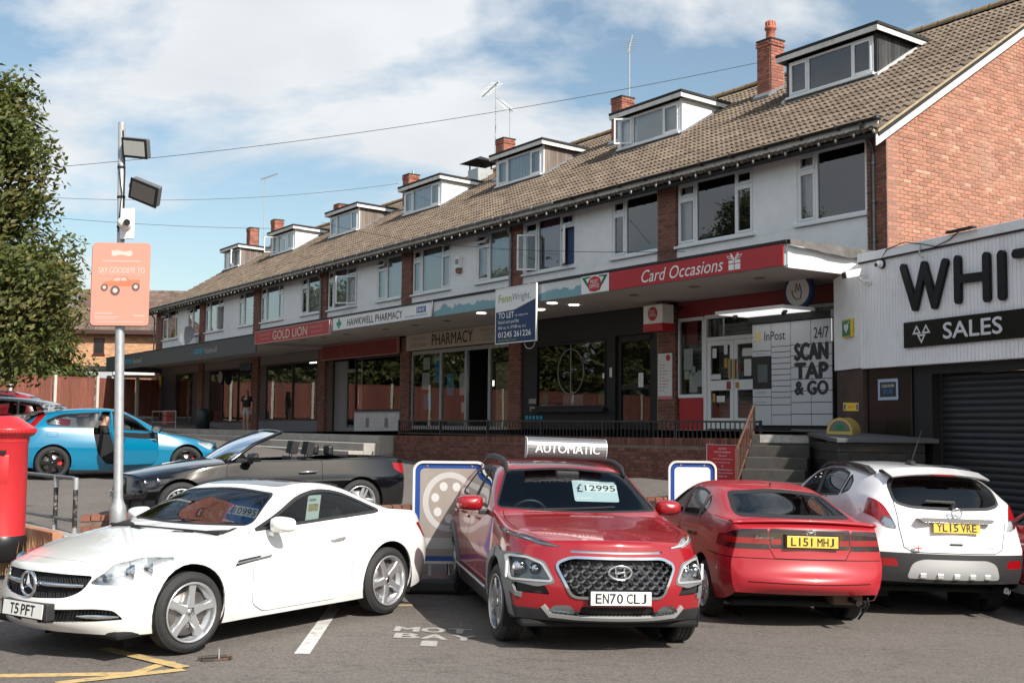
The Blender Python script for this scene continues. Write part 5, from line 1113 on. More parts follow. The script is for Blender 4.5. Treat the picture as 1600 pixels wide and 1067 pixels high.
tcn = nd(t2, 'ShaderNodeTexCoord'); mpn = nd(t2, 'ShaderNodeMapping'); mpn.inputs['Rotation'].default_value = (R(90), 0, 0); bt = nd(t2, 'ShaderNodeTexBrick'); bt.inputs['Scale'].default_value = 4.4; bt.inputs['Color1'].default_value = (.62, .34, .17, 1); bt.inputs['Color2'].default_value = (.40, .20, .11, 1); bt.inputs['Mortar'].default_value = (.55, .42, .3, 1); bt.inputs['Row Height'].default_value = .25 * 1.3; bt.inputs['Brick Width'].default_value = 1.0
t2.links.new(tcn.outputs['Object'], mpn.inputs[0]); t2.links.new(mpn.outputs[0], bt.inputs['Vector']); t2.links.new(bt.outputs['Color'], b2.inputs['Base Color'])
hs = thing('brick_house', 'orange brick house with brown tiled roof seen behind the fence', 'house', frame((-37, 67.5, 0), (1, .06)))
MB().box(0, 21, 0, 8, 1.5, 7.35).build('wall', hb, hs)
rt_ = MB().prism([(-.5, 7.25), (4, 10.1), (8.5, 7.25), (8.5, 7.15), (4, 9.9), (-.5, 7.1)], -.3, 21.3, 'yz').build('roof', felt, hs)
htm = mat('brown_house_tile', (.145, .10, .08), .9, island=.3, var=.2, scale=6); tb = MB(); tb.prism([(0, .02), (-.3, .0), (-.3, .03), (0, .05)][::-1], 0, .29, 'yz'); 
mb = MB()
for r in range(13):
    t_0 = -.5 + r * .35; z0 = 7.25 + (t_0 + .5) * .6333
    for c in range(72): x = -.3 + c * .3 + (.15 if r % 2 else 0); mb.add([(x, t_0, z0 + .05), (x + .29, t_0, z0 + .05), (x + .29, t_0 + .36, z0 + .25), (x, t_0 + .36, z0 + .25), (x, t_0, z0), (x + .29, t_0, z0)], [(0, 1, 2, 3), (4, 5, 1, 0)])
mb.build('roof_tile', htm, rt_, kind='stuff'); MB().box(-.3, 21.3, -.55, -.46, 7.02, 7.22).build('gutter', mat('brown_gutter', (.07, .035, .03), .5), hs)
wn = MB(); x0, z0, w_, h_ = 12.2, 5.85, .62, .95; wn.box(x0, x0 + w_, -.03, .02, z0, z0 + .06); wn.box(x0, x0 + w_, -.03, .02, z0 + h_ - .06, z0 + h_); wn.box(x0, x0 + .06, -.03, .02, z0, z0 + h_); wn.box(x0 + w_ - .06, x0 + w_, -.03, .02, z0, z0 + h_); wn.box(x0, x0 + w_, -.03, .02, z0 + .66, z0 + .71)
wo_ = wn.build('window', mat('brown_window_frame', (.09, .02, .025), .5), hs); MB().box(x0 + .05, x0 + w_ - .05, -.01, -.004, z0 + .05, z0 + h_ - .05).build('pane', mat('dark_pane', (.015, .017, .02), .1), wo_); MB().box(x0 - .06, x0 + w_ + .06, -.08, .0, z0 - .07, z0 - .003).build('sill', MATS['brown_window_frame'], wo_)
MB().prism([(2, 8.6), (2, 9.6), (3.4, 9.6)], 8.6, 10.6, 'yz').build('dormer', lead, hs)
ch_ = MB().box(10.8, 11.6, 3.6, 4.4, 9.4, 11.2).build('chimney', hb, hs)
ex = thing('house_extension', 'flat roofed pale extension standing between the fence and the house', 'building', frame((-23.6, 61.5, -.38), (1, .1)))
MB().box(0, 5, 0, 4, 1.8, 4.98).build('wall', mat('extension_brick', (.33, .19, .12), .85, var=.2, scale=6), ex); MB().box(-.05, 2.3, -.06, 0, 3.2, 4.95).build('weatherboard', mat('pale_boarding', (.45, .47, .49), .7), ex); MB().box(-.15, 5.1, -.15, 4.1, 4.98, 5.2).build('roof', felt, ex); MB().box(2.3, 5.1, -.18, -.151, 4.75, 5.0).build('fascia', white_sign, ex); MB().box(1.95, 2.2, -.09, -.061, 4.2, 4.7).build('lantern', black_matt, ex)

leaf_a = mat('leaf_green', (.082, .10, .028), .5, island=.45, spec=.3); leaf_b = mat('leaf_olive', (.135, .125, .042), .5, island=.4, spec=.3); bark = mat('bark', (.09, .07, .05), .95, var=.3, scale=8, bump=.8, bscale=20)
for m_ in (leaf_a, leaf_b):
    t = m_.node_tree; b = t.nodes['Principled BSDF']; tl = nd(t, 'ShaderNodeBsdfTranslucent'); tl.inputs[0].default_value = (.16, .19, .03, 1); mi = nd(t, 'ShaderNodeMixShader'); mi.inputs[0].default_value = .28
    o_ = t.nodes['Material Output']; t.links.new(b.outputs[0], mi.inputs[1]); t.links.new(tl.outputs[0], mi.inputs[2]); t.links.new(mi.outputs[0], o_.inputs[0])
def crown_mesh(blobs, nclump, nleaf, ls, seed, csize=.42):
    rnd = random.Random(seed); mb = MB(); tot = sum(b[3] * b[4] for b in blobs)
    for b in blobs:
        for c in range(int(nclump * b[3] * b[4] / tot)):
            while True:
                p = V((rnd.gauss(0, 1), rnd.gauss(0, 1), rnd.gauss(0, 1))).normalized()
                if p.z > -.75: break
            rr = rnd.uniform(.55, 1.05) ** .7; cx = V((b[0], b[1], b[2])) + V((p.x * b[3], p.y * b[3], p.z * b[4])) * rr
            sz = csize * rnd.uniform(.6, 1.25); mb.cm = 1 if rnd.random() < .4 else 0; drop = V((p.x, p.y, -.35)).normalized()
            for l in range(nleaf):
                q = cx + V([max(-1.5, min(1.5, rnd.gauss(0, g_))) for g_ in (1, 1, .75)]) * sz * .6
                n = (V((rnd.uniform(-1, 1), rnd.uniform(-1, 1), rnd.uniform(-.2, 1.4))) + p * .8).normalized(); t1 = (n.orthogonal() + V((rnd.uniform(-.5, .5),) * 3)).normalized(); t2_ = n.cross(t1).normalized()
                s = ls * rnd.uniform(.6, 1.3); tip = q + t1 * s + drop * s * .35
                mb.add([q - t1 * s * .6, q + t2_ * s * .42, tip, q - t2_ * s * .42], [(0, 1, 2, 3)])
    return mb
def trunk(mb, p, tips, r):
    p = V(p)
    for tx in tips:
        tx = V(tx); mid = p.lerp(tx, .45) + V((0, 0, (tx - p).length * .12)); pts = [p.lerp(mid, t) .lerp(mid.lerp(tx, t), t) for t in [i / 6 for i in range(7)]]
        mb.tube(pts, [r * (1 - .8 * i / 6) for i in range(7)], 8)
tr_ = thing('broadleaf_tree', 'large leafy green tree rising beyond the road at left of the column', 'tree', M.Translation((-13.6, 26, .9)))
bl_ = [(0, 0, 6.4, 2.6, 2.9), (.5, .3, 4.2, 2.9, 1.9), (1.7, -.3, 3.6, 1.9, 1.25), (-1.8, 0, 5, 2.6, 2.5), (1.3, 0, 6.6, 1.5, 1.9), (.9, 0, 8.3, 1.3, 1.1), (1.2, .2, 2.5, 1.7, .9), (2.55, -.2, 3.9, 1.0, .8)]
crown_mesh(bl_, 760, 84, .10, 11, .46).build('crown', [leaf_a, leaf_b], tr_, kind='stuff')
mb = MB(); trunk(mb, (0, 0, -1), [(0, 0, 6.5), (1.8, 0, 4), (-1.8, .3, 5.2), (1.2, .3, 6.8), (2.2, -.2, 3.6)], .28); mb.build('trunk', bark, tr_)
cm2 = crown_mesh([(0, 0, 5.6, 3.0, 2.8), (1.8, .5, 4.4, 2.2, 1.9), (-1.7, -.6, 4.6, 2.3, 2.0)], 380, 26, .26, 5, .6).mesh('crown', [leaf_a, leaf_b]); mb = MB(); trunk(mb, (0, 0, -1), [(0, 0, 6), (1.5, .4, 4.6), (-1.5, -.4, 4.8)], .25); tm2 = mb.mesh('trunk', bark)
HEDGE = [(-27.5, 53.5, .8), (-31.5, 49, .95), (-36, 44.5, .85), (-39.5, 38, 1.0), (-43, 34, .8), (-24, 57.5, .75), (-33, 53, 1.1), (-47, 29, .95), (-51, 25, .9)]
for i, (x, y, s) in enumerate(HEDGE):
    t = thing('hedge_tree', 'low dark tree just behind the board fence', 'tree', M.Translation((x, y, 1.5 - 2.2 * s)) @ M.Rotation(i * 2.1, 4, 'Z') @ M.Diagonal((s * 1.25, s * 1.25, s, 1)), 'low trees behind the board fence'); link('crown', cm2, t, kind='stuff'); link('trunk', tm2, t)
for i, (x, y, s, lab) in enumerate(((-40, 46, 1.25, 'dark tree behind the far end of the board fence'), (-46, 38, 1.1, 'bushy tree behind the middle of the board fence'), (-34, 56, 1.0, 'rounded tree behind the fence beside the brick house'), (-50, 28, 1.3, 'tall tree across the road left of the car lot'), (-24, -22, 1.2, 'tree behind the camera on the left side of the lot'), (-6, -38, 1.4, 'big tree far behind the camera'), (-34, 4, 1.2, 'spreading tree across the road by the pillar box'))):
    t = thing('roadside_tree', lab, 'tree', M.Translation((x, y, zg(x, y))) @ M.Rotation(i * 1.3, 4, 'Z') @ M.Scale(s, 4), 'trees across the road'); link('crown', cm2, t, kind='stuff'); link('trunk', tm2, t)
cp_ = thing('cordyline_palm', 'spiky cordyline palm with a skirt of dead leaves before the brick house', 'palm', M.Translation((-23.3, 60, 2.4)))
MB().tube([(0, 0, 0), (.05, 0, 1.6), (0, 0, 3.4)], [.16, .13, .1], 8).build('trunk', bark, cp_); random.seed(9)
def blades(n, z, l0, up0, up1, mat_, nm):
    mb = MB()
    for i in range(n):
        a = random.uniform(0, 2 * pi); e = random.uniform(up0, up1); L = random.uniform(.6, 1) * l0; d = V((cos(a) * cos(e), sin(a) * cos(e), sin(e))); sd_ = V((-sin(a), cos(a), 0)) * .045; b0 = V((0, 0, z + random.uniform(-.3, .3))); m_ = b0 + d * L * .6 + V((0, 0, .02)); tp = b0 + d * L + V((0, 0, -.25 * L))
        mb.add([b0 - sd_, b0 + sd_, m_ + sd_, m_ - sd_, tp], [(0, 1, 2, 3), (3, 2, 4)])
    return mb.build(nm, mat_, cp_, kind='stuff')
blades(160, 3.4, 1.5, -.3, 1.3, leaf_b, 'leaves'); blades(160, 2.7, 1.5, -1.35, -.7, mat('dead_leaf', (.20, .10, .055), .9, island=.3), 'dead_leaves')
# overhead wires
def wire(label, a, b, sag, r=.008):
    a, b = V(a), V(b); o = MB().tube([a.lerp(b, t) - V((0, 0, sag * 4 * t * (1 - t))) for t in [i / 16 for i in range(17)]], r, 4).build('overhead_wire', black_matt); tag(o, label, 'cable', 'overhead telephone wires')
wire('highest overhead wire running to the tall chimney', (-12.37, 30, 8.51), (6.25, 28.8, 11.15), .3); wire('middle overhead wire crossing behind the floodlights to a chimney', (-15.5, 38, 9.29), (-4.36, 43, 10.93), .3); wire('overhead wire reaching the far dormers from the left', (-16.1, 38, 8.67), (-7.27, 46, 9.71), .15); wire('lowest overhead wire sagging across the upstairs windows', (-7.4, 44, 9.6), (3.4, 22.5, 5.3), .35)
# ================================================================ car kit: a smooth shell grown from cross sections, then cut into panels
def grow(st, front, rear, crease=None, level=3, fix=2):
    """st: stations (x, zs, W, zw, yb, zb, yr, zr, zt[, ws]); front/rear: bulge of the end caps per row 0..4; rows run sill -> roof centre"""
    R_ = []
    for s in st:
        x, zs, W_, zw, yb, zb, yr, zr, zt = s[:9]; ym = yb + (yr - yb) * .46 + .018; zm = zb + (zr - zb) * .5
        R_.append([V((x, W_ - .055, zs)), V((x, W_ - .02, zs + .28 * (zw - zs))), V((x, W_ - .004, zs + .66 * (zw - zs))), V((x, W_, zw + .02)), V((x, yb, zb)), V((x, ym, zm)), V((x, yr, zr)), V((x, yr * .55, zr + (zt - zr) * .74)), V((x, 0, zt))])
    n = len(R_); vs = []; idx = {}; fs = []; creases = {}
    def vid(p, key):
        if key not in idx: idx[key] = len(vs); vs.append(p)
        return idx[key]
    for bul, i, sg in ((front, 0, -1), (rear, n - 1, 1)):       # pull the end rings outwards towards the middle
        for j in range(4, 9): f = R_[i][j].y / R_[i][4].y; R_[i][j] = R_[i][j] + V((sg * bul[4] * (1 - f * f), 0, 0))
        i2 = 1 if i == 0 else n - 2
        for j in range(4, 9): f = R_[i2][j].y / R_[i2][4].y; R_[i2][j] = R_[i2][j] + V((sg * bul[4] * .35 * (1 - f * f), 0, 0))
    def G(i, j, s): return vid(V((R_[i][j].x, R_[i][j].y * s, R_[i][j].z)), (i, j, s if j < 8 else 1))
    for s in (1, -1):
        for i in range(n - 1):
            for j in range(8):
                f = (G(i, j, s), G(i + 1, j, s), G(i + 1, j + 1, s), G(i, j + 1, s)); fs.append(f if s == 1 else f[::-1])
                if crease and j in crease: creases[(G(i, j, s), G(i + 1, j, s))] = crease[j]
        for bul, i, nm, sg in ((front, 0, 'f', -1), (rear, n - 1, 'r', 1)):
            top = R_[i]
            def K(j, c):
                if c == 4: return G(i, j, s)
                if j == 4: return G(i, c, s)
                fr = top[c].y / top[4].y; p = top[j]; dz = (bul[5][j] if len(bul) > 5 else 0)
                return vid(V((p.x + sg * bul[j] * (1 - fr * fr), p.y * fr * s, p.z + dz * (1 - fr * fr))), (nm, j, c, s if c < 8 else 1))
            for j in range(4):
                for c in range(4, 8):
                    f = (K(j, c), K(j + 1, c), K(j + 1, c + 1), K(j, c + 1))
                    if (s == 1) == (sg == -1): f = f[::-1]
                    fs.append(f[::-1] if sg == -1 and False else f)
    want = [v.copy() for v in vs]; cur = [v.copy() for v in vs]
    def evalm(lv):
        me = bpy.data.meshes.new('shell'); me.from_pydata(cur, [], fs)
        o = bpy.data.objects.new('shell', me); COL.objects.link(o)
        if creases:
            at = me.attributes.new('crease_edge', 'FLOAT', 'EDGE')
            lut = {tuple(sorted(k)): v for k, v in creases.items()}
            for e in me.edges: at.data[e.index].value = lut.get(tuple(sorted(e.vertices)), 0)
        m = o.modifiers.new('s', 'SUBSURF'); m.levels = lv; m.render_levels = lv
        dg = bpy.context.evaluated_depsgraph_get(); r = bpy.data.meshes.new_from_object(o.evaluated_get(dg)); bpy.data.objects.remove(o); bpy.data.meshes.remove(me); return r
    for _ in range(fix):
        r = evalm(1)
        for k in range(len(vs)): cur[k] = cur[k] + (want[k] - r.vertices[k].co) * .85
        bpy.data.meshes.remove(r)
    r = evalm(level); bm = bmesh.new(); bm.from_mesh(r); bmesh.ops.recalc_face_normals(bm, faces=bm.faces); bm.normal_update()
    # the sheet is open below: make sure the normals look outwards
    tot = sum((f.calc_center_median() - V((st[len(st) // 2][0], 0, .6))).dot(f.normal) * f.calc_area() for f in bm.faces)
    if tot < 0: bmesh.ops.reverse_faces(bm, faces=bm.faces); bm.normal_update()
    out = [[(*v.co, *v.normal) for v in f.verts] for f in bm.faces]; bm.free(); bpy.data.meshes.remove(r); return Shell(out)
AX_ = {'side': (0, 2), 'front': (1, 2), 'top': (0, 1)}
def area2(p): return sum(p[i][0] * p[(i + 1) % len(p)][1] - p[(i + 1) % len(p)][0] * p[i][1] for i in range(len(p)))
def convex_parts(poly):
    p = [tuple(q) for q in poly]
    if area2(p) < 0: p = p[::-1]
    n = len(p)
    if all((p[(i + 1) % n][0] - p[i][0]) * (p[(i + 2) % n][1] - p[(i + 1) % n][1]) - (p[(i + 1) % n][1] - p[i][1]) * (p[(i + 2) % n][0] - p[(i + 1) % n][0]) > -1e-9 for i in range(n)): return [p]
    out = []
    for t in tessellate_polygon([[V((a, b, 0)) for a, b in p]]):
        q = [p[i] for i in t]
        if abs(area2(q)) > 1e-9: out.append(q if area2(q) > 0 else q[::-1])
    return out
class Shell:
    def __init__(s, faces): s.F = [s.pack(f) for f in faces]
    @staticmethod
    def pack(f):
        n = len(f); return (f, tuple(sum(v[k] for v in f) / n for k in range(6)))
    def cut(s, view, poly, cond=None):
        a, b = AX_[view]; got = []
        for cp in convex_parts(poly):
            x0 = min(p[0] for p in cp); x1 = max(p[0] for p in cp); y0 = min(p[1] for p in cp); y1 = max(p[1] for p in cp); keep = []; k = len(cp)
            for fc in s.F:
                f, c = fc
                if cond and not cond(c): keep.append(fc); continue
                if all(v[a] <= x0 for v in f) or all(v[a] >= x1 for v in f) or all(v[b] <= y0 for v in f) or all(v[b] >= y1 for v in f): keep.append(fc); continue
                cur = f; outs = []
                for i in range(k):
                    px, py = cp[i]; qx, qy = cp[(i + 1) % k]; dx, dy = qx - px, qy - py
                    d = [dx * (v[b] - py) - dy * (v[a] - px) for v in cur]
                    if all(t >= -1e-12 for t in d): continue
                    if all(t <= 1e-12 for t in d): outs.append(cur); cur = None; break
                    I, O = [], []; m = len(cur)
                    for j in range(m):
                        v, w, dv_, dw = cur[j], cur[(j + 1) % m], d[j], d[(j + 1) % m]
                        (I if dv_ >= 0 else O).append(v)
                        if (dv_ >= 0) != (dw >= 0):
                            t = dv_ / (dv_ - dw); q = tuple(v[z] + (w[z] - v[z]) * t for z in range(6)); I.append(q); O.append(q)
                    if len(O) > 2: outs.append(O)
                    cur = I
                    if len(cur) < 3: cur = None; break
                if cur is None: keep.append(fc); continue
                got.append(cur); keep += [s.pack(o) for o in outs]
            s.F = keep
        return got
    def strip(s, view, pts, w, cond=None, closed=False):
        got = []; n = len(pts)
        for i in range(n if closed else n - 1):
            p, q = V(pts[i]), V(pts[(i + 1) % n]); d = (q - p); L = d.length
            if L < 1e-6: continue
            d /= L; m = V((-d.y, d.x)) * w / 2; e = d * w * .3; got += s.cut(view, [p + m - e, p - m - e, q - m + e, q + m + e], cond)
        return got
    def faces(s): return [f for f, c in s.F]
def skin(name, faces, m, parent, off=0, skirt=0, label=None, flat=False):
    """mesh object from loose faces with their own smooth normals; skirt folds the free edges inwards"""
    key = {}; vs = []; nos = []; fl = []
    for f in faces:
        ids = []
        for v in f:
            k = (round(v[0], 5), round(v[1], 5), round(v[2], 5))
            if k not in key: 
                key[k] = len(vs); n = V(v[3:]).normalized(); vs.append(V(v[:3]) + n * off); nos.append(n)
            if not ids or ids[-1] != key[k]: ids.append(key[k])
        if len(ids) > 1 and ids[0] == ids[-1]: ids.pop()
        if len(set(ids)) == len(ids) and len(ids) > 2: fl.append(tuple(ids))
    ln = [nos[i] for f in fl for i in f]; nb = len(fl); N = len(vs)
    if skirt:
        cnt = {}
        for f in fl:
            for i in range(len(f)): e = (f[i], f[(i + 1) % len(f)]); k = tuple(sorted(e)); cnt[k] = None if k in cnt else e
        low = {}
        def lo(i):
            if i not in low: low[i] = len(vs); vs.append(vs[i] - nos[i] * skirt)
            return low[i]
        for e in [e for e in cnt.values() if e]:
            a, b = e; c, d = lo(b), lo(a); n = (vs[b] - vs[a]).cross(vs[d] - vs[a])
            n = -n.normalized() if n.length > 1e-12 else nos[a]; fl.append((b, a, d, c)); ln += [n] * 4
    me = bpy.data.meshes.new(name); me.from_pydata(vs, [], fl); me.materials.append(m); me.polygons.foreach_set('use_smooth', [not flat] * len(fl)); me.update()
    if not flat and len(me.loops) == len(ln): me.normals_split_custom_set([tuple(n) for n in ln])
    return link(name, me, parent, label=label)
def rpoly(pts, r=.03, n=4):
    """rounded corners"""
    out = []; k = len(pts)
    for i in range(k):
        p, a, b = V(pts[i][:2]), V(pts[i - 1][:2]), V(pts[(i + 1) % k][:2]); rr = pts[i][2] if len(pts[i]) > 2 else r
        da, db = a - p, b - p; t = min(rr, da.length * .45, db.length * .45); s_, e = p + da.normalized() * t, p + db.normalized() * t
        for j in range(n + 1): u = j / n; out.append(tuple(s_ * (1 - u) ** 2 + p * 2 * u * (1 - u) + e * u * u))
    return out
def grow_poly(poly, d):
    p = [V(q[:2]) for q in poly]; sgn = 1 if area2(p) > 0 else -1; out = []; n = len(p)
    for i in range(n):
        a, b, c = p[i - 1], p[i], p[(i + 1) % n]; e1, e2 = (b - a), (c - b)
        if e1.length < 1e-9 or e2.length < 1e-9: out.append(tuple(b)); continue
        n1 = V((e1.y, -e1.x)).normalized() * sgn; n2 = V((e2.y, -e2.x)).normalized() * sgn; m = (n1 + n2); m = m / max(m.length_squared / 2, .5); out.append(tuple(b + m * d))
    return out
def mirror_y(poly): return [(-p[0], *p[1:]) for p in poly]
def side_is(sg, extra=None): return lambda c: c[1] * sg > .05 and (extra is None or extra(c))
# ---- car materials
def paint(name, col, rough=.28, coat=1, metal=0, **k): return mat(name, col, rough, metal, coat=coat, backdark=True, **k)
trim_black = mat('black_plastic_trim', (.022, .022, .024), .55, var=.08, scale=20); trim_grey = mat('grey_plastic_cladding', (.16, .165, .17), .5, var=.06, scale=20)
gap = mat('panel_gap', (.006, .006, .007), .9); tyre_m = mat('tyre_rubber', (.022, .022, .023), .75, var=.2, scale=20, bump=.15); rim_silver = mat('silver_alloy', (.62, .63, .65), .28, metal=.75); rim_black = mat('black_alloy', (.012, .012, .013), .2, coat=.5)
disc_m = mat('brake_disc_steel', (.25, .23, .22), .4, metal=.8); carglass = glass('car_glass', (.70, .77, .78), .5); carglass_bright = glass('reflective_car_glass', (.66, .70, .70), 1.5); carglass_dk = glass('tinted_car_glass', (.10, .11, .115), .8); lampglass = glass('lamp_glass', (.93, .95, .96), .55)
reflector = mat('lamp_reflector', (.80, .82, .84), .3, metal=.6); redlens = mat('red_lens', (.27, .003, .006), .12, coat=1, bump=.3, bscale=60); smoke_lens = mat('smoked_lens', (.018, .006, .007), .1, coat=1); amber = mat('amber_lens', (.6, .2, .02), .2)
cabin = mat('cabin_black', (.016, .016, .017), .7, var=.15); leather = mat('black_leather', (.014, .014, .015), .42, bump=.15, bscale=90); plate_w = mat('white_plate', (.76, .76, .74), .35); plate_y = mat('yellow_plate', (.72, .48, .07), .35)
def pose(x, y, heading, z=None, tilt=.0):
    h = R(heading); n = V((tilt, 0, 1)).normalized(); fw = V((cos(h), sin(h), 0)); xd = -fw; xd = (xd - n * xd.dot(n)).normalized(); yd = n.cross(xd)
    return M(((xd.x, yd.x, n.x, x), (xd.y, yd.y, n.y, y), (xd.z, yd.z, n.z, z), (0, 0, 0, 1)))
def wheel(parent, x, y, r, w, rr, spokes, rim_mat, steer=0, n=5, cal=None, cap=True):
    """y signed: the outer face looks away from the centre line"""
    sg = 1 if y > 0 else -1
    b = MB(); prof = [(rr - .045, -.8 * w), (rr - .02, -.8 * w), (rr - .02, -.1 * w), (rr - .012, -.02), (rr + .004, 0), (rr + .004, .012), (rr - .008, .014), (rr - .015, .0), (rr - .022, -.03)]
    b.lathe([(p, q * sg) for p, q in prof], 40, axis='y')
    for pl, y0, y1, nn in spokes:
        for i in range(nn):
            a = 2 * pi * i / nn + .3; c_, s_ = cos(a), sin(a); pts = [(p * c_ - q * s_, p * s_ + q * c_) for p, q in pl]
            cx = sum(p[0] for p in pts) / len(pts); cy = sum(p[1] for p in pts) / len(pts)
            # bevelled spoke: narrower outer face
            o_ = len(b.v); k = len(pts); inn = [(p[0] + (cx - p[0]) * .0, p[1]) for p in pts]
            base = [(p[0], y0 * sg, p[1]) for p in pts]; mid = [(p[0], (y1 - .012) * sg, p[1]) for p in pts]
            def sh(p, d=.008): v = V((p[0] - cx, p[1] - cy)); return (p[0] - v.x / max(v.length, .01) * d * .4 + s_ * 0, p[1] - v.y / max(v.length, .01) * d * .4)
            tp = []
            for p, q in pl: qq = q * .72; tp.append((p * c_ - qq * s_, y1 * sg, p * s_ + qq * c_))
            b.add(base + mid + tp, [(j, (j + 1) % k, k + (j + 1) % k, k + j) for j in range(k)] + [(k + j, k + (j + 1) % k, 2 * k + (j + 1) % k, 2 * k + j) for j in range(k)] + [tuple(2 * k + j for j in range(k))])
    wo = b.build('wheel', rim_mat, parent); wo.location = (x, y, r); wo.rotation_euler = (0, random.uniform(0, 1), steer)
    t = MB(); tw = w * .82; pr = [(rr - .01, -.012), (rr + .02, .006), (rr + (r - rr) * .45, .012), (r - .03, .006), (r - .012, -.008), (r - .003, -.022)]
    ribs_ = [-.022 - (tw - .044) * q for q in (0, .2, .205, .235, .24, .48, .485, .515, .52, .76, .765, .795, .8, 1)]; deep = [0, 0, 1, 1, 0, 0, 1, 1, 0, 0, 1, 1, 0, 0]
    pr += [(r - (.009 if d else 0), q) for q, d in zip(ribs_, deep)] + [(r - .012, -tw + .008), (r - .03, -tw - .006), (rr + .02, -tw - .004), (rr - .01, -tw)]
    t.lathe([(p, q * sg) for p, q in pr], 56, axis='y'); t.build('tyre', tyre_m, wo)
    d = MB(); d.lathe([(.04, -.07 * sg), (rr * .8, -.07 * sg), (rr * .8, -.095 * sg), (.04, -.095 * sg)], 30, axis='y'); d.build('brake_disc', disc_m, wo)
    if cal: MB().box(-rr * .75, -rr * .42, min(-.06 * sg, -.11 * sg), max(-.06 * sg, -.11 * sg), -.08, .08).build('brake_caliper', cal, wo)
    h = MB(); h.lathe([(.0, -.005 * sg), (.03, -.006 * sg), (.034, -.014 * sg), (.036, -.05 * sg)], 18, axis='y'); h.build('centre_cap', chrome if rim_mat is not rim_black else rim_black, wo)
    nb = MB()
    for i in range(5): a = 2 * pi * i / 5; nb.cyl((.055 * cos(a), -.045 * sg, .055 * sin(a)), (.055 * cos(a), -.022 * sg, .055 * sin(a)), .009, 6)
    nb.build('wheel_bolts', steel, wo, kind='stuff'); return wo
def spoke(r0, r1, w0, w1): return [(r0, -w0 / 2), (r0 + (r1 - r0) * .5, -w1 * .48), (r1, -w1 * .62), (r1, w1 * .62), (r0 + (r1 - r0) * .5, w1 * .48), (r0, w0 / 2)]
def arches(sh, car, wx, rad, yo, zc=None, inner=.52):
    for x in wx:
        cir = [(x + rad * cos(2 * pi * i / 36), (zc or rad - .035) + rad * sin(2 * pi * i / 36)) for i in range(36)]
        sh.cut('side', cir, lambda c: abs(c[1]) > .35 and c[2] < (zc or rad) + rad + .05)
        for s in (1, -1):
            b = MB(); b.smooth = True; k = 18; vs = []
            for i in range(k + 1): a = -pi * .16 + pi * 1.32 * i / k; vs += [(x + (rad + .004) * cos(a), s * yo, (zc or rad - .035) + (rad + .004) * sin(a)), (x + (rad + .004) * cos(a), s * inner, (zc or rad - .035) + (rad + .004) * sin(a))]
            b.add(vs, [(2 * i, 2 * i + 1, 2 * i + 3, 2 * i + 2) for i in range(k)]); b.add([(x - rad, s * inner, .05), (x + rad, s * inner, .05), (x + rad, s * inner, 2 * rad), (x - rad, s * inner, 2 * rad)], [(0, 1, 2, 3)]); b.build('wheel_arch_liner', gap, car)
def plate(parent, mtx, text, col, w=.52, h=.111, border=True):
    p = MB().box(-w / 2, w / 2, -.006, .0, 0, h).build('number_plate', col, parent, bevel=.002); p.matrix_local = mtx
    mb = MB(); ch, gp_ = .05 * w / .52, .0108 * w / .52; tot = sum(len(t) * ch + (len(t) - 1) * gp_ for t in text) + .034; x = -tot / 2
    for t in text:
        for c in t:
            cw = ch if c not in '1IJ' else ch * (.25 if c in '1I' else .8); text_into(mb, c, (x + (ch - cw) / 2, -.0068, h * .15), (1, 0, 0), (0, 0, 1), cw, h * .70, .022); x += ch + gp_
        x += .034 - gp_
    mb.build('lettering', blackink, p); return p
FRONT = lambda x, y, z, pitch=0, yaw=0: M.Translation((x, y, z)) @ M.Rotation(-pi / 2 + yaw, 4, 'Z') @ M.Rotation(pitch, 4, 'X')       # -y of the plate looks along -x (forwards)
REAR = lambda x, y, z, pitch=0, yaw=0: M.Translation((x, y, z)) @ M.Rotation(pi / 2 + yaw, 4, 'Z') @ M.Rotation(pitch, 4, 'X')
def seat(parent, x, y, w=.5, z=.32, hr=True, m=None, top=.62, lean=.2):
    b = MB(); b.box(x - .25, x + .27, y - w / 2, y + w / 2, z - .06, z + .12)
    rm_ = M.Translation((x + .26, y, z + .06)) @ M.Rotation(lean, 4, 'Y'); b.box(-.06, .07, -w / 2 + .02, w / 2 - .02, 0, top, rm_)
    if hr: b.box(-.05, .06, -.13, .13, top + .05, top + .25, rm_); b.cyl(rm_ @ V((0, -.06, top - .02)), rm_ @ V((0, -.06, top + .08)), .008, 6); b.cyl(rm_ @ V((0, .06, top - .02)), rm_ @ V((0, .06, top + .08)), .008, 6)
    return b.build('seat', m or leather, parent, bevel=.035, seg=3)
def steering(parent, x, y, z, r=.18):
    m = M.Translation((x, y, z)) @ M.Rotation(R(62), 4, 'Y'); b = MB(); b.tube([m @ V((r * cos(a), r * sin(a), 0)) for a in [2 * pi * i / 28 for i in range(28)]], .016, 8, closed=True)
    for a in (0, pi, -pi / 2): b.cyl(m @ V((.05 * cos(a), .05 * sin(a), .02)), m @ V((r * cos(a), r * sin(a), 0)), .014, 6)
    b.lathe([(0, .035), (.06, .03), (.07, .0), (0, -.02)], 16, m); return b.build('steering_wheel', mat('wheel_leather', (.03, .03, .03), .5), parent)
def tub(parent, x0, x1, w, zf, zb):
    b = MB(); b.box(x0, x1, -w, w, zf - .03, zf); b.add([(x1, -w, zf), (x1, w, zf), (x1, w, zb), (x1, -w, zb)], [(0, 1, 2, 3)])
    for s in (1, -1): b.add([(x0, s * w, zf), (x1, s * w, zf), (x1, s * (w + .06), zb), (x0, s * (w + .06), zb)], [(0, 1, 2, 3)])
    return b.build('cabin_tub', cabin, parent)
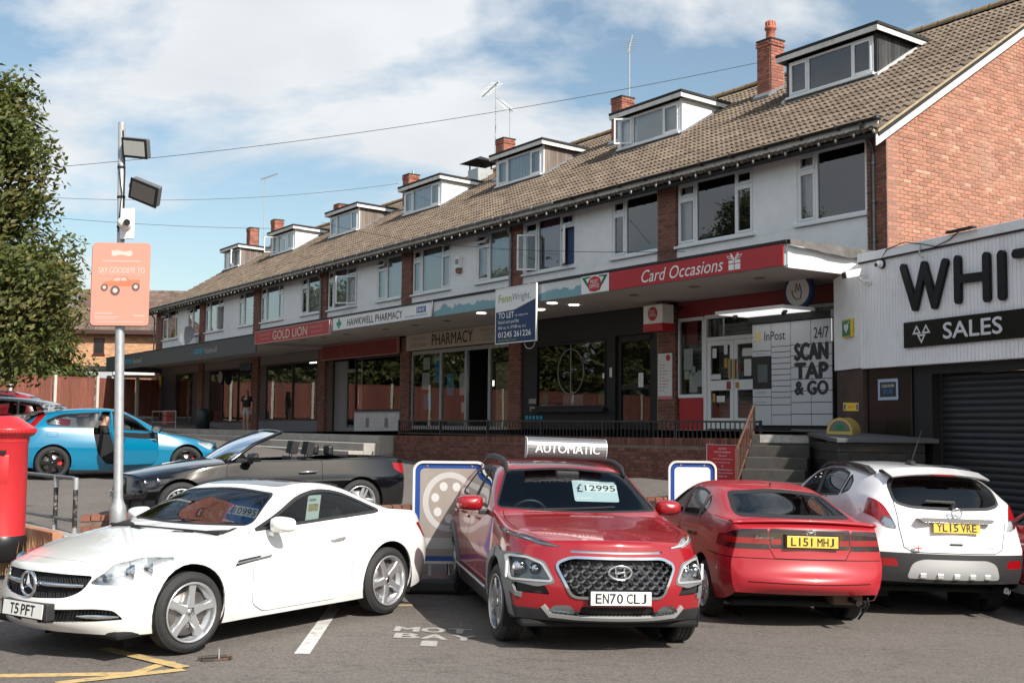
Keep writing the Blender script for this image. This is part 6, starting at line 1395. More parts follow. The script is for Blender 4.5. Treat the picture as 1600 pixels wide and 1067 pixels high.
def dash(parent, x0, x1, w, z, zb=None):
    b = MB(); b.prism([(x0, z - .12), (x0, z), (x0 + .18, z + .02), (x1, z + .01), (x1 + .03, z - .06), (x1 - .02, z - .3), (x0 + .1, z - .3)], -w, w, 'xz'); return b.build('dashboard', cabin, parent, bevel=.02)
def mirror_part(parent, x, y, z, m, sg, s=1.0, arm=trim_black):
    b = MB(); b.smooth = True; n_ = 24; vs = []; prf = [(.02, -.10), (.6, -.092), (.86, -.06), (.97, -.02), (1, .02), (.96, .045)]
    for k_, h_ in prf:
        for i in range(n_):
            a = 2 * pi * i / n_; ca, sa = cos(a), sin(a); rx = abs(ca) ** .6 * (1 if ca > 0 else -1); rz = abs(sa) ** .6 * (1 if sa > 0 else -1); tp_ = .82 + .18 * (rx * sg * -1 * .5 + .5)
            vs.append((x + h_ * s * .8, y + .108 * k_ * rx * s, z + .068 * k_ * rz * s * tp_))
    b.add(vs, [(i * n_ + j, i * n_ + (j + 1) % n_, (i + 1) * n_ + (j + 1) % n_, (i + 1) * n_ + j) for i in range(len(prf) - 1) for j in range(n_)])
    o = b.build('door_mirror', m, parent); g = MB(); g.lathe([(0, .028), (.085, .028)], 18, M.Translation((x, y, z)) @ M.Diagonal((s * .9, s * 1.1, s * .7, 1)), axis='x'); g.build('mirror_glass', chrome, o)
    MB().box(x - .035, x + .02, min(y - sg * .2 * s, y - sg * .07 * s), max(y - sg * .2 * s, y - sg * .07 * s), z - .09 * s, z - .05 * s).build('mirror_arm', arm, o, bevel=.01); return o
def underside(parent, L, w, z=.2, x0=.25): return MB().box(x0, L - .3, -w, w, z, z + .06).build('underbody', gap, parent, bevel=.03)
def doors(sh, car, m, side_polys, w=.009, handles=(), mh=None):
    """cut gaps round door outlines and lift the doors out of the shell as parts"""
    gaps = []; outs = []
    for sg in (1, -1):
        for k, pl in enumerate(side_polys):
            cond = lambda c: c[1] * sg > .3
            gaps += sh.strip('side', pl, w, cond, closed=True)
            outs.append((sg, k, sh.cut('side', pl, cond)))
    return gaps, outs
# ---------------------------------------------------------------- white roadster
def build_roadster():
    car = thing('parked_car', 'white two seat roadster with a black roof panel and price card', 'car', pose(-3.78, 9.13, -124.3, .02, 0), 'cars in the sales lot')
    wht = paint('white_car_paint', (.78, .78, .77), .3)
    st = [(.30, .205, .80, .45, .70, .64, .50, .685, .70), (.52, .19, .868, .52, .79, .715, .56, .76, .78), (.90, .185, .905, .60, .845, .795, .60, .838, .85), (1.28, .18, .895, .62, .83, .855, .63, .89, .905), (1.50, .18, .885, .63, .82, .885, .735, .92, .95),
          (1.78, .18, .885, .63, .81, .90, .715, 1.045, 1.09), (2.10, .18, .885, .64, .81, .915, .655, 1.19, 1.235), (2.45, .18, .885, .65, .81, .93, .61, 1.25, 1.295), (2.82, .18, .89, .66, .815, .95, .60, 1.23, 1.28), (3.12, .185, .90, .67, .82, .965, .605, 1.15, 1.20), (3.40, .19, .905, .68, .82, .975, .62, 1.04, 1.075), (3.64, .20, .895, .68, .80, .965, .62, .985, 1.0), (3.86, .23, .865, .66, .75, .94, .55, .965, .98), (4.00, .27, .80, .62, .67, .90, .5, .93, .945)]
    sh = grow(st, [.20, .27, .29, .28, .20], [.10, .13, .14, .13, .10], {3: .25, 4: .35})
    # openings
    arches(sh, car, (.885, 3.315), .355, .885, .345)
    sidew = rpoly([(1.62, .915, .03), (1.90, 1.02, .2), (2.22, 1.165, .15), (2.52, 1.215, .2), (2.80, 1.185, .15), (3.05, 1.09, .2), (3.24, 1.0, .03), (3.16, .985, .03), (2.5, .955, .2)], .1, 5)
    for sg in (1, -1):
        c1 = side_is(sg, lambda c: c[2] > .85)
        fr = sh.strip('side', sidew, .028, c1, closed=True); skin('window_seal', fr, trim_black, car, .002, .01)
        g = sh.cut('side', sidew, c1); skin('side_window', g, carglass, car, -.004)
    cw = lambda c: c[3] < -.2 and 1.2 < c[0] < 2.35
    ws = rpoly([(-.765, .955, .05), (0, .94, .5), (.765, .955, .05), (.575, 1.195, .06), (0, 1.235, .5), (-.575, 1.195, .06)], .05, 5)
    skin('windscreen_seal', sh.strip('front', ws, .012, cw, True), trim_black, car, .001, .01); skin('windscreen', sh.cut('front', ws, cw), carglass, car, -.003)
    cr = lambda c: c[3] > .2 and 2.9 < c[0] < 3.75 and c[2] > 1.0
    skin('rear_window', sh.cut('front', rpoly([(-.48, 1.02), (.48, 1.02), (.42, 1.17), (-.42, 1.17)], .04), cr), carglass_dk, car, -.003)
    rp = rpoly([(2.20, -.50, .1), (2.20, .50, .1), (2.92, .49, .08), (2.92, -.49, .08)], .08, 4); ct_ = lambda c: c[2] > 1.1 and c[5] > .6
    skin('roof_panel', sh.cut('top', rp, ct_), mat('gloss_black_roof', (.012, .014, .018), .1, coat=1), car, .001, .01)
    # hood vents, bonnet gap
    ch = lambda c: c[2] > .6 and c[5] > .5
    for sg in (1, -1): skin('bonnet_vent', sh.cut('top', [(1.20, sg * .20), (1.27, sg * .18), (1.30, sg * .42), (1.26, sg * .44)][::sg], ch), trim_black, car, -.004, .02)
    gaps = []
    bon = [(1.38, -.70), (1.1, -.73), (.75, -.73), (.5, -.66), (.30, -.45), (.245, 0), (.30, .45), (.5, .66), (.75, .73), (1.1, .73), (1.38, .70)]
    gaps += sh.strip('top', bon, .006, ch)
    # headlamps
    hl = [(.18, .585), (.34, .565), (.52, .60), (.66, .67), (.76, .765), (.58, .765), (.36, .72), (.25, .665)]
    for sg in (1, -1):
        fc = sh.cut('side', rpoly(hl, .03, 3), side_is(sg, lambda c: c[0] < 1.0 and abs(c[1]) > .35 and c[2] > .5)); lamp = skin('headlight', fc, reflector, car, -.045, -.045); skin('lens', fc, lampglass, lamp, .002)
        for px, py, pz, r_ in ((.40, .735, .66, .06), (.53, .79, .68, .045), (.27, .64, .62, .04)):
            b = MB(); b.lathe([(0, -.02), (r_ * .6, -.012), (r_, .03), (r_ * 1.1, .05)], 18, M.Translation((px, sg * (py - .03), pz)) @ M.Rotation(sg * R(32), 4, 'Z') , axis='x'); b.build('projector', chrome, lamp)
    # grille and lower intakes
    cf = lambda c: c[0] < .55
    gr = rpoly([(-.545, .645, .03), (0, .655, .5), (.545, .645, .03), (.50, .53, .1), (.38, .475, .08), (0, .455, .5), (-.38, .475, .08), (-.50, .53, .1)], .03, 4)
    gf = sh.cut('front', gr, cf); go = skin('grille', gf, mat('grille_mesh_black', (.008, .008, .009), .5), car, -.05, -.05)
    bars = MB()
    def nose_x(y, z): 
        best = None
        for f in gf:
            for v in f:
                d = (v[1] - y) ** 2 + (v[2] - z) ** 2
                if best is None or d < best[0]: best = (d, v[0])
        return best[1]
    for i in range(-22, 23):
        y = i * .026
        for sl in (1,):
            p0, p1 = (y - .06, .46), (y + .06, .65); p0 = (max(-.5, min(.5, p0[0])), p0[1]); p1 = (max(-.53, min(.53, p1[0])), p1[1])
            bars.tube([(nose_x(*p0) + .035, *p0), (nose_x(*p1) + .035, *p1)], .0055, 4)
    bars.build('grille_mesh', trim_black, go, kind='stuff')
    cb = MB(); cb.smooth = True
    for s in (1, -1): cb.tube([(nose_x(s * y, .565) - .004, s * y, .568) for y in (.08, .2, .3, .4, .5)], [.022, .022, .02, .018, .014], 10)
    cb.build('chrome_bar', chrome, go)
    sx = nose_x(0, .56) - .03
    em = MB(); em.tube([(sx, .092 * cos(a), .562 + .092 * sin(a)) for a in [2 * pi * i / 32 for i in range(32)]], .014, 8, closed=True)
    for k in range(3):
        a = pi / 2 + 2 * pi * k / 3; c = V((cos(a), sin(a))); t = V((-c.y, c.x)); P = lambda r_, q, dx: (sx + dx, c.x * r_ + t.x * q, .562 + c.y * r_ + t.y * q)
        em.add([P(0, 0, -.022), P(.0, .018, -.0), P(.088, .0, -.006), P(.0, -.018, -.0)], [(0, 1, 2), (0, 2, 3)])
    em.build('star_emblem', chrome, go)
    for s in (1, -1):
        li = rpoly([(s * .10, .375, .02), (s * .62, .405, .05), (s * .74, .395, .03), (s * .80, .325, .02), (s * .10, .265, .02)][::s], .03, 3)
        lf = sh.cut('front', li, lambda c: c[0] < .7); lo_ = skin('lower_intake', lf, MATS['grille_mesh_black'], car, -.045, -.045)
        m2 = MB()
        for i in range(26):
            y = s * (.11 + i * .026); best = min(((v[1] - y) ** 2 + (v[2] - .33) ** 2, v[0]) for f in lf for v in f)[1]; m2.tube([(best + .03, y - s * .02, .275 + .02 * i / 26), (best + .03, y + s * .03, .385)], .005, 4)
        m2.build('intake_mesh', trim_black, lo_, kind='stuff')
        dr = MB(); pts = [(min(((v[1] - s * y) ** 2 + (v[2] - .345) ** 2, v[0]) for f in lf for v in f)[1] + .0, s * y, .345) for y in (.48, .56, .64, .72, .77)]; dr.smooth = True; dr.tube(pts, [.006, .018, .019, .015, .006], 8); dr.build('daytime_lamp', chrome, lo_)
    # side vent, door, handle, tail lamps
    for sg in (1, -1):
        vf = sh.cut('side', [(1.33, .635), (1.60, .665), (1.66, .705), (1.38, .685)], side_is(sg)); vo = skin('side_vent', vf, trim_black, car, -.01, .015)
        MB().tube([(1.36, sg * .893, .66), (1.75, sg * .89, .695)], .008, 6).build('vent_blade', chrome, vo)
        tf = sh.cut('side', rpoly([(3.80, .84), (3.99, .85), (4.0, .68), (3.90, .70)], .02), side_is(sg, lambda c: c[0] > 3.7)); skin('tail_light', tf, redlens, car, .003, .01)
        dp = rpoly([(1.52, .90), (1.56, .30), (1.70, .22), (2.62, .22), (2.78, .40), (2.80, .96)], .05, 4)
        gaps += sh.strip('side', dp, .007, side_is(sg, lambda c: c[2] < .985)); df = sh.cut('side', dp + [(1.9, 1.2)] if False else dp, side_is(sg, lambda c: c[2] < 1.0)); do = skin('door', df, wht, car, 0, .008)
        hb = MB(); hb.smooth = True; hb.tube([(2.50, sg * .893, .785), (2.53, sg * .915, .79), (2.66, sg * .915, .80), (2.70, sg * .895, .80)], [.008, .014, .014, .008], 8); hb.build('handle', wht, do)
        mo = mirror_part(car, 1.80, sg * .965, .955, wht, sg, 1.12, wht)
        for zz in (.945, .925): MB().tube([(1.725, sg * .93, zz), (1.72, sg * 1.0, zz), (1.75, sg * 1.06, zz)], .004, 5).build('mirror_repeater', trim_black if zz > .93 else chrome, mo)
    skin('panel_gap', gaps, gap, car, -.006)
    skin('body', sh.faces(), wht, car, 0, .014)
    for (x, sx_) in ((.885, 0), (3.315, 0)):
        for sg in (1, -1): wheel(car, x, sg * .888, .317, .225, .236, [(spoke(.035, .236, .085, .062), -.07, -.008, 5)], rim_silver, steer=R(-4) if x < 1 else 0)
    plate(car, FRONT(-.028, 0, .315, R(-6)), ('T5', 'PFT'), plate_w); MB().box(-.02, .06, -.30, .30, .30, .43).build('plate_holder', trim_black, car, bevel=.01)
    MB().cyl((.205, 0, .685), (.195, 0, .70), .028, 18).build('bonnet_badge', mat('badge_blue', (.10, .12, .16), .3, metal=.5), car)
    # cabin
    tub(car, 1.45, 3.1, .70, .28, .88); dash(car, 1.30, 1.95, .70, .90); seat(car, 2.5, .36, .5, .34); seat(car, 2.5, -.36, .5, .34); steering(car, 2.08, .36, .86); underside(car, 4.13, .80, .17)
    rb = MB()
    for s in (1, -1): rb.tube([(2.98, s * (.36 - .16), .9), (2.98, s * (.36 - .15), 1.06), (2.98, s * .36, 1.11), (2.98, s * (.36 + .15), 1.06), (2.98, s * (.36 + .16), .9)], .02, 8)
    rb.build('roll_hoop', chrome, car); b = MB(); b.tube([(1.45, .55, .955), (1.52, .1, .975), (1.58, -.4, .965)], .0045, 5); b.build('wiper', trim_black, car)
    return car
slk = build_roadster()
# ---------------------------------------------------------------- helpers shared by the cars below
def near_x(faces, y, z): return min(((v[1] - y) ** 2 + (v[2] - z) ** 2, v[0]) for f in faces for v in f)[1]
def side_glass(sh, car, polys, gl, seal=.03, zmin=.8):
    for sg in (1, -1):
        c = side_is(sg, lambda c: c[2] > zmin and abs(c[4]) > .3)
        for pl in polys:
            if seal: skin('window_seal', sh.strip('side', pl, seal, c, True), trim_black, car, .001, .008)
            skin('side_window', sh.cut('side', pl, c), gl, car, -.004)
def screen(sh, car, poly, cond, gl, name, seal=.022):
    skin(name + '_seal', sh.strip('front', poly, seal, cond, True), trim_black, car, .001, .008); return skin(name, sh.cut('front', poly, cond), gl, car, -.003)
def ring_cladding(sh, x, r0, r1, zc, sg, a0=-.2, a1=pi + .2, n=14):
    got = []
    for i in range(n):
        a, b = a0 + (a1 - a0) * i / n, a0 + (a1 - a0) * (i + 1) / n
        got += sh.cut('side', [(x + r0 * cos(a), zc + r0 * sin(a)), (x + r1 * cos(a), zc + r1 * sin(a)), (x + r1 * cos(b), zc + r1 * sin(b)), (x + r0 * cos(b), zc + r0 * sin(b))], side_is(sg))
    return got
def lamp(sh, car, poly, view, cond, back=reflector, depth=.05, lens=lampglass, name='headlight'):
    fc = sh.cut(view, poly, cond); l = skin(name, fc, back, car, -depth, -depth); skin('lens', fc, lens, l, .002); return l, fc
# ---------------------------------------------------------------- red compact crossover facing the camera
def build_crossover():
    PM = pose(.90, 9.65, -78.6, -.062, .03)
    car = thing('parked_car', 'red crossover facing the camera with a silver Automatic board on its roof', 'car', PM, 'cars in the sales lot')
    red = paint('red_car_paint', (.30, .007, .014), .25, coat=1)
    st = [(.34, .29, .83, .62, .73, .885, .56, .93, .95), (.60, .25, .895, .66, .82, .955, .61, .985, 1.005), (.90, .24, .90, .68, .835, .99, .63, 1.02, 1.04), (1.18, .24, .895, .69, .83, 1.025, .66, 1.055, 1.075), (1.38, .24, .89, .69, .83, 1.05, .74, 1.085, 1.115), (1.70, .24, .885, .69, .825, 1.06, .71, 1.25, 1.305), (2.0, .24, .885, .70, .82, 1.07, .65, 1.42, 1.48), (2.3, .24, .885, .71, .815, 1.08, .61, 1.485, 1.54), (2.8, .24, .885, .72, .815, 1.095, .58, 1.495, 1.555), (3.3, .25, .90, .73, .82, 1.12, .575, 1.46, 1.525), (3.65, .27, .895, .74, .81, 1.13, .58, 1.39, 1.45), (3.9, .30, .87, .74, .76, 1.10, .58, 1.22, 1.28), (4.03, .33, .83, .70, .70, 1.0, .55, 1.03, 1.05)]
    sh = grow(st, [.24, .31, .34, .33, .25], [.1, .13, .13, .12, .1], {3: .3, 4: .3})
    arches(sh, car, (.86, 3.46), .375, .882, .36)
    gaps = []
    side_glass(sh, car, [rpoly([(1.78, 1.10, .03), (2.08, 1.36, .1), (2.38, 1.44, .12), (2.50, 1.445, .02), (2.53, 1.10, .02)], .03), rpoly([(2.60, 1.10, .02), (2.57, 1.445, .02), (3.0, 1.435, .1), (3.22, 1.39, .05), (3.30, 1.15, .04)], .03)], carglass_dk)
    for sg in (1, -1): skin('door_pillar', sh.cut('side', [(2.53, 1.10), (2.60, 1.10), (2.57, 1.44), (2.50, 1.44)], side_is(sg, lambda c: c[2] > 1)), trim_black, car, 0)
    cw = lambda c: c[3] < -.2 and 1.1 < c[0] < 2.25
    screen(sh, car, rpoly([(-.785, 1.12, .05), (0, 1.10, .5), (.785, 1.12, .05), (.605, 1.445, .06), (0, 1.49, .5), (-.605, 1.445, .06)], .05), cw, carglass, 'windscreen', .014)
    cf = lambda c: c[0] < .75 and c[3] < .35
    # grille
    gr = rpoly([(-.39, .805, .05), (.39, .805, .05), (.51, .75, .05), (.385, .505, .05), (-.385, .505, .05), (-.51, .75, .05)], .05, 4)
    fr = sh.strip('front', grow_poly(gr, .009), .022, cf, True); skin('grille_frame', fr, chrome, car, .012, .03)
    gf = sh.cut('front', gr, cf); go = skin('grille', gf, mat('grille_black', (.006, .006, .007), .5), car, -.06, -.06)
    hx = MB(); hm = MB(); pw, ph = .092, .066
    def inpoly(y, z, p):
        c = False
        for i in range(len(p)):
            a, b = p[i], p[i - 1]
            if (a[1] > z) != (b[1] > z) and y < (b[0] - a[0]) * (z - a[1]) / (b[1] - a[1]) + a[0]: c = not c
        return c
    gin = grow_poly(gr, -.004)
    for r in range(9):
        for c in range(-7, 8):
            y = c * pw + (pw / 2 if r % 2 else 0); z = .515 + r * ph * .62
            if not inpoly(y, z, gin): continue
            out = [(y + dx * pw / 2, z + dz * ph / 2) for dx, dz in ((-1, 0), (-.45, .92), (.45, .92), (1, 0), (.45, -.92), (-.45, -.92))]
            out = [(p if inpoly(*p, gr) else (y + (p[0] - y) * .6, z + (p[1] - z) * .6)) for p in out]; inn = [(y + (p[0] - y) * .66, z + .004 + (p[1] - z) * .60) for p in out]
            x = near_x(gf, y, z)
            for i in range(6): a, b, d, e = out[i], out[(i + 1) % 6], inn[(i + 1) % 6], inn[i]; hx.add([(x + .012, *a), (x + .012, *b), (x + .03, *d), (x + .03, *e)], [(0, 1, 2, 3)])
    hx.build('grille_mesh', mat('dark_chrome', (.48, .48, .50), .25, metal=1), go, kind='stuff')
    ex = near_x(gf, 0, .70) - .012; em = MB(); em.tube([(ex, .098 * cos(a), .705 + .056 * sin(a)) for a in [2 * pi * i / 32 for i in range(32)]], .010, 8, closed=True)
    for a, b in (((.045, .745), (.03, .665)), ((-.03, .745), (-.045, .665)), ((.038, .70), (-.038, .71))): em.tube([(ex, *a), (ex - .002, (a[0] + b[0]) / 2, (a[1] + b[1]) / 2), (ex, *b)], .009, 6)
    em.build('oval_emblem', chrome, go)
    skin('bonnet_slot', sh.cut('front', rpoly([(-.40, .852), (.40, .852), (.40, .872), (-.40, .872)], .008), cf), MATS['dark_chrome'], car, -.012, .02)
    # lamps
    for s in (1, -1):
        dl = rpoly([(s * .46, .892, .01), (s * .60, .89, .02), (s * .86, .955, .02), (s * .865, .985, .02), (s * .72, .965, .03)][::s], .02); l, fc = lamp(sh, car, dl, 'front', lambda c: c[0] < 1.0 and c[2] > .85, depth=.025, name='daytime_lamp')
        MB().tube([(near_x(fc, s * y, z) + .012, s * y, z) for y, z in ((.5, .895), (.62, .907), (.74, .935), (.83, .96))], .009, 6).build('light_strip', lit_white, l); MB().tube([(near_x(fc, s * y, z) + .014, s * y, z) for y, z in ((.76, .958), (.80, .966), (.83, .972))], .008, 6).build('indicator', amber, l)
        sur = rpoly([(s * .52, .60, .03), (s * .66, .56, .03), (s * .93, .60, .03), (s * .95, .79, .03), (s * .80, .82, .05), (s * .60, .77, .03)][::s], .03)
        pod = rpoly([(s * .555, .62, .02), (s * .85, .615, .02), (s * .85, .775, .02), (s * .74, .785, .03), (s * .625, .74, .02)][::s], .02)
        l, fc = lamp(sh, car, pod, 'front', lambda c: c[0] < .8, back=mat('pod_bowl', (.30, .31, .32), .3, metal=.5), depth=.06)
        for y, r_ in ((.77, .062), (.655, .05)):
            b = MB(); b.lathe([(0, -.01), (r_ * .55, -.004), (r_ * .62, .012), (r_ * .72, .01), (r_, .035), (r_ * 1.1, .06)], 20, M.Translation((near_x(fc, s * y, .70) + .022, s * y, .695)) @ M.Rotation(0, 4, 'Z'), axis='x'); b.build('projector', chrome, l)
        fr = sh.strip('front', pod, .035, lambda c: c[0] < .85, True); skin('headlight_surround', fr, mat('satin_silver', (.55, .56, .57), .35, metal=.5), car, .01, .03)
        cl = sh.cut('front', sur, lambda c: c[0] < .95); skin('lamp_cladding', cl, trim_grey, car, .004, .02)
        skin('side_intake', sh.cut('front', rpoly([(s * .56, .50, .02), (s * .82, .50, .02), (s * .84, .585, .02), (s * .60, .575, .02)][::s], .02), lambda c: c[0] < .9), trim_black, car, -.03, .03)
        # wheel arch cladding joins the lamp pods
        ac = ring_cladding(sh, .86, .374, .47, .36, s, -.3, pi + .15); ac += sh.cut('side', [(.30, .46), (.54, .54), (.55, .66), (.50, .77), (.40, .82), (.25, .80)], side_is(s, lambda c: abs(c[1]) > .72)); skin('arch_cladding', ac, trim_grey, car, .012, .03)
        ac = ring_cladding(sh, 3.46, .374, .46, .36, s); skin('arch_cladding', ac, trim_grey, car, .012, .03)
        skin('sill_cladding', sh.cut('side', [(1.2, .2), (3.1, .2), (3.08, .42), (1.25, .40)], side_is(s)), trim_black, car, .012, .03); MB().tube([(1.3, s * .905, .40), (3.05, s * .905, .42)], .012, 6).build('sill_trim', MATS['satin_silver'], car)
        MB().box(.44, .47, min(s * .865, s * .89), max(s * .865, s * .89), .60, .74).build('side_reflector', lit_white, car, bevel=.006)
        # fog lamp bowl
        fl = rpoly([(s * .33, .345, .02), (s * .56, .355, .02), (s * .53, .415, .03), (s * .40, .425, .03)][::s], .02); l, fc = lamp(sh, car, fl, 'front', lambda c: c[0] < .6, depth=.03, name='fog_lamp')
        dp1 = rpoly([(1.52, 1.06), (1.50, .50), (1.62, .42), (2.50, .42), (2.56, 1.09)], .04); dp2 = rpoly([(2.57, 1.09), (2.51, .42), (3.02, .42), (3.20, .66), (3.32, .98), (3.32, 1.12)], .04)
        for dp in (dp1, dp2):
            gaps += sh.strip('side', dp, .008, side_is(s, lambda c: c[2] < 1.12)); do = skin('door', sh.cut('side', dp, side_is(s, lambda c: c[2] < 1.13)), red, car, 0, .008)
            xh = 2.36 if dp is dp1 else 3.08; MB().box(xh, xh + .18, min(s * .885, s * .915), max(s * .885, s * .915), .94, .97).build('handle', red, do, bevel=.01)
        mirror_part(car, 1.74, s * 1.0, 1.135, red, s, 1.2)
        rl = MB(); rl.smooth = True; rl.tube([(1.96, s * .60, 1.425), (2.08, s * .60, 1.50), (2.3, s * .59, 1.545), (2.8, s * .58, 1.56), (3.2, s * .575, 1.54), (3.42, s * .57, 1.48)], [.015, .026, .028, .028, .026, .015], 8); rl.build('roof_rail', trim_black, car)
    li = rpoly([(-.33, .335, .02), (.33, .335, .02), (.31, .42, .02), (-.31, .42, .02)], .02); lf = sh.cut('front', li, cf); lo_ = skin('lower_intake', lf, MATS['grille_black'], car, -.03, .03)
    lm = MB()
    for r in range(3):
        for c in range(-9, 10):
            y, z = c * .035 + (.017 if r % 2 else 0), .355 + r * .024
            if abs(y) < .3: x = near_x(lf, y, z); lm.tube([(x + .012, y - .015, z), (x + .012, y, z + .012), (x + .012, y + .015, z), (x + .012, y, z - .012)], .003, 4, closed=True)
    lm.build('intake_mesh', trim_black, lo_, kind='stuff')
    sk = sh.strip('front', [(-.60, .40), (-.54, .335), (-.33, .325), (.33, .325), (.54, .335), (.60, .40)], .035, cf); skin('skid_trim', sk, MATS['satin_silver'], car, .014, .03)
    lip = sh.cut('front', [(-1, .22), (1, .22), (1, .38), (-1, .38)], lambda c: c[0] < .62); skin('front_lip', lip, trim_black, car, .012, .03)
    bon = [(1.40, -.74), (1.1, -.77), (.7, -.75), (.42, -.62), (.26, -.35), (.20, 0), (.26, .35), (.42, .62), (.7, .75), (1.1, .77), (1.40, .74)]
    gaps += sh.strip('top', bon, .007, lambda c: c[5] > .5 and c[2] > .8); skin('panel_gap', gaps, gap, car, -.006)
    cowl = sh.cut('top', [(1.18, -.74), (1.27, -.3), (1.29, 0), (1.27, .3), (1.18, .74), (1.55, .80), (1.55, -.80)], lambda c: c[5] > .6 and 1.0 < c[2] < 1.13 and c[0] < 1.5) if False else []
    skin('body', sh.faces(), red, car, 0, .014)
    sp = [([(.04, -.05), (.14, -.028), (.238, -.075), (.238, -.045), (.15, .004), (.238, .045), (.238, .075), (.14, .028), (.04, .05)], -.06, -.006, 5)]
    for x in (.86, 3.46):
        for s in (1, -1): wheel(car, x, s * .875, .335, .225, .238, sp, mat('machined_alloy', (.40, .41, .42), .25, metal=.8), steer=R(3) if x < 1 else 0)
    plate(car, FRONT(-.03, 0, .445, R(-4)), ('EN70', 'CLJ'), plate_w); MB().box(-.022, .06, -.265, .265, .44, .56).build('plate_holder', trim_black, car)
    tub(car, 1.4, 3.7, .72, .3, 1.0); dash(car, 1.32, 1.85, .74, 1.04); seat(car, 2.45, .37, .5, .42, top=.60); seat(car, 2.45, -.37, .5, .42, top=.60); seat(car, 3.25, 0, 1.25, .45, hr=False); steering(car, 1.98, .37, 1.0); underside(car, 4.1, .78, .22)
    MB().box(1.9, 1.98, -.12, .12, 1.38, 1.46).build('mirror_housing', cabin, car, bevel=.02); MB().tube([(1.30, .5, 1.115), (1.34, .0, 1.135), (1.42, -.35, 1.15)], .008, 5).build('wiper', trim_black, car)
    return car, PM
kona, KP = build_crossover()
rs_ = thing('roof_sales_board', 'rolled silver board reading Automatic lying across the red crossover roof', 'sign', KP)
b = MB(); pr = [(2.02 + .0 - .10 * sin(a) * .8, 1.575 + .10 - .10 * cos(a) * 1.05) for a in [pi * i / 10 for i in range(11)]]; b.prism(pr + [(2.06, 1.785), (2.06, 1.575)], -.40, .40, 'xz'); b.build('board', mat('brushed_silver_board', (.20, .20, .21), .38, metal=.55, var=.1, scale=2), rs_, bevel=.006)
em = MB(); 
for sgn in (1, -1): em.prism([(p[0], p[1]) for p in pr] + [(2.06, 1.785), (2.06, 1.575)], sgn * .402, sgn * .412, 'xz')
em.build('end_cap', mat('clear_cap', (.5, .5, .5), .3), rs_)
mb = MB(); text_into(mb, 'AUTOMATIC', (0, 0, 0), (1, 0, 0), (0, 1, 0), .66, .088, .02); o = mb.build('lettering', mat('bright_white_letter', (.85, .85, .84), .4), rs_)
for v in o.data.vertices:      # wrap the lettering round the front of the roll
    a = pi * (.46 + (v.co.y - .03) * 1.0 / .33); yy = .33 - v.co.x; v.co = (2.02 - .084 * sin(a) - .003, yy, 1.675 - .108 * cos(a))
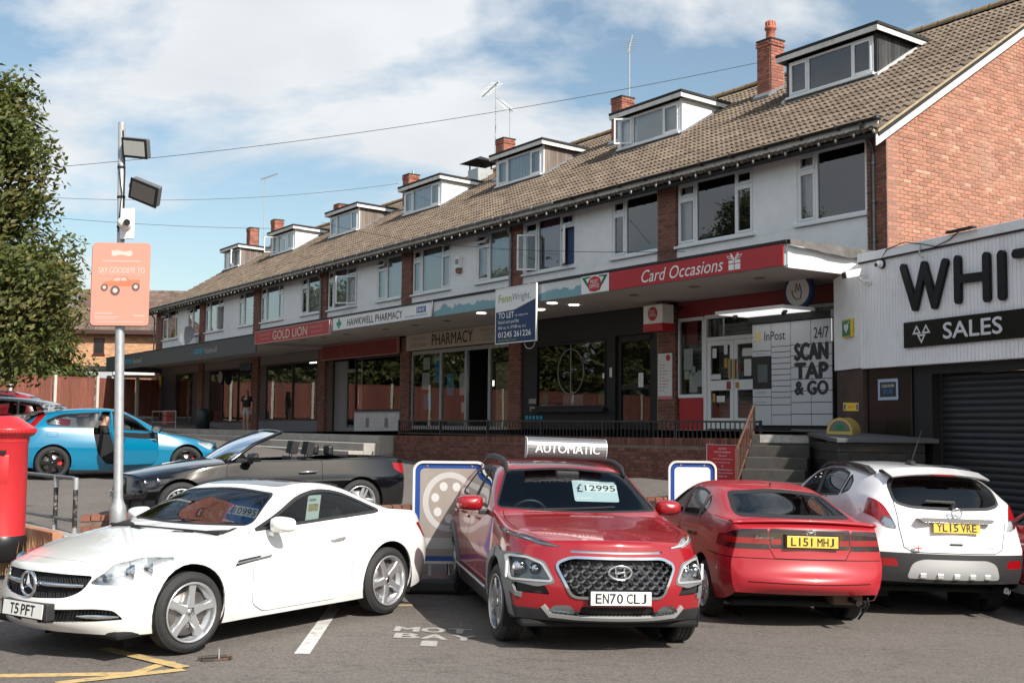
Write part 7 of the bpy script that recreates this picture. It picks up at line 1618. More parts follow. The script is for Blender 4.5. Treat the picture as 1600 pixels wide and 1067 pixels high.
# ---------------------------------------------------------------- faded red liftback seen from behind
def build_liftback():
    PM = pose(2.41, 15.53, 97, -.108, .03)
    car = thing('parked_car', 'faded red five door liftback with a boot spoiler and yellow plate', 'car', PM, 'cars in the sales lot')
    red = paint('faded_red_paint', (.38, .017, .027), .36, coat=.5, var=.04, scale=3)
    st = [(.3, .22, .74, .5, .66, .66, .5, .69, .70), (.7, .21, .82, .56, .76, .78, .56, .82, .84), (1.1, .21, .835, .6, .78, .86, .6, .90, .92), (1.3, .21, .835, .6, .78, .89, .68, .94, .965), (1.65, .21, .835, .6, .775, .905, .63, 1.14, 1.18), (2.0, .21, .84, .6, .775, .92, .57, 1.29, 1.335), (2.4, .21, .84, .61, .775, .94, .555, 1.33, 1.38), (2.85, .21, .84, .62, .78, .96, .555, 1.305, 1.36), (3.15, .22, .845, .63, .785, .985, .565, 1.235, 1.30), (3.5, .23, .845, .645, .785, 1.005, .59, 1.125, 1.185), (3.82, .26, .835, .65, .77, 1.01, .61, 1.04, 1.085), (3.98, .30, .815, .64, .745, 1.0, .61, 1.025, 1.05), (4.09, .36, .775, .62, .70, .965, .57, .985, 1.005)]
    sh = grow(st, [.15, .2, .22, .2, .15], [.13, .21, .20, .12, .08], {3: .2, 4: .3})
    arches(sh, car, (.86, 3.32), .335, .825, .32)
    gaps = []
    side_glass(sh, car, [rpoly([(1.52, .965, .03), (1.98, 1.235, .08), (2.20, 1.275, .02), (2.22, .985, .02)], .03), rpoly([(2.28, .985, .02), (2.26, 1.28, .02), (2.62, 1.27, .06), (2.86, 1.235, .04), (2.90, 1.0, .03)], .03), rpoly([(2.95, 1.0, .02), (2.92, 1.225, .03), (3.06, 1.15, .06), (3.10, 1.04, .04)], .02)], carglass, .022)
    cr = lambda c: c[3] > .1 and 2.6 < c[0] < 3.95
    screen(sh, car, rpoly([(-.60, 1.08, .05), (0, 1.085, .5), (.60, 1.08, .05), (.50, 1.27, .05), (0, 1.315, .5), (-.50, 1.27, .05)], .05), cr, carglass, 'rear_window', .03)
    cw = lambda c: c[3] < -.2 and 1.0 < c[0] < 2.2
    screen(sh, car, rpoly([(-.68, .975), (.68, .975), (.54, 1.25), (-.54, 1.25)], .05), cw, carglass, 'windscreen')
    rc = lambda c: c[0] > 3.85
    band = [(-.40, .795), (.40, .795), (.42, .95), (.40, .985), (-.40, .985), (-.42, .95)]
    for s in (1, -1):
        o1 = rpoly([(s * .41, .785, .01), (s * .83, .785, .03), (s * .83, .87, .10), (s * .72, .97, .10), (s * .43, .98, .01)][::s], .02)
        top = sh.cut('front', o1, lambda c: c[0] > 3.75 and c[4] * s > -.4)
        lo = Shell(top); r_ = lo.cut('front', [(s * .40, .835), (s * .79, .835), (s * .79, .89), (s * .40, .89)][::s]); tl = skin('tail_light', r_, redlens, car, .004, .012); skin('smoked_lens', lo.faces(), smoke_lens, tl, .004, .012)
    bf = sh.cut('front', rpoly(band, .01), rc); None; bsh = Shell(bf); rr2 = [q for s in (1, -1) for q in bsh.cut('front', [(s * .285, .835), (s * .395, .835), (s * .395, .885), (s * .285, .885)][::s])]; bp_ = skin('boot_panel', bsh.faces(), smoke_lens, car, .003, .01); skin('reflector_strip', rr2, redlens, bp_, .004, .012)
    lid = [(-.40, .80), (-.36, .70), (.36, .70), (.40, .80)]
    gaps += sh.strip('front', [(-.41, .79), (-.36, .70), (.36, .70), (.41, .79)], .007, rc) + []
    gaps += sh.strip('front', [(-.85, .695), (.85, .695)], .008, lambda c: c[0] > 3.5)
    gaps += sh.strip('front', [(-.62, .47), (.62, .47)], .012, rc)
    for s in (1, -1):
        for dp in (rpoly([(1.36, .94), (1.34, .45), (1.45, .30), (2.22, .30), (2.26, .98)], .04), rpoly([(2.27, .98), (2.23, .30), (2.80, .30), (2.98, .60), (3.02, .99)], .04)):
            gaps += sh.strip('side', dp, .007, side_is(s, lambda c: c[2] < 1.0)); do = skin('door', sh.cut('side', dp, side_is(s, lambda c: c[2] < 1.01)), red, car, 0, .008)
            xh = 2.05 if dp[0][0] < 2 else 2.78; MB().box(xh, xh + .15, min(s * .835, s * .85), max(s * .835, s * .85), .80, .84).build('handle', trim_black, do, bevel=.008)
        mirror_part(car, 1.52, s * .92, 1.0, red, s, .95)
        MB().prism([(3.62, .18), (3.66, .18), (3.66, .38), (3.62, .38)], s * .60 - .1, s * .60 + .12, 'xz').build('mud_flap', red, car)
    skin('panel_gap', gaps, gap, car, -.005); skin('body', sh.faces(), red, car, 0, .014)
    sp = MB(); sp.smooth = True; n_ = 16
    for i in range(n_ + 1):
        y = -.74 + 1.48 * i / n_; f = (y / .74) ** 2; xo = 4.10 - .10 * f; z0 = 1.05 - .035 * f
        for (dx, dz) in ((-.24, .0), (-.1, .026), (.0, .028), (.025, .012), (.0, -.004), (-.22, -.012)): sp.v.append((xo + dx, y, z0 + dz))
    k = 6; sp.f = [(i * k + j, i * k + (j + 1) % k, (i + 1) * k + (j + 1) % k, (i + 1) * k + j) for i in range(n_) for j in range(k)] + [tuple(range(k)), tuple(n_ * k + j for j in reversed(range(k)))]; sp.m = [0] * len(sp.f); sp.sm = [True] * (len(sp.f) - 2) + [False] * 2
    sp.build('boot_spoiler', red, car)
    for x in (.86, 3.32):
        for s in (1, -1): wheel(car, x, s * .815, .292, .185, .19, [(spoke(.04, .19, .07, .05), -.05, -.01, 7)], rim_silver)
    plate(car, REAR(4.222, 0, .815, R(-3)), ('L151', 'MHJ'), plate_y); MB().box(4.13, 4.212, -.275, .275, .803, .937).build('plate_recess', smoke_lens, car)
    mb = MB(); text_into(mb, 'Executive', (0, 0, 0), (1, 0, 0), (0, 0, 1), .18, .03, .005, .2); o = mb.build('badge_lettering', chrome, car); o.matrix_local = REAR(4.166, -.56 + .0, .885)
    em = MB(); 
    for a_, b_, rz in ((.045, .03, 0), (.016, .03, 0), (.03, .012, .014)): em.tube([(4.172, a_ * cos(t), .955 + rz + b_ * sin(t)) for t in [2 * pi * i / 20 for i in range(20)]], .005, 5, closed=True)
    em.build('oval_badge', chrome, car)
    MB().cyl((4.02, .48, .30), (4.22, .48, .29), .028, 12).build('exhaust', MATS['grille_black'], car); MB().box(3.75, 4.02, .30, .62, .24, .36).build('silencer', mat('rusty_silencer', (.12, .07, .05), .7), car, bevel=.03); MB().tube([(3.95, .60, .1), (4.12, .63, .27), (4.1, .62, .33)], .012, 6).build('tow_eye', MATS['grille_black'], car)
    wp = MB(); wp.tube([(3.62, .42, 1.10), (3.25, .36, 1.245)], .008, 5); wp.tube([(3.66, .46, 1.10), (3.2, .44, 1.25)], .011, 5); wp.build('rear_wiper', trim_black, car); MB().cyl((2.98, 0, 1.35), (2.98, 0, 1.38), .012, 8).build('aerial_stub', trim_black, car)
    tub(car, 1.4, 3.7, .68, .3, .88); dash(car, 1.2, 1.75, .7, .9); [seat(car, 2.2, s * .34, .48, .33, top=.58) for s in (1, -1)]; seat(car, 2.95, 0, 1.2, .38, hr=False, top=.5); steering(car, 1.8, .34, .88); underside(car, 4.2, .7, .2)
    return car
toy = build_liftback()
# ---------------------------------------------------------------- white compact crossover seen from behind
def build_small_suv():
    PM = pose(4.29, 16.65, 96, -.165, .03)
    car = thing('parked_car', 'white compact crossover with black roof rails seen from behind beside garage', 'car', PM, 'cars in the sales lot')
    wht = paint('silver_white_paint', (.76, .76, .77), .26)
    st = [(.35, .28, .80, .62, .72, .9, .55, .95, .97), (.7, .26, .87, .68, .80, 1.0, .6, 1.03, 1.05), (1.1, .26, .885, .72, .81, 1.07, .64, 1.1, 1.13), (1.3, .26, .885, .73, .81, 1.1, .7, 1.15, 1.18), (1.65, .26, .88, .73, .81, 1.12, .67, 1.36, 1.41), (2.0, .26, .88, .74, .81, 1.135, .61, 1.52, 1.58), (2.4, .26, .88, .75, .81, 1.15, .595, 1.575, 1.635), (2.9, .26, .885, .76, .815, 1.17, .59, 1.57, 1.63), (3.4, .27, .90, .78, .82, 1.20, .585, 1.525, 1.60), (3.72, .29, .90, .79, .81, 1.22, .575, 1.46, 1.535), (3.92, .32, .885, .79, .785, 1.20, .555, 1.36, 1.42), (4.04, .36, .86, .77, .755, 1.12, .55, 1.20, 1.24), (4.11, .40, .83, .74, .72, 1.02, .54, 1.06, 1.08)]
    sh = grow(st, [.2, .28, .3, .28, .22], [.13, .17, .17, .16, .13], {3: .3, 4: .3})
    arches(sh, car, (.86, 3.42), .375, .87, .36)
    gaps = []
    side_glass(sh, car, [rpoly([(1.62, 1.18, .03), (2.0, 1.45, .08), (2.22, 1.515, .02), (2.28, 1.19, .02)], .03), rpoly([(2.36, 1.20, .02), (2.30, 1.52, .02), (2.72, 1.525, .08), (3.02, 1.48, .08), (2.98, 1.245, .04)], .03), rpoly([(3.04, 1.26, .02), (3.06, 1.475, .04), (3.20, 1.40, .05), (3.22, 1.31, .05)], .02)], carglass, .03, 1.1)
    for sg in (1, -1): skin('door_pillar', sh.cut('side', [(2.28, 1.19), (2.36, 1.19), (2.30, 1.52), (2.22, 1.52)], side_is(sg, lambda c: c[2] > 1.1)), trim_black, car, 0)
    cr = lambda c: c[3] > .1 and 3.3 < c[0]
    screen(sh, car, rpoly([(-.60, 1.23, .1), (-.45, 1.185, .1), (0, 1.17, .4), (.45, 1.185, .1), (.60, 1.23, .1), (.585, 1.40, .08), (.50, 1.475, .05), (0, 1.50, .5), (-.50, 1.475, .05), (-.585, 1.40, .08)], .05), cr, carglass_dk, 'rear_window', .03)
    screen(sh, car, rpoly([(-.70, 1.19), (.70, 1.19), (.57, 1.5), (-.57, 1.5)], .05), lambda c: c[3] < -.2 and 1.0 < c[0] < 2.3, carglass, 'windscreen')
    for s in (1, -1):
        tl = rpoly([(s * .93, 1.245, .02), (s * .80, 1.275, .05), (s * .71, 1.20, .08), (s * .615, .955, .02), (s * .73, .965, .04), (s * .80, 1.06, .06), (s * .93, 1.16, .03)][::s], .03, 4); fc = sh.cut('front', tl, lambda c: c[0] > 3.80 and c[1] * s > 0)
        lo = Shell(fc); w_ = lo.cut('front', [(s * .60, .955), (s * .73, .965), (s * .765, 1.03), (s * .735, 1.08), (s * .655, 1.07)][::s]); t_ = skin('tail_light', lo.faces(), redlens, car, .008, .02); skin('clear_lens', w_, lampglass, t_, .008, .02); skin('lamp_bowl', w_, reflector, t_, -.02)
    rc = lambda c: c[0] > 3.7
    bump_ = sh.cut('front', [(-1, .30), (1, .30), (1, .705), (-1, .705)], lambda c: c[0] > 3.72); bs_ = Shell(bump_)
    skid = bs_.cut('front', rpoly([(-.52, .44, .05), (.52, .44, .05), (.47, .60, .08), (.36, .645, .08), (-.36, .645, .08), (-.47, .60, .08)], .05), rc)
    sk = skin('skid_plate', skid, mat('satin_silver', (.55, .56, .57), .35, metal=.5), car, .012, .03)
    for y in (-.36, -.18, 0, .18, .36): x = near_x(skid, y, .47); MB().box(x - .01, x + .03, y - .035, y + .035, .445, .50).build('skid_rib', MATS['satin_silver'], sk, bevel=.01)
    for s in (1, -1): rf = bs_.cut('front', rpoly([(s * .60, .56), (s * .80, .56), (s * .80, .645), (s * .63, .645)][::s], .02), rc); skin('rear_reflector', rf, redlens, car, .008, .02)
    skin('rear_bumper', bs_.faces(), trim_grey if False else trim_black, car, .01, .02)
    for s in (1, -1):
        skin('arch_cladding', ring_cladding(sh, 3.42, .374, .45, .36, s) + ring_cladding(sh, .86, .374, .45, .36, s), trim_black, car, .01, .02); skin('sill_cladding', sh.cut('side', [(1.2, .2), (3.1, .2), (3.1, .42), (1.2, .40)], side_is(s)), trim_black, car, .01, .02)
        for dp in (rpoly([(1.42, 1.12), (1.42, .5), (1.55, .43), (2.30, .43), (2.32, 1.16)], .04), rpoly([(2.33, 1.17), (2.31, .43), (2.92, .43), (3.12, .74), (3.24, 1.18), (3.26, 1.26), (2.6, 1.19)], .04)):
            gaps += sh.strip('side', dp, .008, side_is(s, lambda c: c[2] < 1.2)); do = skin('door', sh.cut('side', dp, side_is(s, lambda c: c[2] < 1.27)), wht, car, 0, .008)
            xh = 2.08 if dp[0][0] < 2 else 2.95; hb = MB(); hb.smooth = True; hb.tube([(xh, s * .875, 1.02), (xh + .03, s * .905, 1.025), (xh + .17, s * .905, 1.035), (xh + .2, s * .88, 1.035)], [.008, .015, .015, .008], 8); hb.build('handle', wht, do)
        rl = MB(); rl.prism([(2.0, 1.50), (2.25, 1.57), (2.85, 1.59), (3.3, 1.55), (3.5, 1.51), (3.5, 1.53), (3.3, 1.595), (2.85, 1.62), (2.25, 1.608), (2.03, 1.53)], s * .60 - .045, s * .60 + .03, 'xz'); rl.build('roof_rail', trim_black, car, bevel=.012)
        mirror_part(car, 1.62, s * 1.0, 1.22, wht, s, 1.15)
    lid = [(-.60, 1.25), (-.60, 1.0), (-.55, .76), (-.46, .715), (.46, .715), (.55, .76), (.60, 1.0), (.60, 1.25)]
    gaps += sh.strip('front', lid, .009, rc); tg = sh.cut('front', [(-.595, 1.24), (-.595, 1.0), (-.545, .765), (-.46, .722), (.46, .722), (.545, .765), (.595, 1.0), (.595, 1.24)], rc); skin('tailgate', tg, wht, car, 0, .01)
    skin('panel_gap', gaps, gap, car, -.006); skin('body', sh.faces(), wht, car, 0, .014)
    spn = [(3.60, 1.578), (3.94, 1.528), (3.955, 1.543), (3.70, 1.61), (3.60, 1.603)]
    sp = MB(); sp.smooth = True; n_ = 12
    for i in range(n_ + 1):
        y = -.56 + 1.12 * i / n_; f = (y / .56) ** 2
        for x, z in spn: sp.v.append((x - .05 * f, y, z - .045 * f - .0))
    k = 5; sp.f = [(i * k + j, i * k + (j + 1) % k, (i + 1) * k + (j + 1) % k, (i + 1) * k + j) for i in range(n_) for j in range(k)] + [tuple(range(k)), tuple(n_ * k + j for j in reversed(range(k)))]; sp.m = [0] * len(sp.f); sp.sm = [False] * len(sp.f); sp.f = [f[::-1] for f in sp.f]; so_ = sp.build('roof_spoiler', wht, car)
    MB().box(3.94, 3.962, -.13, .13, 1.526, 1.541).build('brake_light', redlens, so_)
    plate(car, REAR(4.275, 0, .93, R(-6)), ('YL15', 'VRE'), plate_y)
    cb = MB(); cb.prism([(-.42, 1.075), (-.38, 1.04), (.38, 1.04), (.42, 1.075), (.38, 1.085), (-.38, 1.085)], 4.20, 4.285, 'yz'); cb.build('chrome_handle_bar', chrome, car, bevel=.008)
    em = MB(); em.tube([(4.262, .055 * cos(a), 1.135 + .055 * sin(a)) for a in [2 * pi * i / 26 for i in range(26)]], .008, 6, closed=True); em.tube([(4.262, -.03, 1.16), (4.264, .03, 1.15), (4.264, -.02, 1.12), (4.262, .03, 1.11)], .007, 5); em.build('round_emblem', chrome, car)
    for st_, y, z, w in (('MOKKA', -.50, .80, .17), ('TURBO', .36, .80, .13)):
        mb = MB(); text_into(mb, st_, (0, 0, 0), (1, 0, 0), (0, 0, 1), w, .022, .01); o = mb.build('badge_lettering', steel, car); o.matrix_local = REAR(4.262, y, z)
    fl = MB().box(4.255, 4.262, -.46, -.38, .735, .785).build('flag_sticker', whiteink, car); MB().box(4.2625, 4.264, -.46, -.38, .755, .765).box(4.2625, 4.2641, -.425, -.415, .735, .785).build('red_cross', redink, fl)
    MB().box(4.262, 4.275, -.07, .07, .80, .82).build('camera_recess', trim_black, car, bevel=.005)
    ab = MB(); ab.prism([(3.05, 1.62), (3.25, 1.615), (3.20, 1.66), (3.14, 1.67)], -.03, .03, 'xz'); ab.tube([(3.17, 0, 1.66), (3.42, 0, 2.02)], [.008, .004], 6); ab.build('roof_aerial', trim_black, car)
    wp = MB(); wp.tube([(4.16, 0, 1.20), (4.17, .02, 1.235)], .022, 8); wp.prism([(-.30, 1.245), (.06, 1.225), (.05, 1.26), (-.28, 1.265)], 4.09, 4.13, 'yz'); wp.build('rear_wiper', trim_black, car, bevel=.006)
    for x in (.86, 3.42):
        for s in (1, -1): wheel(car, x, s * .865, .345, .225, .225, [(spoke(.035, .225, .085, .06), -.06, -.008, 5)], rim_silver)
    ep = MB(); ep.smooth = True; ep.tube([(4.0, .60, .335), (4.22, .60, .33)], .04, 14, caps=False); ep.tube([(4.0, .60, .335), (4.2, .60, .33)], .034, 14, caps=True); ep.build('exhaust', chrome, car)
    tub(car, 1.4, 3.8, .72, .3, 1.08); dash(car, 1.35, 1.85, .74, 1.08); [seat(car, 2.35, s * .37, .5, .45, top=.60) for s in (1, -1)]; seat(car, 3.2, 0, 1.25, .48, hr=True, top=.55); steering(car, 1.95, .37, 1.08); underside(car, 4.2, .78, .26)
    return car
mok = build_small_suv()
# ---------------------------------------------------------------- bright blue three door hatchback with its door open and a driver
def hatch_shell(lv=2):
    return grow([(.3, .2, .80, .5, .7, .66, .5, .70, .72), (.7, .19, .87, .56, .79, .78, .56, .82, .84), (1.1, .19, .885, .6, .80, .86, .6, .9, .925), (1.35, .19, .88, .61, .80, .895, .68, .95, .975), (1.75, .19, .875, .62, .80, .915, .65, 1.17, 1.22), (2.1, .19, .875, .63, .80, .93, .59, 1.33, 1.385), (2.5, .19, .88, .64, .805, .945, .57, 1.385, 1.44), (3.0, .19, .89, .66, .815, .975, .56, 1.36, 1.425), (3.5, .20, .895, .68, .825, 1.01, .545, 1.30, 1.365), (3.8, .22, .88, .68, .80, 1.02, .535, 1.22, 1.28), (4.0, .25, .84, .66, .74, .99, .5, 1.09, 1.13), (4.1, .28, .80, .63, .66, .91, .48, .96, .98)], [.18, .24, .26, .25, .2], [.1, .14, .14, .13, .1], {3: .3, 4: .3}, lv)
def build_blue_hatch():
    car = thing('parked_car', 'bright blue three door hatchback with its driver door standing open', 'car', pose(-6.42, 25.41, 28, .70, 0))
    blu = paint('blue_car_paint', (.0, .165, .30), .22)
    sh = hatch_shell(3); gaps = []
    arches(sh, car, (.87, 3.50), .355, .87, .345)
    rear = rpoly([(2.74, 1.03, .02), (2.60, 1.345, .03), (3.35, 1.29, .1), (3.63, 1.165, .1), (3.60, 1.09, .08), (3.2, 1.045, .3)], .05, 4)
    front = rpoly([(1.62, .965, .03), (2.0, 1.235, .15), (2.30, 1.335, .1), (2.52, 1.35, .02), (2.66, 1.02, .02)], .05, 4)
    side_glass(sh, car, [rear], carglass_bright, .025); side_glass(sh, car, [front], carglass, .025)
    screen(sh, car, rpoly([(-.69, .985), (.69, .985), (.55, 1.33), (-.55, 1.33)], .05), lambda c: c[3] < -.2 and 1.0 < c[0] < 2.4, carglass, 'windscreen')
    screen(sh, car, rpoly([(-.50, .95), (.50, .95), (.46, 1.25), (-.46, 1.25)], .05), lambda c: c[3] > .3 and c[0] > 3.5, carglass_dk, 'rear_window')
    dp = rpoly([(1.46, .93), (1.46, .42), (1.58, .30), (2.48, .30), (2.66, .52), (2.75, .99), (2.56, 1.37), (2.3, 1.36), (1.98, 1.26), (1.58, .96)], .06, 4)
    # nearside shut, driver's side (y > 0) cut out and hung open
    gaps += sh.strip('side', dp, .008, side_is(-1)); skin('door', sh.cut('side', dp, side_is(-1)), blu, car, 0, .01)
    df = sh.cut('side', dp, side_is(1)); do = skin('door', df, blu, car, 0, .05)
    hinge = V((1.46, .885, 0)); ang = R(-38); do.matrix_local = M.Translation(hinge) @ M.Rotation(-ang, 4, 'Z') @ M.Translation(-hinge)
    # move the glass and seal of that door with it
    for ch in list(car.children):
        if ch.name.startswith(('side_window', 'window_seal')) and ch.data.vertices and sum(v.co.y for v in ch.data.vertices) > 0:
            mx_ = sum(v.co.x for v in ch.data.vertices) / len(ch.data.vertices)
            if mx_ < 2.55: ch.parent = do
    it = MB(); it.prism([(1.50, .40), (2.45, .40), (2.66, .95), (1.52, .92)], .80, .83, 'xz'); it.box(1.8, 2.4, .74, .80, .66, .74); it.build('door_card', cabin, do)
    hb = MB(); hb.smooth = True; hb.tube([(2.44, .885, .82), (2.46, .915, .82), (2.62, .915, .83), (2.65, .89, .83)], [.008, .015, .015, .008], 8); hb.build('handle', blu, do)
    mo = mirror_part(do, 1.66, 1.0, 1.0, mat('dark_mirror_shell', (.03, .03, .032), .25), 1, 1.05)
    mirror_part(car, 1.66, -1.0, 1.0, blu, -1, 1.0)
    for s in (1, -1):
        l, fc = lamp(sh, car, rpoly([(.16, .60), (.40, .59), (.62, .70), (.66, .76), (.34, .725)], .03), 'side', side_is(s, lambda c: c[0] < .9 and abs(c[1]) > .3))
        t = rpoly([(3.60, 1.30), (3.72, 1.30), (4.02, .99), (4.14, .93), (4.14, .80), (3.98, .84), (3.90, .98)], .03); skin('tail_light', sh.cut('side', t, side_is(s, lambda c: c[0] > 3.5)), redlens, car, .006, .015)
        ac = ring_cladding(sh, 3.50, .355, .385, .345, s); skin('arch_lip', ac, blu, car, .012, .02); ac = ring_cladding(sh, .87, .355, .385, .345, s); skin('arch_lip', ac, blu, car, .012, .02)
        skin('side_skirt', sh.cut('side', [(1.25, .17), (3.12, .17), (3.10, .30), (1.25, .285)], side_is(s)), blu, car, .02, .03)
        gaps += sh.strip('side', rpoly([(3.42, .84), (3.62, .84), (3.62, .94), (3.42, .94)], .03), .005, side_is(s), True)
    skin('panel_gap', gaps, gap, car, -.005); skin('body', sh.faces(), blu, car, 0, .014)
    sp = MB(); sp.prism([(3.62, 1.335), (4.02, 1.265), (4.03, 1.28), (3.7, 1.37)], -.52, .52, 'xz'); sp.build('roof_spoiler', blu, car, bevel=.01); MB().prism([(3.2, 1.42), (3.42, 1.395), (3.38, 1.455), (3.30, 1.46)], -.03, .03, 'xz').build('roof_aerial', blu, car, bevel=.012)
    spk = [([(.03, -.045), (.13, -.03), (.225, -.07), (.225, .07), (.13, .03), (.03, .045)], -.05, -.008, 5)]
    for x in (.87, 3.50):
        for s in (1, -1): wheel(car, x, s * .865, .325, .23, .235, spk, rim_black, cal=mat('red_caliper', (.5, .02, .02), .4))
    plate(car, REAR(4.22, 0, .62), ('PO13', 'STR'), plate_y) if False else None
    tub(car, 1.4, 3.6, .74, .3, .9); dash(car, 1.35, 1.85, .74, .93); [seat(car, 2.42, s * .38, .5, .34, m=mat('charcoal_seat', (.03, .032, .035), .7)) for s in (1, -1)]; seat(car, 3.15, 0, 1.15, .40, hr=False, top=.45); steering(car, 1.98, .38, .88); underside(car, 4.1, .76, .19)
    return car
volvo = build_blue_hatch()
# ---------------------------------------------------------------- black convertible
def build_convertible():
    car = thing('parked_car', 'black convertible with its roof down behind the white roadster', 'car', pose(-5.75, 16.72, 209.0, .36, 0))
    blk_ = paint('black_car_paint', (.004, .0045, .006), .06)
    st = [(.30, .2, .80, .52, .70, .67, .5, .72, .74), (.75, .19, .87, .58, .79, .79, .58, .845, .865), (1.2, .19, .88, .62, .81, .875, .62, .92, .945), (1.6, .19, .88, .63, .81, .915, .68, .95, .98), (2.0, .19, .88, .64, .80, .93, .70, .95, .955), (2.5, .19, .88, .65, .80, .94, .70, .955, .96), (3.0, .19, .885, .66, .805, .95, .70, .965, .97), (3.5, .2, .895, .67, .81, .965, .70, .985, .995), (4.0, .22, .87, .67, .77, .965, .62, .99, 1.0), (4.22, .27, .82, .65, .71, .935, .55, .96, .97)]
    sh = grow(st, [.2, .27, .29, .27, .22], [.14, .18, .2, .18, .14], {3: .35, 4: .45}, 3)
    arches(sh, car, (.80, 3.49), .355, .87, .345); gaps = []
    op = rpoly([(1.72, -.70), (1.72, .70), (2.2, .71), (3.28, .69), (3.36, .60), (3.36, -.60), (3.28, -.69), (2.2, -.71)], .08, 4); sh.cut('top', op, lambda c: c[5] > .5 and c[2] > .85)
    for s in (1, -1):
        l, fc = lamp(sh, car, rpoly([(.17, .575), (.30, .565), (.58, .645), (.72, .735), (.40, .72), (.20, .66)], .025), 'side', side_is(s, lambda c: c[0] < .9 and abs(c[1]) > .35), back=trim_black)
        for x, y, z in ((.30, .68, .635), (.46, .76, .665)):
            b = MB(); b.tube([(x + .02, s * y + .042 * cos(a) * .6, z + .045 * sin(a)) for a in [2 * pi * i / 18 for i in range(18)]], .010, 6, closed=True); b.lathe([(0, -.01), (.03, 0), (.034, .03)], 14, M.Translation((x + .02, s * y, z)), axis='x'); b.build('projector', chrome, l)
        skin('tail_light', sh.cut('side', rpoly([(4.02, .90), (4.30, .89), (4.30, .75), (4.20, .73), (4.05, .80)], .02), side_is(s, lambda c: c[0] > 3.9)), redlens, car, .006, .015)
        dp = rpoly([(1.44, .90), (1.42, .42), (1.54, .32), (2.72, .32), (2.86, .52), (2.88, .955)], .05, 4); gaps += sh.strip('side', dp, .008, side_is(s, lambda c: c[2] < .95)); do = skin('door', sh.cut('side', dp, side_is(s, lambda c: c[2] < .955)), blk_, car, 0, .01)
        MB().tube([(2.52, s * .885, .775), (2.55, s * .912, .778), (2.76, s * .912, .785), (2.79, s * .888, .785)], .014, 8).build('handle', chrome, do)
        mirror_part(car, 1.78, s * .99, 1.0, blk_, s, 1.1)
        ft = sh.cut('front', rpoly([(s * .50, .26), (s * .78, .28), (s * .78, .42), (s * .55, .40)][::s], .03), lambda c: c[0] < .7); skin('lower_intake', ft, trim_black, car, -.02, .02)
        kd = rpoly([(s * .02, .55), (s * .26, .56), (s * .28, .66), (s * .03, .67)][::s], .03); fk = sh.cut('front', kd, lambda c: c[0] < .4); skin('kidney_grille', fk, trim_black, car, -.02, .02)
    skin('panel_gap', gaps, gap, car, -.005); skin('body', sh.faces(), blk_, car, 0, .014)
    # windscreen with a black frame
    A, B_ = V((1.52, .735, .94)), V((2.30, .585, 1.355)); f = MB(); f.smooth = True
    pts = [V((A.x, A.y, A.z)), A.lerp(B_, .5) + V((-.05, .02, .03)), B_] + [V((B_.x - .05 * (1 - (y / .585) ** 2), y, B_.z + .018 * (1 - (y / .585) ** 2))) for y in (.4, .2, 0, -.2, -.4)] + [V((B_.x, -B_.y, B_.z)), V(((A.x + B_.x) / 2 - .05, -(A.y + B_.y) / 2 - .02, (A.z + B_.z) / 2 + .03)), V((A.x, -A.y, A.z))]
    f.tube(pts, .028, 8); fr = f.build('windscreen_frame', blk_, car)
    g = MB(); g.smooth = True; n_ = 8
    for i in range(n_ + 1):
        t = i / n_; e = A.lerp(B_, t) + V((-.05, .02, .03)) * 4 * t * (1 - t)
        for j in range(9): q = -1 + j / 4; g.v.append((e.x - (.16 * (1 - t) + .05 * t) * (1 - q * q), e.y * q, e.z + .02 * (1 - q * q)))
    g.f = [(i * 9 + j, i * 9 + j + 1, (i + 1) * 9 + j + 1, (i + 1) * 9 + j) for i in range(n_) for j in range(8)]; g.m = [0] * len(g.f); g.sm = [True] * len(g.f); g.build('windscreen', glass('open_windscreen', (.6, .66, .68), 1.6), car)
    tub(car, 1.5, 3.3, .70, .30, .9); dash(car, 1.45, 1.95, .72, .95); [seat(car, 2.40, s * .37, .5, .36, top=.56) for s in (1, -1)]
    sr = seat(car, 3.02, 0, 1.1, .42, hr=False, top=.45); hr_ = MB()
    for s in (1, -1): hr_.box(3.10, 3.20, s * .33 - .12, s * .33 + .12, 1.0, 1.17)
    hr_.build('rear_headrest', leather, car, bevel=.04, seg=3); steering(car, 2.02, .37, .92); underside(car, 4.3, .76, .19)
    dsp = [([(.03, -.05), (.23, -.055), (.23, -.02), (.06, -.008)], -.05, -.008, 5), ([(.06, .008), (.23, .02), (.23, .055), (.03, .05)], -.05, -.008, 5)]
    for x in (.80, 3.49):
        for s in (1, -1): wheel(car, x, s * .865, .325, .225, .232, dsp, rim_silver)
    plate(car, FRONT(.015, 0, .39, R(-4)), ('S7', 'VZH'), plate_w); MB().cyl((3.95, -.15, .99), (3.97, -.15, 1.06), .012, 8).build('roof_aerial', trim_black, car)
    return car
bmw = build_convertible()
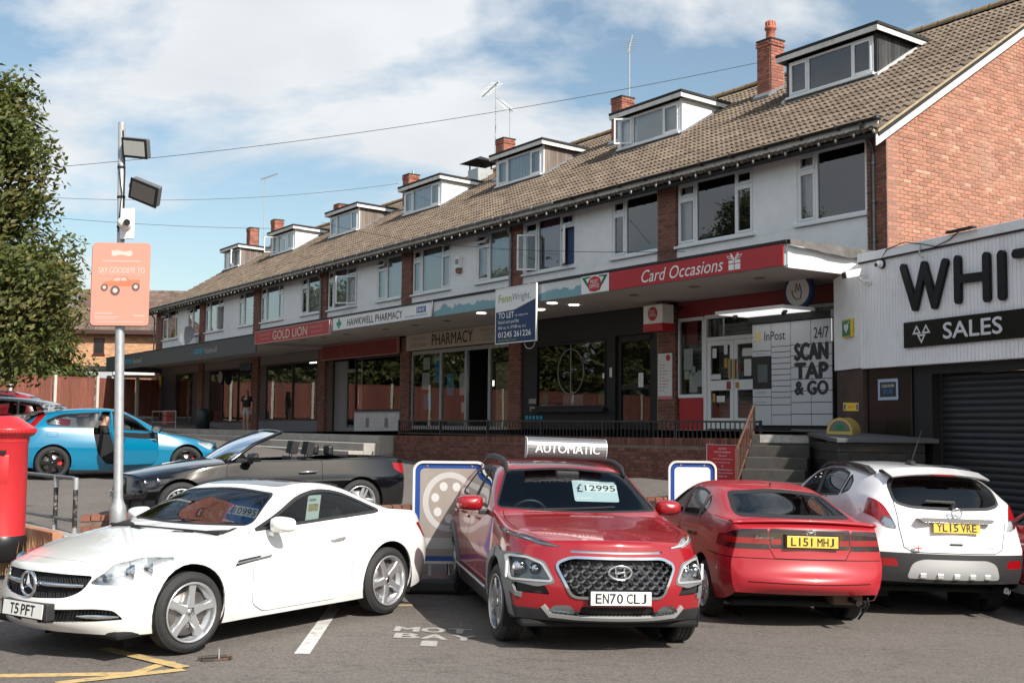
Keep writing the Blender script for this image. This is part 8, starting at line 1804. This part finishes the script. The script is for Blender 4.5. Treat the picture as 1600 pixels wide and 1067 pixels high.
# ---------------------------------------------------------------- cars at the edges of the picture
def plain_car(name_label, mtx, body, lv=2, lower=None, roof_rails=False, scale=1.0, extra=None):
    car = thing('parked_car', name_label, 'car', mtx @ M.Scale(scale, 4)); sh = hatch_shell(lv); gaps = []
    arches(sh, car, (.87, 3.50), .35, .87, .34)
    rear = rpoly([(2.60, 1.0), (2.56, 1.34), (3.0, 1.315), (3.05, 1.03)], .04); rear2 = rpoly([(3.10, 1.04), (3.06, 1.31), (3.45, 1.26), (3.62, 1.15), (3.5, 1.08)], .04); front = rpoly([(1.62, .965), (2.0, 1.235), (2.3, 1.335), (2.5, 1.345), (2.54, 1.0)], .05)
    side_glass(sh, car, [front, rear, rear2], carglass_bright, .03)
    screen(sh, car, rpoly([(-.69, .985), (.69, .985), (.55, 1.33), (-.55, 1.33)], .05), lambda c: c[3] < -.2 and 1.0 < c[0] < 2.4, carglass_dk, 'windscreen'); screen(sh, car, rpoly([(-.50, .98), (.50, .98), (.46, 1.25), (-.46, 1.25)], .05), lambda c: c[3] > .3 and c[0] > 3.5, carglass_dk, 'rear_window')
    for s in (1, -1):
        for dp in (rpoly([(1.46, .93), (1.46, .42), (1.58, .30), (2.52, .30), (2.56, .97)], .05), rpoly([(2.57, .97), (2.53, .30), (3.0, .30), (3.2, .62), (3.28, 1.0)], .05)): gaps += sh.strip('side', dp, .009, side_is(s, lambda c: c[2] < 1.0)); do = skin('door', sh.cut('side', dp, side_is(s, lambda c: c[2] < 1.01)), body, car, 0, .01); xh = 2.34 if dp[0][0] < 2 else 3.0; MB().box(xh, xh + .16, min(s * .88, s * .905), max(s * .88, s * .905), .80, .83).build('handle', body, do, bevel=.008)
        lamp(sh, car, rpoly([(.16, .60), (.40, .59), (.62, .70), (.66, .76), (.34, .725)], .03), 'side', side_is(s, lambda c: c[0] < .9 and abs(c[1]) > .3)); skin('tail_light', sh.cut('side', rpoly([(3.9, .98), (4.16, .92), (4.16, .74), (3.98, .78)], .03), side_is(s, lambda c: c[0] > 3.5)), redlens, car, .006, .015); mirror_part(car, 1.66, s * 1.0, 1.0, body, s, 1.05)
        if roof_rails: MB().tube([(2.1, s * .585, 1.36), (2.2, s * .58, 1.42), (3.4, s * .56, 1.37), (3.55, s * .55, 1.30)], .018, 8).build('roof_rail', trim_black, car)
    if lower: skin('lower_body', sh.cut('front', [(-1.2, .1), (1.2, .1), (1.2, .62), (-1.2, .62)]), lower, car, 0, .012)
    if extra: extra(sh, car)
    skin('panel_gap', gaps, gap, car, -.005); skin('body', sh.faces(), body, car, 0, .014)
    for x in (.87, 3.50):
        for s in (1, -1): wheel(car, x, s * .865, .325, .22, .22, [(spoke(.035, .22, .085, .06), -.05, -.008, 5)], rim_silver)
    tub(car, 1.4, 3.6, .74, .3, .9); dash(car, 1.35, 1.85, .74, .93); [seat(car, 2.42, s * .38, .5, .34) for s in (1, -1)]; seat(car, 3.15, 0, 1.15, .40, hr=False, top=.5); underside(car, 4.1, .76, .19); return car
plain_car('silver grey hatchback parked behind the blue hatchback at the left edge', pose(-15.2, 28.2, 188, .93, 0), paint('silver_grey_paint', (.40, .41, .42), .25, metal=.2), scale=1.05)
plain_car('red estate car with roof rails, farthest at the left edge behind silver grey car', pose(-18.8, 34.5, 188, 1.16, 0), paint('crimson_paint', (.30, .012, .02), .25), roof_rails=True, scale=1.14)
wp_ = paint('white_van_paint', (.70, .70, .70), .3)
def decal(sh, car):
    for s in (1, -1):
        d = sh.cut('side', [(2.35, .99), (2.38, 1.36), (3.7, 1.22), (3.7, 1.0)], side_is(s, lambda c: c[2] > .97))
        if d: skin('window_film', d, mat('red_window_film', (.36, .03, .035), .2, coat=1), car, .0015)
        for tx, tz, up in ((2.78, 1.17, 1), (2.93, 1.17, 1), (2.855, 1.05, -1)):
            tri = MB(); o_ = [(tx - .07, tz if up > 0 else tz + .1), (tx + .07, tz if up > 0 else tz + .1), (tx, tz + .1 if up > 0 else tz)]; c_ = V((tx, tz + (.035 if up > 0 else .065))); i_ = [tuple(c_ + (V(p) - c_) * .5) for p in o_]
            for j in range(3): tri.add([(p[0], s * (.85 - (p[1] - .95) * .62 + .01), p[1]) for p in (o_[j], o_[(j + 1) % 3], i_[(j + 1) % 3], i_[j])], [(0, 1, 2, 3)])
            tri.build('triangle_decal', whiteink, car)
        ln = MB(); ln.tube([(3.3, s * .905, .96), (2.8, s * .915, .93), (2.6, s * .915, .86), (2.2, s * .91, .84)], .012, 6); ln.tube([(3.1, s * .905, .80), (2.5, s * .915, .76), (1.9, s * .91, .76)], .012, 6); ln.build('white_stripe_decal', whiteink, car)
plain_car('red and white liveried hatchback at the right edge beyond the white crossover', pose(6.30, 15.2, 100, -.2, .03), paint('signal_red_paint', (.40, .012, .02), .25), 3, lower=wp_, extra=decal)
# ================================================================ people
def skin_mesh(name, nodes, edges, radii, m, parent, sub=2, root=0):
    me = bpy.data.meshes.new(name); me.from_pydata([tuple(n) for n in nodes], edges, []); o = bpy.data.objects.new(name, me); COL.objects.link(o)
    sk = o.modifiers.new('skin', 'SKIN'); sk.use_smooth_shade = True
    for i, v in enumerate(me.skin_vertices[0].data): r = radii[i]; v.radius = r if isinstance(r, tuple) else (r, r); v.use_root = i == root
    s = o.modifiers.new('sub', 'SUBSURF'); s.levels = sub; s.render_levels = sub
    dg = bpy.context.evaluated_depsgraph_get(); r = bpy.data.meshes.new_from_object(o.evaluated_get(dg)); bpy.data.objects.remove(o); r.materials.clear(); r.materials.append(m)
    for p in r.polygons: p.use_smooth = True
    return link(name, r, parent)
class Chain:
    def __init__(s): s.n = []; s.e = []; s.r = []
    def add(s, p, r, prev=None):
        s.n.append(V(p)); s.r.append(r)
        if prev is not None: s.e.append((prev, len(s.n) - 1))
        return len(s.n) - 1
    def run(s, pts, prev):
        for p, r in pts: prev = s.add(p, r, prev)
        return prev
skin_m = mat('skin_tone', (.50, .28, .20), .55, var=.04); hair_d = mat('dark_blond_hair', (.10, .06, .035), .7, var=.2, scale=40); black_shirt = mat('black_tee_cloth', (.012, .012, .014), .85, var=.2, scale=12); shorts_m = mat('pale_grey_shorts_cloth', (.42, .42, .44), .85, var=.1, scale=12); shoe_m = mat('white_trainer', (.55, .53, .50), .6); hair_b = mat('brown_short_hair', (.09, .05, .03), .75, var=.2, scale=40); dark_trouser = mat('charcoal_trousers', (.02, .021, .024), .85)
def person(label, mtx, J, shirt, low, hair, long_hair, knee_len):
    p = thing('person', label, 'person', mtx); c = Chain()
    pv = c.add(J['pelvis'], (.135, .11)); sp = c.run([(J['waist'], (.115, .09)), (J['chest'], (.135, .10))], pv); nk = c.run([(J['neck'], .052), (J['jaw'], .062), (J['head'], (.078, .09)), (J['crown'], (.062, .072))], sp)
    hd = len(c.n) - 2; c.run([(J['nose'], .012)], hd)
    for s in ('l', 'r'):
        ha = c.run([(J['sh' + s], .058), (J['el' + s], .040), (J['wr' + s], .027), (J['pa' + s], (.036, .016))], sp); d = (V(J['pa' + s]) - V(J['wr' + s])).normalized(); up = V(J['thumbdir']); sd_ = d.cross(up).normalized()
        for k, L in enumerate((.060, .072, .068, .052)):
            b = V(J['pa' + s]) + sd_ * (.024 - .016 * k) + d * .025; c.run([(b, .009), (b + d * L * .55 + up * .004, .0085), (b + d * L * .9 + up * .02, .007)], ha)
        b = V(J['pa' + s]) - d * .02 + sd_ * .03; c.run([(b, .010), (b + d * .03 + sd_ * .02, .009), (b + d * .055 + sd_ * .02, .0075)], ha)
        c.run([(J['hip' + s], .085), (J['kn' + s], .056), (J['ca' + s], .054), (J['an' + s], .036), (J['he' + s], .036), (J['to' + s], (.036, .024))], pv)
    skin_mesh('body', c.n, c.e, c.r, skin_m, p)
    c = Chain(); a = c.add(V(J['pelvis']) + V((0, 0, .04)), (.155, .125)); b = c.run([(J['waist'], (.138, .112)), (J['chest'], (.158, .122)), (V(J['neck']) - V((0, 0, .03)), (.085, .07))], a)
    for s in ('l', 'r'): c.run([(J['sh' + s], .076), (V(J['sh' + s]).lerp(V(J['el' + s]), .62), .062)], 2)
    skin_mesh('shirt', c.n, c.e, c.r, shirt, p)
    c = Chain(); a = c.add(J['pelvis'], (.152, .125)); c.run([(V(J['pelvis']) + V((0, 0, .06)), (.135, .108))], a)
    for s in ('l', 'r'): c.run([(J['hip' + s], .102)] + ([(V(J['hip' + s]).lerp(V(J['kn' + s]), knee_len), .088)] if knee_len < 1 else [(J['kn' + s], .072), (J['ca' + s], .064), (J['an' + s], .055)]), a)
    skin_mesh('shorts' if knee_len < 1 else 'trousers', c.n, c.e, c.r, low, p)
    for s in ('l', 'r'):
        c = Chain(); a = c.add(J['he' + s], .045); c.run([(V(J['he' + s]).lerp(V(J['to' + s]), .6), .044), (J['to' + s], (.040, .03))], a); skin_mesh('shoe', c.n, c.e, c.r, shoe_m, p)
    h = V(J['head']); cr = V(J['crown']); f = (V(J['nose']) - h); f.z = 0; f = f.normalized(); rt = f.cross(V((0, 0, 1)))
    c = Chain(); a = c.add(cr - f * .012, (.078, .088)); c.run([(h - f * .035 + V((0, 0, .02)), (.078, .07))] + ([(V(J['neck']) - f * .06, .06), (V(J['chest']) - f * .10 + V((0, 0, .05)), .045)] if long_hair else [(h - f * .055 - V((0, 0, .05)), .045)]), a); skin_mesh('hair', c.n, c.e, c.r, hair, p)
    fm = MB()
    for s in (1, -1): fm.lathe([(0, -.008), (.009, 0), (0, .008)], 10, M.Translation(h + f * .078 + rt * s * .032 + V((0, 0, .012))))
    fm.build('eyes', mat('dark_eye', (.03, .02, .015), .2), p); mm = MB(); mm.tube([h + f * .076 - rt * .022 - V((0, 0, .062)), h + f * .083 - V((0, 0, .06)), h + f * .076 + rt * .022 - V((0, 0, .062))], .0055, 6); mm.build('mouth', mat('lip_tone', (.36, .13, .11), .5), p)
    for s in (1, -1): MB().lathe([(0, -.008), (.018, -.004), (.022, .004), (.012, .008)], 10, M.Translation(h + rt * s * .078 + V((0, 0, -.005))) @ M.Diagonal((1, 1, 1.5, 1)), axis='x').build('ear', skin_m, p)
    return p
# x right, -y towards the viewer
WJ = dict(pelvis=(0, 0, .90), waist=(0, .01, 1.06), chest=(0, .0, 1.24), neck=(0, .01, 1.41), jaw=(0, -.015, 1.48), head=(0, -.01, 1.55), crown=(0, .0, 1.61), nose=(.02, -.10, 1.54), shl=(-.165, .0, 1.34), ell=(-.215, .03, 1.08), wrl=(-.205, -.02, .85), pal=(-.20, -.04, .78), shr=(.165, .0, 1.34), elr=(.21, .03, 1.08), wrr=(.215, -.04, .86), par=(.21, -.06, .79), thumbdir=(0, -1, 0),
          hipl=(-.085, 0, .86), knl=(-.08, -.01, .47), cal=(-.085, .015, .33), anl=(-.08, .02, .08), hel=(-.08, .03, .045), tol=(-.095, -.13, .03), hipr=(.085, 0, .86), knr=(.075, -.015, .47), car=(.075, .01, .33), anr=(.08, .02, .08), her=(.08, .03, .045), tor=(.10, -.13, .03))
person('woman in a black t-shirt and pale grey shorts standing outside a shop window', frame((-10.05, 43.8, 1.47), (1, -.25)), WJ, black_shirt, shorts_m, hair_d, True, .5)
# driver: sits in the blue car; x is the car's rearward axis, feet forward
DJ = dict(pelvis=(2.40, .40, .56), waist=(2.47, .40, .72), chest=(2.50, .41, .92), neck=(2.49, .42, 1.08), jaw=(2.455, .42, 1.135), head=(2.455, .42, 1.20), crown=(2.47, .42, 1.255), nose=(2.36, .43, 1.185), shl=(2.50, .24, 1.0), ell=(2.38, .19, .78), wrl=(2.17, .26, .80), pal=(2.10, .28, .82), shr=(2.49, .58, 1.0), elr=(2.42, .66, .75), wrr=(2.22, .60, .70), par=(2.15, .58, .71), thumbdir=(0, 0, 1),
          hipl=(2.38, .31, .54), knl=(1.98, .30, .66), cal=(1.85, .30, .50), anl=(1.68, .30, .30), hel=(1.70, .30, .27), tol=(1.56, .30, .27), hipr=(2.38, .49, .54), knr=(1.98, .52, .66), car=(1.85, .53, .50), anr=(1.68, .53, .30), her=(1.70, .53, .27), tor=(1.56, .53, .27))
person('short haired man in a black t-shirt sitting in the open blue hatchback', pose(-6.42, 25.41, 28, .72, 0), DJ, black_shirt, dark_trouser, hair_b, False, 1.0)
# ================================================================ price cards and loose things
card_blue = mat('card_blue', (.02, .11, .38), .4); card_pale = mat('card_pale_blue', (.55, .66, .70), .5)
def price_card(label, mtx, num, pale):
    t = thing('price_card', label, 'card', mtx); bcol = card_pale if pale else card_blue
    MB().prism(rrect(.46, .26, .02, 4), -.004, 0, 'xz').build('card', bcol, t); MB().box(.12, .36, -.003, .0, .255, .33).build('tab', card_blue, t)
    MB().box(.115, .455, -.0065, -.0045, .115, .215).build('number_strip', mat('number_strip_white', (.80, .84, .82), .5), t); let(t, num, .125, .13, .315, .07, blackink, -.0075, .012); let(t, '\u00a3', .04, .115, .055, .095, blackink if pale else whiteink, -.0065, .01)
    MB().cyl((.035, -.0048, .04), (.035, -.006, .04), .014, 12).build('print_dot', whiteink, t); let(t, 'Price promise', .06, .03, .12, .02, whiteink, -.0065) if False else MB().box(.06, .19, -.0062, -.0048, .032, .046).build('print_line', whiteink, t); return t
price_card('blue price card reading 10995 behind the windscreen of the white roadster', slk.matrix_world @ M.Translation((2.0, .05, .90)) @ M.Rotation(R(-90), 4, 'Z') @ M.Rotation(R(4), 4, 'Y') @ M.Rotation(R(-25), 4, 'X') @ M.Scale(.9, 4), '10995', False)
price_card('pale price card reading 12995 behind the windscreen of the red crossover', KP @ M.Translation((1.93, -.09, 1.16)) @ M.Rotation(R(-90), 4, 'Z') @ M.Rotation(R(-40), 4, 'X'), '12995', True)
t_ = thing('sales_leaflet', 'tall printed sheet hanging in the side window of the white roadster', 'paper', slk.matrix_world @ M.Translation((2.42, -.62, .93)) @ M.Rotation(R(8), 4, 'X')); MB().box(0, .17, -.003, .0, 0, .24).build('sheet', mat('pale_sheet', (.52, .60, .55), .6), t_); MB().box(.02, .15, -.0045, -.0035, .09, .16).build('picture', mat('sheet_picture', (.35, .28, .14), .6, var=.5, scale=30), t_); MB().box(.02, .11, -.0045, -.0035, .185, .21).build('print_line', greyink, t_)
t_ = thing('folding_parking_post', 'rusty folded parking post lying by the front wheel of white roadster', 'bollard', frame((-2.30, 9.16, 0), (1, .35)) @ M.Scale(.62, 4)); rb_ = mat('rusty_black', (.04, .032, .028), .7, var=.3, scale=20, dirt=(.22, .11, .05), dscale=10, damt=.7)
MB().box(-.16, .16, -.05, .05, .0, .03).build('base_plate', rb_, t_, bevel=.006); MB().tube([(-.2, .02, .045), (.22, .02, .045)], .022, 8).build('folded_bar', rb_, t_); MB().cyl((.05, -.02, .03), (.05, -.02, .15), .012, 8).build('lock_pin', steel, t_); MB().cyl((.2, -.05, .03), (.2, .06, .03), .02, 8).build('hinge', rb_, t_)
t_ = thing('litter_bin', 'dark litter bin standing outside the far shop window', 'bin', T(32.5, 1.2, deck(32.5))); MB().lathe([(0, 0), (.26, 0), (.28, .85), (.2, .98), (0, 1.0)], 20).build('drum', mat('dark_green_bin', (.02, .03, .035), .5), t_)
t_ = thing('trolley_rail', 'thin grey trolley rail on the pavement below the grey fascia', 'rail', T(37, 1.9, deck(37))); MB().tube([(0, 0, 0), (0, 0, .95), (-3.2, 0, .95), (-3.2, 0, 0)], .02, 8).tube([(0, 0, .5), (-3.2, 0, .5)], .015, 8).build('tube', steel, t_)
t_ = thing('red_crate_stack', 'pink stacked crates by the trolley rail on the pavement', 'crate', T(37.6, 1.0, deck(37.6)))
for i in range(4): MB().box(-.25, .25, -.2, .2, .26 * i, .26 * i + .24).build('crate', mat('pink_crate', (.45, .12, .10), .5), t_, bevel=.02)
